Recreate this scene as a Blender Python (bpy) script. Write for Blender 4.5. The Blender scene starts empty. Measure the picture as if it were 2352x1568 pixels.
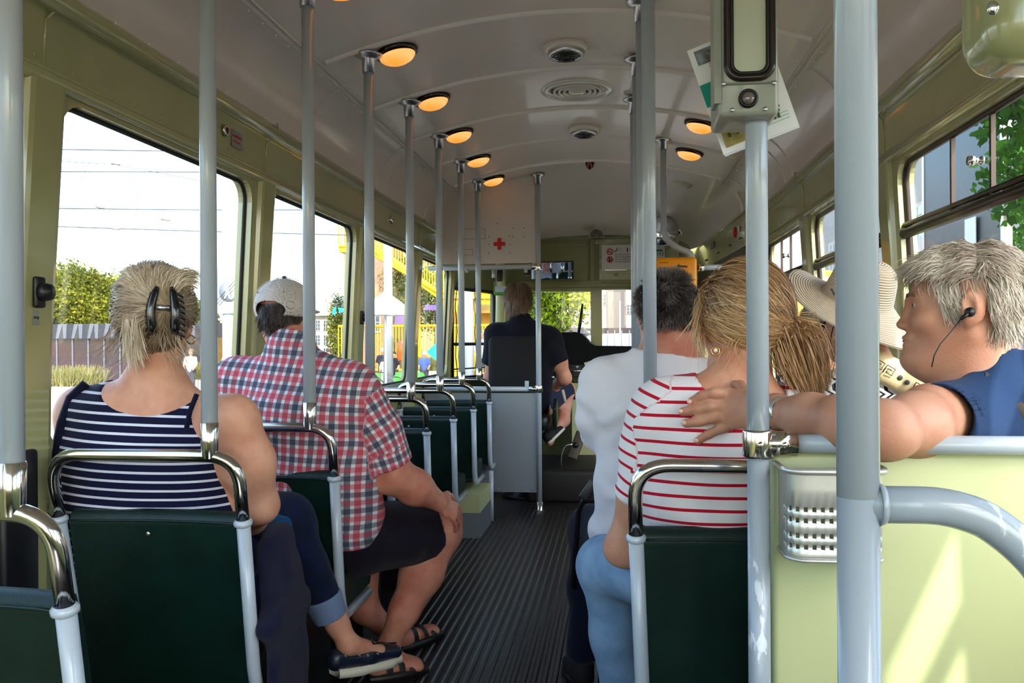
import bpy, bmesh, math, random
import numpy as np
from mathutils import Vector, Matrix, Euler, Quaternion
R = math.radians
PI = math.pi
S = bpy.context.scene
COL = S.collection
# ------------------------------------------------------------------ camera
FPX, CW, CH = 1950.0, 2352.0, 1568.0
CAMZ = 1.22
YAW = math.atan(239.0/FPX)
ROLL = R(0.35)
cam_d = bpy.data.cameras.new('camera')
cam = bpy.data.objects.new('camera', cam_d); COL.objects.link(cam)
cam_d.sensor_width = 36.0
cam_d.lens = 36.0*FPX/CW
cam_d.clip_start = 0.02; cam_d.clip_end = 600
CROT = Matrix.Rotation(YAW, 3, 'Z') @ Matrix.Rotation(PI/2, 3, 'X') @ Matrix.Rotation(-ROLL, 3, 'Z')
cam.matrix_world = Matrix.Translation((0, 0, CAMZ)) @ CROT.to_4x4()
S.camera = cam
cam_d.dof.use_dof = False
# ------------------------------------------------------------------ world, sun, exposure
W = bpy.data.worlds.new('sky'); S.world = W; W.use_nodes = True
_n = W.node_tree.nodes; _l = W.node_tree.links
_bg = _n['Background']
_sky = _n.new('ShaderNodeTexSky')
_sky.sky_type = 'NISHITA'; _sky.sun_disc = False
_sky.sun_elevation = R(42); _sky.sun_rotation = R(149); _sky.altitude = 0
_sky.air_density = 1.0; _sky.dust_density = 2.2; _sky.ozone_density = 1.0
_l.new(_sky.outputs[0], _bg.inputs[0]); _bg.inputs[1].default_value = 0.5
SUN_DIR = Vector((-1.0, 2.9, -2.2)).normalized()
sd = bpy.data.lights.new('sun', 'SUN'); sd.energy = 4.2; sd.angle = R(0.8); sd.color = (1, .95, .87)
so = bpy.data.objects.new('sun', sd); COL.objects.link(so)
so.rotation_euler = SUN_DIR.to_track_quat('-Z', 'Y').to_euler(); so.location = (4, -6, 8)
S.view_settings.view_transform = 'Standard'; S.view_settings.look = 'None'
S.view_settings.gamma = 1.0; S.view_settings.use_curve_mapping = False
S.view_settings.exposure = 1.12
S.cycles.use_denoising = True
S.cycles.max_bounces = 10; S.cycles.diffuse_bounces = 6; S.cycles.glossy_bounces = 4
S.cycles.transmission_bounces = 6; S.cycles.transparent_max_bounces = 16
S.cycles.sample_clamp_indirect = 6.0
S.cycles.caustics_reflective = False; S.cycles.caustics_refractive = False

# ------------------------------------------------------------------ pixel helpers
def ray(px, py):
    return CROT @ Vector(((px-CW/2)/FPX, (CH/2-py)/FPX, -1.0))
def at(px, py, Y):
    d = ray(px, py); t = Y/d.y
    return Vector((d.x*t, Y, CAMZ+d.z*t))
def atX(px, py, X):
    d = ray(px, py); t = X/d.x
    return Vector((X, d.y*t, CAMZ+d.z*t))
def atZ(px, py, Z):
    d = ray(px, py); t = (Z-CAMZ)/d.z
    return Vector((d.x*t, d.y*t, Z))
def srgb(r, g, b):
    f = lambda c: (c/255/12.92) if c/255 <= .04045 else ((c/255+.055)/1.055)**2.4
    return (f(r), f(g), f(b), 1.0)

# ------------------------------------------------------------------ materials
MATS = {}
def mat(name, col, rough=.5, metal=0., bump=0., bscale=40., var=0., vscale=6., spec=.5, coat=0., emit=None, estr=0., sheen=0., sss=0., trans=0., ior=1.45, vcol=None, detail=4, stretch=None):
    if name in MATS: return MATS[name]
    m = bpy.data.materials.new(name); m.use_nodes = True
    nt = m.node_tree; N = nt.nodes; L = nt.links
    b = N['Principled BSDF']
    c = srgb(*col) if max(col) > 1.0 else (*col[:3], 1.0)
    b.inputs['Base Color'].default_value = c
    b.inputs['Roughness'].default_value = rough
    b.inputs['Metallic'].default_value = metal
    b.inputs['Specular IOR Level'].default_value = spec
    b.inputs['Coat Weight'].default_value = coat
    b.inputs['Coat Roughness'].default_value = .08
    b.inputs['Sheen Weight'].default_value = sheen
    b.inputs['IOR'].default_value = ior
    b.inputs['Transmission Weight'].default_value = trans
    if sss:
        b.inputs['Subsurface Weight'].default_value = sss
        b.inputs['Subsurface Radius'].default_value = (.012, .004, .002)
        b.inputs['Subsurface Scale'].default_value = 1.0
    if emit is not None:
        b.inputs['Emission Color'].default_value = srgb(*emit) if max(emit) > 1 else (*emit, 1)
        b.inputs['Emission Strength'].default_value = estr
    tc = N.new('ShaderNodeTexCoord')
    vec = tc.outputs['Object']
    if stretch:
        mp = N.new('ShaderNodeMapping'); mp.inputs['Scale'].default_value = stretch
        L.new(vec, mp.inputs[0]); vec = mp.outputs[0]
    if var:
        nz = N.new('ShaderNodeTexNoise'); nz.inputs['Scale'].default_value = vscale; nz.inputs['Detail'].default_value = detail
        L.new(vec, nz.inputs['Vector'])
        rp = N.new('ShaderNodeValToRGB')
        c2 = srgb(*vcol) if vcol else tuple(x*(1-var) for x in c[:3])+(1,)
        rp.color_ramp.elements[0].position = .35; rp.color_ramp.elements[0].color = c2
        rp.color_ramp.elements[1].position = .65; rp.color_ramp.elements[1].color = c
        L.new(nz.outputs[0], rp.inputs[0]); L.new(rp.outputs[0], b.inputs['Base Color'])
    if bump:
        nb = N.new('ShaderNodeTexNoise'); nb.inputs['Scale'].default_value = bscale; nb.inputs['Detail'].default_value = detail
        L.new(vec, nb.inputs['Vector'])
        bp = N.new('ShaderNodeBump'); bp.inputs['Strength'].default_value = bump; bp.inputs['Distance'].default_value = .01
        L.new(nb.outputs[0], bp.inputs['Height']); L.new(bp.outputs[0], b.inputs['Normal'])
    MATS[name] = m
    return m
def wrap(m):
    """node shortcuts on a material"""
    nt = m.node_tree
    return nt.nodes, nt.links, nt.nodes['Principled BSDF']
def math_node(N, L, op, a, b=None):
    n = N.new('ShaderNodeMath'); n.operation = op
    for i, v in enumerate((a, b)):
        if v is None: continue
        if isinstance(v, (int, float)): n.inputs[i].default_value = v
        else: L.new(v, n.inputs[i])
    return n.outputs[0]
def mixc(N, L, f, a, b):
    n = N.new('ShaderNodeMix'); n.data_type = 'RGBA'
    for s, v in ((0, f), (6, a), (7, b)):
        if isinstance(v, (int, float, tuple)): n.inputs[s].default_value = v
        else: L.new(v, n.inputs[s])
    return n.outputs[2]

# ------------------------------------------------------------------ mesh builder
class MB:
    def __init__(s): s.v = []; s.f = []; s.sm = []
    def add(s, vs, fs, smooth=False):
        o = len(s.v); s.v.extend([tuple(v) for v in vs]); s.f.extend([tuple(i+o for i in f) for f in fs]); s.sm.extend([smooth]*len(fs)); return s
    def box(s, c, size, rot=None, taper=None):
        hx, hy, hz = size[0]/2, size[1]/2, size[2]/2
        vs = [Vector((x, y, z)) for z in (-hz, hz) for y in (-hy, hy) for x in (-hx, hx)]
        if taper:
            for v in vs:
                if v.z > 0: v.x *= taper; v.y *= taper
        if rot is not None: vs = [rot @ v for v in vs]
        c = Vector(c)
        s.add([v+c for v in vs], [(0, 2, 3, 1), (4, 5, 7, 6), (0, 1, 5, 4), (2, 6, 7, 3), (0, 4, 6, 2), (1, 3, 7, 5)]); return s
    def rbox(s, c, size, r=.01, rot=None, seg=3):
        """box with rounded vertical edges + slight edge rounding via profile rings"""
        hx, hy, hz = size[0]/2, size[1]/2, size[2]/2
        r = min(r, hx*.99, hy*.99, hz*.99)
        rings = []
        for k in range(seg+1):
            a = PI/2*k/seg; rings.append((-hz+r*(1-math.sin(a)), r*(1-math.cos(a))))
        rings = [( -hz + r*(1-math.sin(PI/2*k/seg)), r*(1-math.cos(PI/2*k/seg))) for k in range(seg, -1, -1)]
        rings += [(-z, i) for z, i in reversed(rings)]
        vs = []; n = 4*(seg+1)
        for z, ins in rings:
            for q, (sx, sy) in enumerate(((1, 1), (-1, 1), (-1, -1), (1, -1))):
                for k in range(seg+1):
                    a = PI/2*q + PI/2*k/seg
                    vs.append(Vector((sx*(hx-r)+(r-ins)*math.cos(a), sy*(hy-r)+(r-ins)*math.sin(a), z)))
        fs = []
        m = len(rings)
        for i in range(m-1):
            for j in range(n):
                fs.append((i*n+j, i*n+(j+1) % n, (i+1)*n+(j+1) % n, (i+1)*n+j))
        fs.append(tuple(reversed(range(n)))); fs.append(tuple((m-1)*n+j for j in range(n)))
        if rot is not None: vs = [rot @ v for v in vs]
        c = Vector(c); s.add([v+c for v in vs], fs, True); return s
    def tube(s, pts, r, seg=14, caps=True, closed=False):
        pts = [Vector(p) for p in pts]; n = len(pts)
        rs = r if isinstance(r, (list, tuple)) else [r]*n
        vs = []; up = None
        for i, p in enumerate(pts):
            if closed: t = pts[(i+1) % n]-pts[i-1]
            else: t = (pts[min(i+1, n-1)]-pts[max(i-1, 0)])
            t.normalize()
            if up is None:
                up = Vector((0, 0, 1)) if abs(t.z) < .9 else Vector((1, 0, 0))
            a = up-t*up.dot(t)
            if a.length < 1e-6: a = Vector((1, 0, 0))-t*t.x
            a.normalize(); b = t.cross(a); up = a
            for k in range(seg):
                an = 2*PI*k/seg
                vs.append(p+(a*math.cos(an)+b*math.sin(an))*rs[i])
        fs = []
        m = n if closed else n-1
        for i in range(m):
            for k in range(seg):
                i2 = (i+1) % n
                fs.append((i*seg+k, i*seg+(k+1) % seg, i2*seg+(k+1) % seg, i2*seg+k))
        s.add(vs, fs, True)
        if caps and not closed:
            o = len(s.v)-len(vs)
            s.f.append(tuple(o+k for k in reversed(range(seg)))); s.f.append(tuple(o+(n-1)*seg+k for k in range(seg))); s.sm += [False, False]
        return s
    def lathe(s, c, prof, axis=(0, 0, 1), seg=28, caps=True):
        ax = Vector(axis).normalized(); a = ax.orthogonal().normalized(); b = ax.cross(a); c = Vector(c)
        vs = []
        for r, z in prof:
            for k in range(seg):
                an = 2*PI*k/seg; vs.append(c+ax*z+(a*math.cos(an)+b*math.sin(an))*max(r, 1e-5))
        fs = []
        for i in range(len(prof)-1):
            for k in range(seg): fs.append((i*seg+k, i*seg+(k+1) % seg, (i+1)*seg+(k+1) % seg, (i+1)*seg+k))
        s.add(vs, fs, True); return s
    def disc(s, c, r, axis, thick=.002, seg=24, flat=1.0):
        return s.lathe(c, [(0, 0), (r, 0), (r, thick), (0, thick)], axis, seg)
    def ball(s, c, r, seg=16, sc=(1, 1, 1), rot=None):
        c = Vector(c); vs = []; rings = seg//2
        for i in range(rings+1):
            th = PI*i/rings
            for k in range(seg):
                ph = 2*PI*k/seg
                v = Vector((math.sin(th)*math.cos(ph)*sc[0], math.sin(th)*math.sin(ph)*sc[1], math.cos(th)*sc[2]))*r
                if rot is not None: v = rot @ v
                vs.append(c+v)
        fs = [(i*seg+k, (i+1)*seg+k, (i+1)*seg+(k+1) % seg, i*seg+(k+1) % seg) for i in range(rings) for k in range(seg)]
        s.add(vs, fs, True); return s
    def prism(s, poly, off, smooth=False):
        """closed polygon (3D points) extruded by the vector off"""
        poly = [Vector(p) for p in poly]; off = Vector(off); n = len(poly)
        s.add(poly+[p+off for p in poly], [tuple(range(n)), tuple(reversed(range(n, 2*n)))]+[(i, n+i, n+(i+1) % n, (i+1) % n) for i in range(n)], smooth); return s
    def grid(s, rows, smooth=True, closed_u=False):
        nr = len(rows); nc = len(rows[0]); vs = [p for r in rows for p in r]
        fs = []
        for i in range(nr-1):
            for j in range(nc if closed_u else nc-1):
                j2 = (j+1) % nc
                fs.append((i*nc+j, i*nc+j2, (i+1)*nc+j2, (i+1)*nc+j))
        s.add(vs, fs, smooth); return s
    def build(s, name, m, parent=None, origin=None, bevel=0., **props):
        me = bpy.data.meshes.new(name)
        org = Vector(origin) if origin is not None else (Vector((0, 0, 0)))
        ws = org if parent is None else (wloc(parent))
        me.from_pydata([(v[0]-ws.x, v[1]-ws.y, v[2]-ws.z) for v in s.v], [], s.f)
        me.polygons.foreach_set('use_smooth', s.sm)
        bm = bmesh.new(); bm.from_mesh(me); bmesh.ops.recalc_face_normals(bm, faces=bm.faces); bm.to_mesh(me); bm.free()
        o = bpy.data.objects.new(name, me); COL.objects.link(o)
        for mm in (m if isinstance(m, (list, tuple)) else [m]): me.materials.append(mm)
        if parent is not None: o.parent = parent
        else: o.location = org
        if bevel:
            md = o.modifiers.new('bevel', 'BEVEL'); md.width = bevel; md.segments = 2; md.limit_method = 'ANGLE'
        for k, v in props.items(): o[k] = v
        return o
def wloc(o):
    v = Vector(o.location); p = o.parent
    while p is not None: v = v+Vector(p.location); p = p.parent
    return v
def thing(name, label, cat, loc, group=None):
    o = bpy.data.objects.new(name, None); COL.objects.link(o); o.location = loc
    o.empty_display_size = .05
    o['label'] = label; o['category'] = cat
    if group: o['group'] = group
    return o
def tag(o, label, cat, group=None):
    o['label'] = label; o['category'] = cat
    if group: o['group'] = group
    return o
KIDS = {}
def copy_tree(o, parent=None):
    c = o.copy(); COL.objects.link(c); c.parent = parent
    for ch in [x for x in list(bpy.data.objects) if x.parent == o]: copy_tree(ch, c)
    return c
def struct(o):
    o['kind'] = 'structure'; return o
def arc(c, r, a0, a1, n, ax, ay):
    c = Vector(c); ax = Vector(ax); ay = Vector(ay)
    return [c+ax*(r*math.cos(a0+(a1-a0)*i/n))+ay*(r*math.sin(a0+(a1-a0)*i/n)) for i in range(n+1)]
def rpath(pts, r, n=6):
    """polyline with rounded corners"""
    pts = [Vector(p) for p in pts]; out = [pts[0]]
    for i in range(1, len(pts)-1):
        a = (pts[i-1]-pts[i]); b = (pts[i+1]-pts[i]); rr = min(r, a.length*.49, b.length*.49)
        p0 = pts[i]+a.normalized()*rr; p1 = pts[i]+b.normalized()*rr
        for k in range(n+1):
            t = k/n; out.append(p0*(1-t)**2+pts[i]*2*t*(1-t)+p1*t*t)
    out.append(pts[-1]); return out
_fonts = {}
def text_mesh(name, txt, size, origin, xdir, ydir, m, parent, align='LEFT', depth=.0006, bold=0.0):
    """lettering as a mesh; lies in the plane xdir/ydir"""
    cu = bpy.data.curves.new(name, 'FONT'); cu.body = txt; cu.size = size; cu.align_x = align; cu.extrude = depth; cu.resolution_u = 2; cu.offset = bold
    to = bpy.data.objects.new(name, cu); COL.objects.link(to)
    dg = bpy.context.evaluated_depsgraph_get()
    me = bpy.data.meshes.new_from_object(to.evaluated_get(dg))
    bpy.data.objects.remove(to)
    x = Vector(xdir).normalized(); y = Vector(ydir).normalized(); z = x.cross(y)
    M = Matrix((x, y, z)).transposed().to_4x4(); M.translation = Vector(origin)-wloc(parent)
    me.transform(M); me.materials.clear(); me.materials.append(m)
    o = bpy.data.objects.new(name, me); COL.objects.link(o); o.parent = parent
    return o
# ------------------------------------------------------------------ shared materials
PAINT = mat('green_paint', (168, 168, 118), rough=.24, coat=.8, bump=.05, bscale=9, var=.06, vscale=5)
CREAM = mat('yellow_green_paint', (182, 187, 138), rough=.42, coat=.1, bump=.03, bscale=8)
CEIL = mat('ceiling_paint', (220, 209, 201), rough=.3, coat=.3, bump=.04, bscale=4, var=.05, vscale=2)
POLE = mat('grey_blue_pole_paint', (172, 182, 192), rough=.3, coat=.4, bump=.03, bscale=60)
CHROME = mat('chrome', (215, 212, 208), rough=.13, metal=1.)
STEEL = mat('brushed_steel', (190, 190, 190), rough=.3, metal=1.)
VINYL = mat('dark_green_vinyl', (9, 38, 31), rough=.42, bump=.12, bscale=220, var=.35, vscale=9, spec=.4)
BLACK = mat('black_plastic', (18, 18, 20), rough=.4)
RUBBER = mat('black_rubber', (22, 20, 20), rough=.6)
WHITE = mat('white_print', (232, 232, 230), rough=.5)
TRIMD = mat('dark_bronze_trim', (62, 52, 46), rough=.35, metal=.6)
ALU = mat('aluminium_sheet', (138, 144, 152), rough=.34, metal=.45, bump=.02, bscale=5, stretch=(1, 1, 6))
glass = bpy.data.materials.new('window_glass'); glass.use_nodes = True
_N = glass.node_tree.nodes; _L = glass.node_tree.links; _N.remove(_N['Principled BSDF'])
_t = _N.new('ShaderNodeBsdfTransparent'); _t.inputs[0].default_value = (.93, .96, .95, 1)
_g = _N.new('ShaderNodeBsdfGlossy'); _g.inputs['Roughness'].default_value = .02
_lw = _N.new('ShaderNodeLayerWeight'); _lw.inputs[0].default_value = .5
_fr = _N.new('ShaderNodeMath'); _fr.operation = 'POWER'; _L.new(_lw.outputs['Facing'], _fr.inputs[0]); _fr.inputs[1].default_value = 4.0
_f2 = _N.new('ShaderNodeMath'); _f2.operation = 'MULTIPLY_ADD'; _L.new(_fr.outputs[0], _f2.inputs[0]); _f2.inputs[1].default_value = .45; _f2.inputs[2].default_value = .025; _fr = _f2
_m = _N.new('ShaderNodeMixShader'); _L.new(_fr.outputs[0], _m.inputs[0]); _L.new(_t.outputs[0], _m.inputs[1]); _L.new(_g.outputs[0], _m.inputs[2])
_L.new(_m.outputs[0], _N['Material Output'].inputs[0])

CX = -.2                                   # tram centre line
Y0, Y1 = -1.75, 7.02                        # straight part of the body
def dwall(z):                              # half width of the body at height z
    return 1.235-.022*z if z < 1.22 else 1.208-(z-1.22)*.065
def wp(side, y, z, out=0.):
    return Vector((CX+side*(dwall(z)+out), y, z))
WIN_Z0, WIN_Z1 = .95, 1.83
BAYS = [(-.65, .47), (.66, 1.78), (1.97, 3.09), (3.28, 4.40), (4.59, 5.71), (5.90, 7.02)]
def rrect(y0, y1, z0, z1, r, n=6):
    pts = []
    for (cy, cz, a0) in ((y1-r, z1-r, 0), (y0+r, z1-r, PI/2), (y0+r, z0+r, PI), (y1-r, z0+r, 1.5*PI)):
        for k in range(n+1):
            a = a0+PI/2*k/n; pts.append((cy+r*math.cos(a), cz+r*math.sin(a)))
    return pts
def wall_side(side, name, bays, yend):
    mb = MB()
    T = .055
    # below the windows
    zs = [0, .3, .6, WIN_Z0]
    ys = [Y0]+[b for bay in bays for b in bay]+[yend]
    mb.grid([[wp(side, y, z) for y in (Y0, yend)] for z in zs], False)
    mb.grid([[wp(side, y, z, T) for y in (Y0, yend)] for z in zs], False)
    # header above the windows
    mb.grid([[wp(side, y, z) for y in (Y0, yend)] for z in (WIN_Z1, 1.95, 2.08)], False)
    mb.grid([[wp(side, y, z, T) for y in (Y0, yend)] for z in (WIN_Z1, 1.95, 2.12)], False)
    # pillars and window surrounds
    edges = [Y0]
    for i, (a, b) in enumerate(bays):
        if i == 0: lo = Y0
        else: lo = (bays[i-1][1]+a)/2
        hi = yend if i == len(bays)-1 else (b+bays[i+1][0])/2
        inner = rrect(a, b, WIN_Z0, WIN_Z1, .075)
        n = len(inner)
        def outp(p):
            cy, cz = (a+b)/2, (WIN_Z0+WIN_Z1)/2
            dy, dz = p[0]-cy, p[1]-cz
            return p
        outer = []
        for (y, z) in inner:
            q = n
            yy = lo if y < (a+b)/2 else hi
            outer.append((yy, WIN_Z0 if z < (WIN_Z0+WIN_Z1)/2 else WIN_Z1))
        # insert corner so quads tile: first/last points of an arc lie on the flat edges
        for out in (0., T):
            vi = [wp(side, y, z, out) for y, z in inner]; vo = []
            for k, (y, z) in enumerate(inner):
                j = k % 7; oy, oz = outer[k]
                # the arc points fan to the outer vertical side
                vo.append(wp(side, oy, z if WIN_Z0+.0001 < z < WIN_Z1-.0001 else oz, out))
            mb.add(vi+vo, [(k, (k+1) % n, n+(k+1) % n, n+k) for k in range(n)])
        vi = [wp(side, y, z, 0) for y, z in inner]; vj = [wp(side, y, z, T) for y, z in inner]
        mb.add(vi+vj, [(k, (k+1) % n, n+(k+1) % n, n+k) for k in range(n)])
    o = mb.build(name, PAINT); struct(o); return o
LB = BAYS; RB = BAYS[:-1]
wall_side(-1, 'wall_left', LB, 7.12)
wall_side(1, 'wall_right', RB, 5.86)
# windows: frame (dark rubber ring) + pane
nwin = 0
def window(side, a, b, sash=False):
    global nwin
    nwin += 1
    w = bpy.data.objects.new('window_%d' % nwin, None); COL.objects.link(w); w.location = wp(side, (a+b)/2, WIN_Z0, .03); w['kind'] = 'structure'
    ring = rrect(a+.004, b-.004, WIN_Z0+.004, WIN_Z1-.004, .07)
    MB().tube([wp(side, y, z, .028) for y, z in ring], .011 if side > 0 else .007, 8, closed=True).build('window_frame', TRIMD if side > 0 else RUBBER, w)
    ring2 = rrect(a+.006, b-.006, WIN_Z0+.006, WIN_Z1-.006, .07)
    mb = MB(); n = len(ring2)
    mb.add([wp(side, y, z, .030) for y, z in ring2]+[wp(side, y, z, .033) for y, z in ring2], [tuple(range(n)), tuple(reversed(range(n, 2*n)))]+[(k, (k+1) % n, n+(k+1) % n, n+k) for k in range(n)])
    mb.build('glass_pane', glass, w)
    if sash:
        zt = 1.585
        mb = MB().tube([wp(side, a, zt, .012), wp(side, b, zt, .012)], .018, 10); mb.tube([wp(side, a, zt+.03, .016), wp(side, b, zt+.03, .016)], .01, 8)
        mb.build('transom_bar', TRIMD, w)
        for f in (.46, .62):
            y = b-(b-a)*(1-f)*1.0
            y = b-.38*(b-a) if f == .46 else b-.62*(b-a)
            MB().box(wp(side, y, (zt+WIN_Z1)/2, .02), (.012, .012, WIN_Z1-zt-.02)).build('sash_bar', TRIMD, w)
        c = wp(side, b-.56*(b-a), (zt+WIN_Z1)/2, .012)
        MB().lathe(c, [(0, -.028), (.013, -.028), (.014, -.012), (.008, -.01), (.008, .006), (.012, .006), (.012, .012), (0, .012)], (side, 0, 0), 16).build('sash_knob', CHROME, w)
for a, b in LB: window(-1, a, b)
for a, b in RB: window(1, a, b, True)

# floor with rubber ribs along the aisle
FLOORM = mat('ribbed_rubber_floor', (36, 33, 34), rough=.34, bump=.08, bscale=60, var=.35, vscale=7, spec=.5)
mb = MB(); xs = []
x = CX-1.24; prof = [(x, 0.)]
x = -.98
while x < .42:
    prof += [(x, 0.), (x+.006, .005), (x+.019, .005), (x+.025, 0.)]; x += .037
prof.append((CX+1.24, 0.))
mb.grid([[Vector((px_, y, pz)) for px_, pz in prof] for y in (Y0, 6.16)], False)
mb.grid([[Vector((px_, y, 0)) for px_ in (CX-1.24, CX+1.24)] for y in (6.16, 8.1)], False)
mb.grid([[Vector((px_, y, -.06)) for px_ in (CX-1.24, CX+1.24)] for y in (Y0, 8.1)], False)
struct(mb.build('floor', FLOORM))

# ceiling: arch, coves and the front dome
ZA = 2.455                                  # apex
def ceil_prof(t):                           # t in -1..1, half profile from bead to bead
    s = 1 if t >= 0 else -1; a = abs(t)
    if a < .74:                             # shallow arch out to d=.92
        d = .92*a/.74; z = ZA-.155*(d/.92)**2
    else:                                   # rounded cove
        u = (a-.74)/.26; ang = u*R(62)
        d = .92+(.235)*math.sin(u*PI/2)*.98; z = 2.30-.235*(1-math.cos(u*PI/2))
        d = .92+.225*math.sin(u*PI/2)**1.0; z = 2.30-.25*(1-math.cos(u*PI/2))**.92
    return s*d, z
def ceil_z(x):
    d = abs(x-CX); return ZA-.155*(d/.92)**2 if d <= .92 else 2.3
NT = 64
mb = MB()
rows = []
ysr = [Y0+(6.0-Y0)*i/8 for i in range(9)]+[6.0+2.0*k/14 for k in range(1, 15)]
for y in ysr:
    row = []
    u = max(0, (y-6.0)/2.0)
    for j in range(NT+1):
        d, z = ceil_prof(-1+2*j/NT)
        if u > 0:
            drop = .31*(1-math.cos(u*PI/2))**1.0
            zz = 2.05+(z-2.05)*(1-drop/.40*.92*u) if z > 2.05 else z
            d = d*(1-.26*u**2)
            z = zz
        row.append(Vector((CX+d, y, z)))
    rows.append(row)
mb.grid(rows); 
mb.grid([[v+Vector((0, 0, .05)) for v in r] for r in rows])
struct(mb.build('ceiling', CEIL))
ntrim = 0
def trim(mbx, m, bevel=0.):
    global ntrim
    ntrim += 1
    return struct(mbx.build('trim_%d' % ntrim, m, bevel=bevel))
# transverse ribs over the ceiling
RIBY = [3.17+.66*(k-1) for k in range(-4, 6)]
RIBM = mat('ceiling_rib', (236, 230, 224), rough=.2, coat=.6)
for y in RIBY:
    m2 = MB(); pts = []
    for j in range(41):
        d = -.905+1.81*j/40; z = ZA-.155*(d/.92)**2
        pts.append(Vector((CX+d, y, z)))
    m2.grid([[p+Vector((0, dy, -h)) for p in pts] for dy, h in ((-.013, -.002), (-.010, .009), (0, .014), (.010, .009), (.013, -.002))])
    for j in range(2, 40, 4): m2.ball(pts[j]+Vector((0, .018, -.001)), .0035, 8)
    trim(m2, RIBM)
# longitudinal seams with rivets and cove seams
for s in (-1, 1):
    m2 = MB()
    for dd, zz in ((.925, 2.293), (.945, 2.285)):
        m2.tube([Vector((CX+s*dd, Y0, zz)), Vector((CX+s*dd, 6.0, zz))], .0035 if dd < .93 else .002, 6)
    y = Y0+.05
    while y < 5.95:
        m2.ball((CX+s*.958, y, 2.281), .004, 8); y += .11
    y = Y0+.1
    while y < 5.95:
        m2.ball((CX+s*1.137, y, 2.085), .0045, 8); y += .165
    trim(m2, RIBM)
    for yy in (1.86, 3.45, 4.55, 4.75, 5.75):     # curved cove seams
        m2 = MB(); pts = []
        for j in range(13):
            u = j/12; d = .92+.225*math.sin(u*PI/2); z = 2.30-.25*(1-math.cos(u*PI/2))**.92
            pts.append(Vector((CX+s*(d-.002), yy+.12*math.sin(u*PI/2), z-.001)))
        trim(m2.tube(pts, .003, 6), RIBM)
# green mouldings (beads) along both sides, rivets and joints of the header panels
for s, ye in ((-1, 7.1), (1, 5.84)):
    m2 = MB()
    m2.tube([wp(s, Y0, 2.052, -.012), wp(s, ye-.9 if s < 0 else ye, 2.052, -.012)], .03, 14)
    m2.tube([wp(s, Y0, 1.862, -.004), wp(s, ye, 1.862, -.004)], .019, 12)
    m2.tube([wp(s, Y0, 1.885, -.002), wp(s, ye, 1.885, -.002)], .005, 8)
    y = Y0+.06
    while y < ye:
        m2.ball(wp(s, y, 1.906), .0055, 8, (.6, 1, 1)); m2.ball(wp(s, y+.05, 1.842), .0045, 8, (.6, 1, 1)); y += .142
    for yy in (-.6, .75, 1.89, 3.19, 4.50, 5.80):
        if yy > ye: continue
        m2.tube([wp(s, yy, 1.885, -.001), wp(s, yy, 2.0, -.001), wp(s, yy+.012, 2.02, -.008), wp(s, yy+.02, 2.05, -.042), wp(s, yy+.02, 2.085, -.03)], .0035, 6)
    trim(m2, PAINT)
# pillar covers
for s, ye, bays in ((-1, 7.1, LB), (1, 5.84, RB)):
    for i in range(len(bays)):
        b = bays[i][1]; nx = bays[i+1][0] if i+1 < len(bays) else b+.12
        m2 = MB(); a0 = b+.045; a1 = nx-.008
        for (y0, y1, th) in ((a0, a1, .02),):
            pr = [wp(s, y0, 0, 0), wp(s, y0+.012, 0, -th), wp(s, y1-.012, 0, -th), wp(s, y1, 0, 0)]
            rows = []
            for z in (0.0, .4, .95, 1.22, 1.5, 1.86):
                rows.append([wp(s, y0, z, .001), wp(s, y0+.006, z, -th*.8), wp(s, y0+.02, z, -th), wp(s, y1-.02, z, -th), wp(s, y1-.006, z, -th*.8), wp(s, y1, z, .001)])
            m2.grid(rows, False)
        z = 1.0
        while z < 1.8:
            m2.ball(wp(s, b+.028, z), .004, 8, (.6, 1, 1)); z += .16
        trim(m2, PAINT)
# unseen back wall, moved close and glazed wide to brighten camera-facing surfaces
m2 = MB()
m2.box((CX, Y0, .4), (2.5, .05, .8)); m2.box((CX, Y0, 2.38), (2.4, .05, .3)); m2.box((CX-1.19, Y0, 1.5), (.1, .05, 1.5)); m2.box((CX+1.19, Y0, 1.5), (.1, .05, 1.5)); m2.box((CX, Y0, 1.5), (.08, .05, 1.5))
struct(m2.build('wall_back', PAINT))
w = bpy.data.objects.new('window_20', None); COL.objects.link(w); w['kind'] = 'structure'; w.location = (CX, Y0, .8)
MB().box((CX, Y0, 1.52), (2.3, .005, 1.44)).build('glass_pane', glass, w)
# ------------------------------------------------------------------ front of the tram
YF = 7.9
DARKG = mat('dark_green_paint', (120, 122, 76), rough=.35, coat=.3, bump=.12, bscale=14)
PALEG = mat('pale_green_paint', (186, 190, 140), rough=.35, coat=.3, bump=.04, bscale=10)
GREYP = mat('light_grey_panel', (205, 198, 190), rough=.5, bump=.02, bscale=12)
def pbox(mb, x0, y0, x1, y1, Y, th):
    a = at(x0, y0, Y); b = at(x1, y1, Y)
    mb.box(((a.x+b.x)/2, Y+th/2, (a.z+b.z)/2), (abs(b.x-a.x), th, abs(a.z-b.z)))
zt = 1.70                                   # top of the windscreen
zs = 1.12                                   # sill
mb = MB()
XL, XR = at(1140, 784, YF).x, at(1602, 784, YF).x
mb.box(((XL+XR)/2, YF+.03, (2.19+zt)/2), (XR-XL+.1, .06, 2.19-zt))
mb.box(((XL+XR)/2, YF+.03, zs/2), (XR-XL+.1, .06, zs))
def post(x0, x1, d=.06, y=YF):
    a = at(x0, 784, y).x; b = at(x1, 784, y).x
    mb.box(((a+b)/2, y+d/2, (zt+zs)/2), (b-a, d, zt-zs+.002))
post(1128, 1172); post(1357, 1383, .08, YF-.02); post(1560, 1605)
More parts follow.
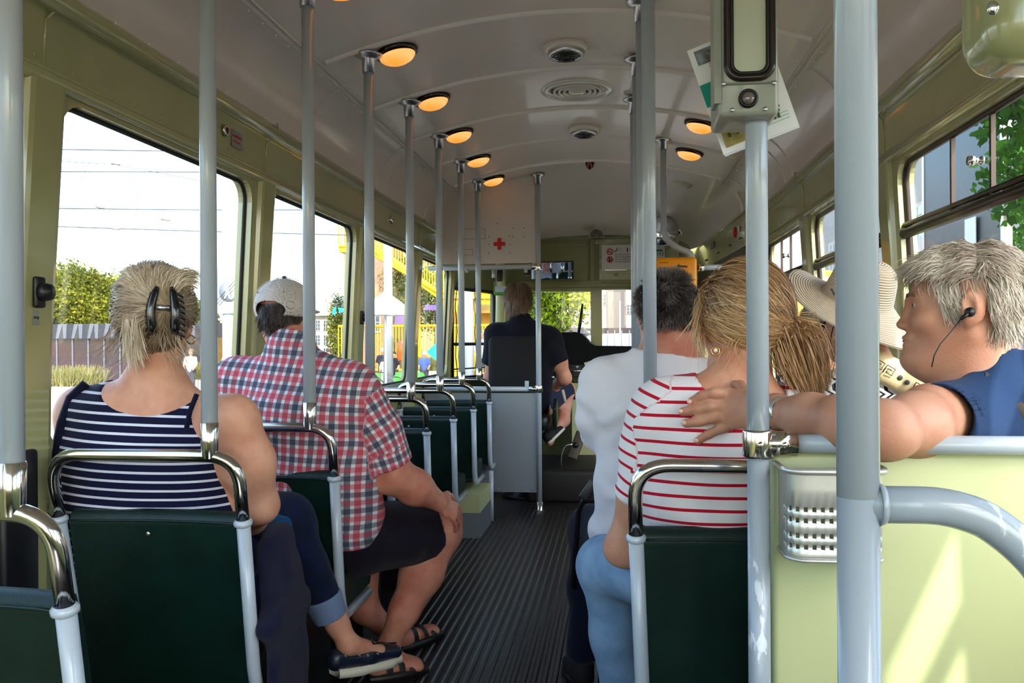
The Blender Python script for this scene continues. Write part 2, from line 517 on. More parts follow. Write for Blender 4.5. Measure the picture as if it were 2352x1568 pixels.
# left slanted cab wall with the side window opening
P0 = Vector((wp(-1, 7.1, 1.2).x, 7.1, 0)); P1 = Vector((XL, YF+.02, 0))
def sl(t, z, o=0.):
    p = P0.lerp(P1, t); n = Vector((P1.y-P0.y, P0.x-P1.x, 0)).normalized()
    lean = -(max(z, 1.22)-1.22)*.0
    return Vector((p.x, p.y, z))-n*(-o)
def slab(mbb, fn, t0, t1, z0, z1, th=.04):
    vs = [fn(t, z, o) for o in (0, -th) for z in (z0, z1) for t in (t0, t1)]
    mbb.add(vs, [(0, 1, 3, 2), (4, 6, 7, 5), (0, 4, 5, 1), (2, 3, 7, 6), (0, 2, 6, 4), (1, 5, 7, 3)])
slab(mb, sl, 0, 1, 0, .90); slab(mb, sl, 0, 1, 1.69, 2.14); slab(mb, sl, 0, .04, .90, 1.69); slab(mb, sl, .94, 1, .90, 1.69)
struct(mb.build('wall_front', DARKG))
# window panes of the cab
w = bpy.data.objects.new('window_cab', None); COL.objects.link(w); w.name = 'window_%d' % (nwin+1); w['kind'] = 'structure'; w.location = sl(.5, .9); nwin += 1
mb = MB(); ring = [sl(t, z, .006) for t, z in ((.05, .91), (.93, .91), (.93, 1.68), (.05, 1.68))]
mb.tube(rpath(ring+[ring[0]], .05)[:-1], .016, 8, closed=True); mb.tube([sl(.04, 1.2, .006), sl(.94, 1.2, .006)], .014, 8); mb.tube([sl(.04, .985, .006), sl(.94, .985, .006)], .006, 8)
mb.build('window_frame', RUBBER, w)
mb = MB(); slab(mb, sl, .04, .94, .90, 1.69, .004); mb.build('glass_pane', glass, w)
mb = MB()
for t in (.08, .14, .47, .55):
    mb.tube([sl(t+.02*math.sin(k*1.7+t*9), .88+.85*k/8, .03) for k in range(9)], .0045, 6)
tag(mb.build('hanging_cable', BLACK, None, sl(.3, 1.3)), 'thin black cables hanging over the cab side window', 'cable')
mb = MB()
for x0, x1 in ((1172, 1357), (1383, 1560)):
    w = bpy.data.objects.new('window_%d' % (nwin+1), None); COL.objects.link(w); w['kind'] = 'structure'; nwin += 1
    a = at(x0, 784, YF).x; b = at(x1, 784, YF).x; w.location = ((a+b)/2, YF+.02, zs)
    MB().box(((a+b)/2, YF+.035, (zt+zs)/2), (b-a, .004, zt-zs)).build('glass_pane', glass, w)
    # header arch filler
    mbb = MB(); n = 16
    for k in range(n):
        t0, t1 = k/n, (k+1)/n
        f = (lambda t: .005+.05*max(0, abs(t-.33)-.15)**1.3*3) if x0 > 1300 else (lambda t: .012+.012*t)
        if x0 > 1300: f = lambda t: .008+.19*max(0, t-.28)**1.7
        vs = [Vector((a+(b-a)*t, YF-.012+oy, z)) for oy in (0, .04) for t, z in ((t0, zt+.01), (t1, zt+.01), (t1, zt-f(t1)), (t0, zt-f(t0)))]
        mbb.add(vs, [(0, 1, 2, 3), (7, 6, 5, 4), (2, 6, 7, 3), (0, 3, 7, 4), (1, 5, 6, 2), (0, 4, 5, 1)])
    mbb.build('window_arch', DARKG, w)
    if x0 > 1300:
        MB().tube([Vector((a+(b-a)*k/12, YF-.02, zt+.055-.19*max(0, k/12-.2)**1.6)) for k in range(13)], .012, 8).build('window_moulding', DARKG, w)
# header panels: raised service panels with thick wavy paint
WAVY = mat('thick_glossy_green_paint', (150, 156, 118), rough=.16, coat=.6, bump=.9, bscale=14, detail=3)
m2 = MB(); pbox(m2, 1232, 556, 1352, 648, YF-.014, .012); pbox(m2, 1232, 560, 1345, 566, YF-.018, .006); pbox(m2, 1355, 550, 1366, 652, YF-.018, .016)
pbox(m2, 1060, 648, 1600, 656, YF-.03, .03)
trim(m2, DARKG, .003)
m2 = MB(); pbox(m2, 1366, 550, 1560, 557, YF-.02, .018); pbox(m2, 1376, 560, 1560, 648, YF-.016, .014); m2.ball(at(1415, 632, YF-.02), .022, 12, (1, .3, .6))
trim(m2, WAVY, .004)
m2 = MB()
# sloping green pillar left of the windscreen
m2.tube([at(1150, 600, 7.7), at(1150, 690, 7.72), at(1146, 870, 7.75)], .045, 10); trim(m2, PALEG)
m2 = MB(); m2.tube([at(1556, 388, 6.2), at(1600, 394, 6.2), at(1650, 408, 6.15), at(1686, 432, 6.1), at(1704, 465, 6.0), at(1707, 488, 5.9)], .014, 8); trim(m2, RIBM)
# partition behind the driver ------------------------------------------------
YP = 6.12
PX = at(1237, 784, YP).x
t = thing('driver_partition', 'brushed metal half height partition with grey top rail behind the driver', 'partition', (PX, YP, 0))
zr = at(1200, 893, YP).z
MB().box(((PX+wp(-1, YP, .5).x)/2, YP+.012, .485), (PX-wp(-1, YP, .5).x-.03, .004, .72)).build('metal_sheet', ALU, t)
mb = MB().tube([(wp(-1, YP, zr, -.0).x+.01, YP, zr), (PX-.06, YP, zr)], .018, 12); mb.build('top_rail', POLE, t)
m_ = MB(); m_.rbox(at(1210, 884, YP-.01), (.03, .008, .06), .004); m_.build('hanger_lug', POLE, t)
mb = MB()
for px_ in (1145, 1222): mb.ball(at(px_, 1122, YP-.001), .007, 8)
mb.build('bolt', STEEL, t)
p = MB().tube([(PX, YP, .005), (PX, YP, ceil_z(PX)-.02)], .0195, 16).build('pole', POLE, t)
MB().lathe((PX, YP, 0), [(0, 0), (.034, 0), (.034, .004), (.026, .01), (.024, .06), (.0, .06)], seg=20).build('foot_socket', CHROME, t)
MB().lathe((PX, YP, ceil_z(PX)-.075), [(0, 0), (.024, 0), (.027, .05), (.05, .06), (.052, .072), (0, .072)], seg=20).build('ceiling_socket', STEEL, t)
def clamp(parent, x, y, z, s=1., h=.052, side=-1, L=.07):
    mb = MB().lathe((x, y, z-h/2), [(0, 0), (.025*s, 0), (.0265*s, .004), (.0265*s, h-.004), (.025*s, h), (0, h)], seg=20)
    mb.tube([(x, y, z), (x+side*L, y, z)], .022*s, 14)
    mb.ball((x, y-.0265*s, z), .006*s, 8, (1, .4, 1)); mb.ball((x+side*L*.65, y-.022*s, z), .006*s, 8, (1, .4, 1))
    return mb.build('clamp', CHROME, parent)
clamp(t, PX, YP, zr)
zu = at(1200, 604, YP).z
# upper panel with first aid cross
t2 = thing('first_aid_panel', 'off-white arched overhead panel marked with a red cross', 'panel', (PX-.3, YP, zu))
mb = MB(); poly = []
xl = wp(-1, YP, 1.9).x+.06
x = xl
pts = [Vector((PX-.012, YP, zu)), Vector((PX-.012, YP, ceil_z(PX)-.01))]
for k in range(15):
    q = k/14; tt = (PX-.03-CX)*(1-q)+(xl-CX)*q; d = abs(tt)
    z = ZA-.155*(d/.92)**2 if d < .92 else None
    if z is None:
        uu = math.asin(min(1, (d-.92)/.225)); z = 2.30-.25*(1-math.cos(uu))**.92
    pts.append(Vector((CX+tt, YP, z-.012)))
pts.append(Vector((xl, YP, zu)))
mb.prism(pts, (0, .012, 0)); mb.build('panel_sheet', GREYP, t2)
RED = mat('red_print', (200, 22, 24), rough=.5)
mb = MB(); c = at(1147, 560, YP-.004)
mb.box(c, (.084, .004, .028)); mb.box(c+Vector((0, 0, .028)), (.028, .004, .028)); mb.box(c+Vector((0, 0, -.028)), (.028, .004, .028)); mb.build('red_cross', RED, t2)
SCRM = mat('dark_screw', (70, 66, 62), rough=.5)
for q in ((1142, 513), (1123, 543), (1170, 542), (1123, 561), (1171, 561), (1123, 581), (1171, 580), (1178, 524), (1204, 523), (1178, 543), (1204, 543)):
    MB().ball(at(q[0], q[1], YP-.001), .004, 6, (1, .4, 1)).build('screw', SCRM, t2)
mb = MB()
for (x0, y0, x1, y1) in ((1064, 526, 1114, 548), (1064, 573, 1086, 585)):
    a = at(x0, y0, YP-.002); b = at(x1, y1, YP-.002)
    for p0, p1 in (((a.x, a.z), (b.x, a.z)), ((b.x, a.z), (b.x, b.z)), ((a.x, b.z), (b.x, b.z))):
        mb.tube([(p0[0], YP-.001, p0[1]), (p1[0], YP-.001, p1[1])], .0015, 5)
mb.build('sticker_outline', mat('grime', (140, 132, 124), rough=.8), t2)
t = thing('overhead_rail', 'horizontal grey rail under the white first aid panel', 'rail', (PX, YP, zu-.03))
MB().tube([(wp(-1, YP, 1.7).x+.02, YP-.01, zu-.028), (PX-.05, YP-.01, zu-.028)], .018, 12).build('rail', POLE, t)
clamp(t, PX, YP, zu-.028)
for px_ in (1072, 1208):
    mb = MB().rbox(at(px_, 618, YP-.02), (.022, .012, .05), .005); mb.lathe(at(px_, 620, YP-.03), [(0, 0), (.01, 0), (.01, .01), (.004, .012)], (0, -1, 0), 12); mb.build('hook', POLE, t)

# dashboard ------------------------------------------------------------------
t = thing('dashboard', 'black hooded driver dashboard with pale green flap', 'dashboard', at(1370, 1060, 7.35))
Yd = 7.25
mb = MB(); poly = [at(*q, Yd) for q in ((1130, 900), (1130, 800), (1190, 790), (1240, 778), (1270, 766), (1285, 763), (1322, 762), (1336, 766), (1347, 777), (1356, 788), (1368, 794), (1460, 795), (1590, 797), (1590, 865), (1290, 865), (1282, 900))]
mb.prism(poly, (0, .42, 0)); mb.build('hood', mat('matt_black_hood', (7, 7, 8), rough=.7, spec=.2), t, bevel=.01)
MB().box((at(1440, 0, 7.3).x, 7.55, .50), (.98, .5, .72)).build('panel', PALEG, t)
mb = MB(); pbox(mb, 1285, 838, 1460, 864, Yd-.02, .03); mb.build('switch_panel', mat('switch_panel_black', (26, 26, 30), rough=.35), t)
for px_, r_ in ((1300, .008), (1313, .010), (1326, .014), (1338, .008), (1349, .008)):
    MB().lathe(at(px_, 842, Yd-.02), [(0, 0), (r_, 0), (r_*.8, .015), (0, .018)], (0, -1, 0), 12).build('switch_knob', BLACK if px_ != 1326 else STEEL, t)
MB().tube([at(1290, 852, Yd-.03), at(1350, 851, Yd-.03)], .009, 8).build('grab_rail', CHROME, t)
mb = MB(); mb.prism([at(*q, Yd-.06) for q in ((1341, 833), (1376, 822), (1378, 832), (1376, 868), (1360, 868), (1347, 846))], (0, .008, 0)); mb.build('flap', PALEG, t)
mb = MB(); mb.rbox(at(1325, 900, Yd-.04), (.11, .08, .05), .02); mb.build('cup_holder', PALEG, t)
mb = MB(); mb.lathe(at(1322, 908, Yd-.0), [(0, 0), (.035, 0), (.035, .02), (.01, .03), (0, .03)], (0, -1, 0), 20); mb.build('dial', STEEL, t)
MB().rbox(at(1352, 876, Yd-.02), (.03, .03, .03), .006).build('red_button', mat('red_lens', (90, 8, 10), rough=.2), t)
# wiper / radio aerial
mb = MB().tube([at(1329, 765, 7.6), at(1333, 738, 7.6), at(1338, 697, 7.6)], [.012, .016, .008], 8)
tag(mb.build('aerial', BLACK, None, at(1329, 765, 7.6)), 'short black aerial standing up from the dashboard', 'aerial')
# cab floor hump, pedal and lever
mb = MB(); mb.rbox(((at(1300, 0, 6.75).x), 6.85, .12), (.62, .9, .26), .04)
tag(mb.build('floor_hump', RUBBER, None, at(1300, 1140, 6.7)), 'dark rubber covered raised platform on the cab floor', 'platform')
t = thing('hand_lever', 'bent chrome floor lever with black ball knob', 'lever', at(1293, 1093, 6.55))
MB().tube(rpath([at(1288, 1095, 6.55), at(1289, 1045, 6.55), at(1298, 1022, 6.55), at(1318, 1020, 6.55)], .05), .008, 10).build('rod', CHROME, t)
MB().ball(at(1322, 1022, 6.55), .024, 16).build('knob', BLACK, t)
MB().rbox(at(1290, 1096, 6.56), (.06, .05, .06), .01).build('base', BLACK, t)
mb = MB(); mb.rbox(at(1325, 1022, 6.95), (.085, .02, .24), .008, Matrix.Rotation(R(20), 3, 'Y')@Matrix.Rotation(R(-25), 3, 'X'))
tag(mb.build('foot_pedal', mat('worn_pedal', (62, 52, 42), rough=.5), None, at(1325, 1060, 6.95)), 'long dark tilted foot pedal on the green cab front', 'pedal')

# overhead things at the front -----------------------------------------------
t = thing('interior_mirror', 'black framed rectangular mirror above the windscreen', 'mirror', at(1268, 640, 7.3))
a = at(1218, 601, 7.3); b = at(1318, 641, 7.3)
MIR = mat('mirror_glass', (200, 205, 210), rough=.02, metal=1.)
cc = (a+b)/2; rot = Matrix.Rotation(R(9), 3, 'X')@Matrix.Rotation(R(6), 3, 'Z')
MB().rbox(cc, (abs(b.x-a.x), .02, abs(a.z-b.z)), .006, rot).build('frame', BLACK, t)
MB().box(cc+rot@Vector((0, -.011, 0)), (abs(b.x-a.x)-.02, .002, abs(a.z-b.z)-.016), rot).build('mirror_face', MIR, t)
MB().rbox(at(1211, 620, 7.3), (.055, .02, .09), .004).build('bracket', BLACK, t)
t = thing('destination_screen', 'small grey display in a bright green surround left of the driver', 'display', at(1148, 672, 7.2))
MB().rbox(at(1150, 668, 7.2), (.12, .03, .075), .01).build('surround', mat('bright_green', (70, 130, 30), rough=.5), t)
MB().box(at(1150, 664, 7.18), (.095, .004, .05)).build('screen', mat('screen_grey', (150, 160, 175), rough=.2), t)
mb = MB(); mb.rbox(at(1148, 633, 7.3), (.05, .05, .1), .01)
tag(mb.build('ticket_reader', BLACK, None, at(1148, 650, 7.3)), 'small black device hanging over the driver on the left', 'device')
mb = MB(); mb.rbox(at(1134, 628, 7.35), (.035, .03, .08), .005)
tag(mb.build('switch_box', STEEL, None, at(1134, 645, 7.35)), 'small metal switch box beside the black device', 'box')
t = thing('dome_lamp', 'unlit half dome lamp on the front ceiling', 'lamp', at(1370, 545, 7.8))
mb = MB(); c = at(1370, 541, 7.72)
mb.lathe(c, [(.06, -.01), (.058, .01), (.05, .03), (.034, .048), (.0, .058)], (0, -.25, 1), 20); mb.build('shade', mat('smoked_shade', (110, 106, 100), rough=.2), t)
MB().rbox(at(1370, 543, 7.74), (.14, .03, .02), .008).build('base', GREYP, t)
# house rules sign
SIGNW = mat('sign_white', (214, 212, 212), rough=.4)
t = thing('rules_sign', 'grey white passenger rules sign with red prohibition symbols', 'sign', at(1425, 618, YF-.04))
ys = YF-.035
a = at(1382, 563, ys); b = at(1486, 618, ys); sc = (b.x-a.x)/104
MB().box(((a.x+b.x)/2, ys, (a.z+b.z)/2), (b.x-a.x, .006, a.z-b.z)).build('plate', SIGNW, t)
INK = mat('sign_ink', (50, 50, 54), rough=.6)
def sp(px_, py_): return at(px_, py_, ys-.0035)
for py_ in (578, 596):
    c = sp(1401, py_); r_ = 6.6*sc
    MB().tube([c+Vector((math.cos(k*PI/12), 0, math.sin(k*PI/12)))*r_ for k in range(24)], .0045, 5, closed=True).build('prohibition_ring', RED, t)
    MB().tube([c+Vector((-.7*r_, 0, .7*r_)), c+Vector((.7*r_, 0, -.7*r_))], .004, 5).build('prohibition_bar', RED, t)
mb = MB(); c = sp(1401, 578); mb.box(c+Vector((-.005, 0, -.004)), (.034, .002, .006)); mb.tube([c+Vector((.012, 0, .004)), c+Vector((.018, 0, .012)), c+Vector((.01, 0, .017))], .0018, 5); mb.build('cigarette_symbol', INK, t)
mb = MB(); c = sp(1401, 596); mb.ball(c+Vector((-.006, 0, .012)), .009, 8, (1, .2, 1)); mb.prism([c+Vector(q) for q in ((-.016, 0, -.018), (.004, 0, -.018), (.002, 0, .002), (-.012, 0, .002))], (0, .001, 0)); mb.box(c+Vector((.013, 0, 0)), (.009, .002, .028)); mb.build('speaking_symbol', INK, t)
mb = MB(); c = sp(1417, 574); mb.ball(c+Vector((.004, 0, .016)), .005, 8, (1, .2, 1)); mb.tube([c+Vector((.002, 0, .010)), c+Vector((.0, 0, -.006)), c+Vector((-.014, 0, -.006)), c+Vector((-.018, 0, -.018))], .004, 6); mb.build('seated_symbol', INK, t)
mb = MB(); c = sp(1441, 574); mb.ball(c+Vector((0, 0, .016)), .005, 8, (1, .2, 1)); mb.tube([c+Vector((0, 0, .011)), c+Vector((0, 0, -.004)), c+Vector((0, 0, -.02))], [.006, .005, .003], 6); mb.build('standing_symbol', INK, t)
for txt, px_, py_, sz in (('30', 1423, 574, 5.2), ('67', 1445, 574, 5.2), ('De bestuurder niet storen', 1413, 586, 5.4), ('Geen staanplaatsen', 1413, 591.3, 5.4), ('Do not disturb the driver', 1413, 597, 5.4), ('No standing allowed', 1413, 602.5, 5.4)):
    text_mesh('lettering', txt, sz*sc, sp(px_, py_), (1, 0, 0), (0, 0, 1), INK, t)
MB().box(sp(1414, 620)+Vector((0, .0, 0)), (.2, .006, .01)).build('holder_strip', STEEL, t)
# number plate sign on the right of the windscreen header
t = thing('number_sign', 'white plate with a green vehicle symbol and green number', 'sign', at(1518, 600, YF-.04))
GREENI = mat('green_ink', (20, 120, 105), rough=.5)
a = at(1496, 560, ys); b = at(1527, 600, ys)
MB().box(((a.x+b.x)/2, ys, (a.z+b.z)/2), (b.x-a.x, .006, a.z-b.z)).build('plate', SIGNW, t)
text_mesh('lettering', '1193', 9*sc*1.25, sp(1502, 587), (1, 0, 0), (0, 0, 1), GREENI, t, bold=.0008)
MB().rbox(sp(1514, 575), (.065, .002, .018), .001).build('vehicle_symbol', GREENI, t)
# round mirror
t = thing('round_mirror', 'round convex mirror by the bent grey pole', 'mirror', at(1530, 570, 7.4))
c = at(1523, 529, 7.35)
MB().lathe(c, [(0, .0), (.128, .0), (.132, .01), (.12, .022), (0, .03)], (.0, 1, 0), 32).build('backing', STEEL, t)
MB().lathe(c, [(.122, -.002), (.09, -.012), (.05, -.018), (0, -.02)], (.0, 1, 0), 32).build('mirror_face', MIR, t)
MB().tube([at(1548, 534, 7.37), at(1562, 533, 7.4)], .008, 8).build('mirror_arm', BLACK, t)
MB().rbox(at(1562, 532, 7.42), (.05, .04, .05), .012).build('mirror_clamp', CHROME, t)

# right side: board over the front door ---------------------------------------
Q0 = Vector((.845, 5.72, 0)); Q1 = Vector((.75, 7.9, 0))
def rl(t, z, o=0.):
    p = Q0.lerp(Q1, t); n = Vector((-(Q1.y-Q0.y), Q1.x-Q0.x, 0)).normalized()
    return Vector((p.x, p.y, z))+n*o
m2 = MB(); slab(m2, rl, 0, 1, 1.84, 2.06, .2)
o_ = m2.build('trim_%d' % (ntrim+1), PAINT, bevel=.008); ntrim += 1; struct(o_)
m2 = MB(); m2.tube([rl(0, 2.065, 0), rl(1, 2.065, 0)], .01, 8); trim(m2, PAINT)
mb = MB()
for tt in (.08, .27, .5, .78): mb.rbox(rl(tt, 1.905, .002), (.01, .10, .012), .003)
tag(mb.build('vent_slot', BLACK, None, rl(.4, 1.9)), 'row of short black slots along the green door header', 'vent')
t = thing('warning_sticker', 'round red prohibition sticker on the green door header', 'sticker', rl(.16, 1.97, .003))
MB().tube([rl(.16, 1.97, .003)+Vector((0, math.cos(k*PI/12), math.sin(k*PI/12)*.8))*.04 for k in range(24)], .007, 6, closed=True).build('ring', RED, t)
MB().disc(rl(.16, 1.97, .001), .036, (-1, 0, 0), .002).build('backing', SIGNW, t)
MB().tube([rl(.16, 1.97, .004)+Vector((0, -.025, .025)), rl(.16, 1.97, .004)+Vector((0, .025, -.025))], .005, 6).build('bar', RED, t)
mb = MB(); mb.box(rl(.13, 1.975, .003)+Vector((0, -.12+.02, .0)), (.003, .06, .035)); tag(mb.build('notice_sticker', SIGNW, None, rl(.1, 1.97)), 'small grey notice sticker beside the round red one', 'sticker')
mb = MB(); mb.box(rl(.62, 1.99, .003), (.003, .2, .05)); tag(mb.build('paper_label', mat('grey_label', (120, 118, 120), rough=.6), None, rl(.62, 1.99)), 'faded grey paper label on the green door header', 'label')
m2 = MB(); slab(m2, rl, 0, 1, 0, .9, .04); slab(m2, rl, 0, 1, 1.62, 1.84, .04); slab(m2, rl, .0, .05, .9, 1.62, .04); slab(m2, rl, .47, .53, .9, 1.62, .04); slab(m2, rl, .95, 1, .9, 1.62, .04)
d = m2.build('door_1', mat('door_dark_green', (60, 62, 44), rough=.4), None); struct(d)
m2 = MB(); slab(m2, rl, .05, .95, .9, 1.62, .006); m2.build('glass_pane', glass, d)
m2 = MB(); m2.box(((1.0+.845)/2+.02, 5.80, 1.0), (.2, .04, 2.1)); struct(m2.build('wall_door_jamb', PAINT)).name = 'trim_%d' % (ntrim+1); ntrim += 1
# horizontal rail at the ticket machine and bent pole
t = thing('bent_pole', 'grey pole from the ceiling bending right into the orange validator', 'pole', at(1524, 385, 5.1))
Yb = 5.1; c0 = at(1524, 400, Yb)
MB().tube(rpath([(c0.x, Yb, ceil_z(c0.x)-.01), at(1524, 545, Yb), at(1560, 572, Yb), at(1588, 580, Yb), at(1594, 640, Yb)], .09, 8), .0185, 16).build('pole', POLE, t)
MB().lathe((c0.x, Yb, ceil_z(c0.x)-.06), [(0, 0), (.024, 0), (.027, .04), (.05, .05), (.052, .06), (0, .06)], seg=20).build('ceiling_socket', STEEL, t)
t = thing('ticket_validator', 'orange ticket validator box with a black arrow', 'ticket machine', at(1556, 760, 5.0))
OR = mat('orange_yellow', (238, 150, 8), rough=.4)
a = at(1506, 591, 4.98); b = at(1602, 700, 4.98)
MB().rbox(((a.x+b.x)/2, 5.03, (a.z+b.z)/2), (b.x-a.x, .1, a.z-b.z), .022).build('housing', OR, t)
mb = MB(); y_ = 4.976; q = [at(x_, yy_, y_) for x_, yy_ in ((1554, 611), (1561, 605.5), (1561, 609), (1579, 610), (1579, 614), (1561, 613.5), (1561, 617))]
mb.prism(q, (0, .002, 0)); mb.build('arrow', INK, t)
MB().box(at(1525, 603, 4.976), (.05, .002, .003)).build('slot', INK, t)
t = thing('door_rail', 'short horizontal grey rail right of the orange validator', 'rail', at(1650, 614, 5.05))
MB().tube([at(1612, 614, 5.05), at(1715, 613, 5.3)], .017, 12).build('rail', POLE, t)
MB().tube([at(1603, 614, 5.04), at(1615, 614, 5.05)], .021, 12).build('clamp', CHROME, t)
# ------------------------------------------------------------------ seats and poles
SEAT_TOP = .955                              # centre of the chrome grab bar
LEAN = .105                                  # how far the frame leans back over its height
def seat_mesh(root, w, pole_x, ztop_pole, with_pole=True, double=False, mirror=1, ped=True):
    """seat facing +Y; its frame's aisle corner is at local x=+w/2*mirror; local origin on the floor"""
    L_ = wloc(root)
    def P(x, y, z): return Vector((L_.x+x*mirror, L_.y+y, L_.z+z))
    zb = .335; zc = .80                        # lower bend, collars under the chrome
    yb = lambda z: LEAN*(SEAT_TOP-z)/.55      # back frame: top nearest the camera
    hw = w/2
    for s in (-1, 1):
        pts = rpath([P(s*hw*.965+.0, yb(zc), zc), P(s*hw*.93, yb(zb+.06), zb+.06), P(s*hw*.93, yb(zb)+.025, zb-.015), P(s*hw*.93, yb(zb)+.30, zb-.012)], .05, 6)
        MB().tube(pts, .0165, 12).build('frame_tube', POLE, root)
        MB().lathe(P(s*hw*.965, yb(zc), zc-.008), [(.0165, -.008), (.022, -.004), (.0225, .004), (.0165, .01)], (0, -.19, 1), 18).build('collar', POLE, root)
    pts = rpath([P(-hw*.965, yb(zc), zc), P(-hw*.97, yb(SEAT_TOP-.01)-.003, SEAT_TOP-.0), P(hw*.97, yb(SEAT_TOP-.01)-.003, SEAT_TOP-.0), P(hw*.965, yb(zc), zc)], .095, 9)
    MB().tube(pts, .0155, 14).build('grab_bar', CHROME, root)
    # padded back: curved panel with a piped top
    mb = MB(); rows = []; n = 12
    def back(x, z, th):
        c = .022*(1-(x/hw)**2)
        return P(x, yb(z)+c+th, z)
    xs = [(-1+2*i/n)*(hw-.030) for i in range(n+1)]
    zsx = [zb+.015, zb+.03, .45, .6, .74, .775, .785]
    for z in zsx: rows.append([back(x, z, 0.0) for x in xs])
    rows.append([back(x, .805, .012) for x in xs]); rows.append([back(x, .812, .032) for x in xs]); rows.append([back(x, .80, .055) for x in xs])
    for z in (.74, .6, .45, zb+.05): rows.append([back(x, z, .065) for x in xs])
    mb.grid(rows)
    for side in (0, -1):
        mb.add([r[side] for r in rows], [tuple(range(len(rows)))])
    mb.build('backrest', VINYL, root)
    m3 = MB().tube([back(x, .788, -.002) for x in xs], .003, 6); m3.build('piping', VINYL, root)
    MB().ball(P(-.02, yb(.755)+.018, .755), .006, 10, (1, .5, 1)).build('screw', STEEL, root)
    # cushion
    mb = MB(); cx0, cx1 = -hw*.88, hw*.88; rows = []
    cy0 = yb(.42)+.05; cy1 = cy0+.36
    prof = [(cy0, .335), (cy0, .44), (cy0+.04, .455), (cy1-.08, .455), (cy1-.03, .448), (cy1, .425), (cy1+.004, .39), (cy1-.02, .335), (cy0, .335)]
    for i in range(9):
        q = -1+2*i/8; rr = .0 if abs(q) < .99 else .012
        rows.append([P(cx0+(cx1-cx0)*(i/8), yy+(rr if yy < .3 else -rr), zz-(rr if zz > .36 else 0)) for yy, zz in prof])
    mb.grid(rows)
    mb.add(rows[0][:-1], [tuple(range(len(prof)-1))]); mb.add(rows[-1][:-1], [tuple(range(len(prof)-1))])
    mb.build('cushion', VINYL, root)
    # pedestal
    if ped: MB().box(P(-hw*.3, .32, .15), (.30 if not double else .5, .26, .30)).build('pedestal', BLACK, root)
    if with_pole:
        x0 = pole_x*mirror if False else pole_x
        zt_ = ztop_pole
        sock = .045
        MB().lathe(P(x0, yb(SEAT_TOP)-.003, SEAT_TOP), [(.017, -.005), (.02, .012), (.0205, .03), (.0215, .078), (.019, .080), (.0, .08)], seg=18).build('chrome_socket', CHROME, root)
        MB().tube([P(x0, yb(SEAT_TOP)-.003, SEAT_TOP+.07), P(x0, yb(SEAT_TOP)-.003, zt_-.05)], .0192, 16).build('pole', POLE, root)
        MB().lathe(P(x0, yb(SEAT_TOP)-.003, zt_-.085), [(0, .0), (.0235, 0), (.0265, .05), (.033, .056), (.053, .066), (.055, .072), (.0, .074)], seg=24).build('ceiling_socket', STEEL, root)
SEATY = [1.24+.658*k for k in range(8)]
SW = .49
PXL = -.95
lab = ['green seat with chrome bar cut off by the lower left corner', 'green single seat holding the woman in the striped navy top', 'green single seat holding the man in the checked shirt',
       'empty green left seat nearest behind the man in the checked shirt', 'empty green left seat, second one ahead of the checked shirt', 'empty green left seat with piped cushion, third ahead of the checked shirt',
       'empty green left seat above the pale boxed pedestal', 'frontmost empty green left seat beside the metal partition']
lab[3] = 'empty green left seat directly in front of the man in the checked shirt'
for k, y in enumerate(SEATY):
    xc = PXL+.075-SW/2
    t = thing('passenger_seat', lab[k], 'seat', (xc, y, 0), 'single seats along the left windows')
    seat_mesh(t, SW, SW/2-.075, ceil_z(PXL)-.0, ped=(k != 6))
# raised boxes under the left seats
t = thing('seat_base_box', 'pale green box with grey metal lower half beneath the left seats', 'box', (-.93, 5.4, 0))
a = at(1099, 1165, 5.15).x
MB().box((a-.19, 5.42, .215), (.38, .46, .11)).build('painted_top', CREAM, t)
MB().box((a-.19, 5.42, .08), (.384, .464, .16)).build('metal_kick_plate', ALU, t)
mb = MB().tube([(at(1128, 1195, 5.72).x, 5.72, 0), (at(1128, 1195, 5.72).x, 5.72, .34)], .018, 12)
tag(mb.build('seat_leg_post', POLE, None, (at(1128, 1195, 5.72).x, 5.72, 0)), 'short grey post standing between the seat box and partition', 'post')
# right hand side: double seats
RSY = [1.83, 2.43, 3.06, 3.68, 4.29]
labr = ['dark green right seat back with scuffs, closest to camera', 'right seat behind the man in the white shirt', 'right seat just ahead of the man in the white shirt', 'right seat second ahead of the white shirted man', 'right seat third ahead of the white shirted man']
RW = .88
for k, y in enumerate(RSY):
    w_ = RW
    xl_ = .025 if k == 0 else .015
    t = thing('passenger_seat', labr[k], 'seat', (xl_+w_/2, y, 0), 'double seats along the right windows')
    seat_mesh(t, w_, -(w_/2-.08), ceil_z(.09), with_pole=(k > 0), double=True)
# ------------------------------------------------------------------ foreground stanchions and partition on the right
YR = 1.56
sx = at(1740, 784, YR).x
t = thing('stanchion_pole', 'grey scuffed stanchion carrying the fare box with chrome clamp', 'pole', (sx, YR, 0))
SCUF = mat('scuffed_pole_paint', (148, 158, 168), rough=.32, coat=.4, bump=.05, bscale=60)
N_, L_n, b_ = wrap(SCUF)
nz = N_.new('ShaderNodeTexNoise'); nz.inputs['Scale'].default_value = 7; nz.inputs['Detail'].default_value = 8
mp = N_.new('ShaderNodeMapping'); mp.inputs['Scale'].default_value = (3, 3, 1); tc_ = N_.new('ShaderNodeTexCoord')
L_n.new(tc_.outputs['Object'], mp.inputs[0]); L_n.new(mp.outputs[0], nz.inputs['Vector'])
rp = N_.new('ShaderNodeValToRGB'); rp.color_ramp.elements[0].position = .60; rp.color_ramp.elements[1].position = .615
rp.color_ramp.elements[0].color = srgb(148, 158, 168); rp.color_ramp.elements[1].color = srgb(196, 204, 210)
L_n.new(nz.outputs[0], rp.inputs[0]); L_n.new(rp.outputs[0], b_.inputs['Base Color'])
zc = at(1740, 1018, YR).z
ztp = at(1735, 275, YR).z
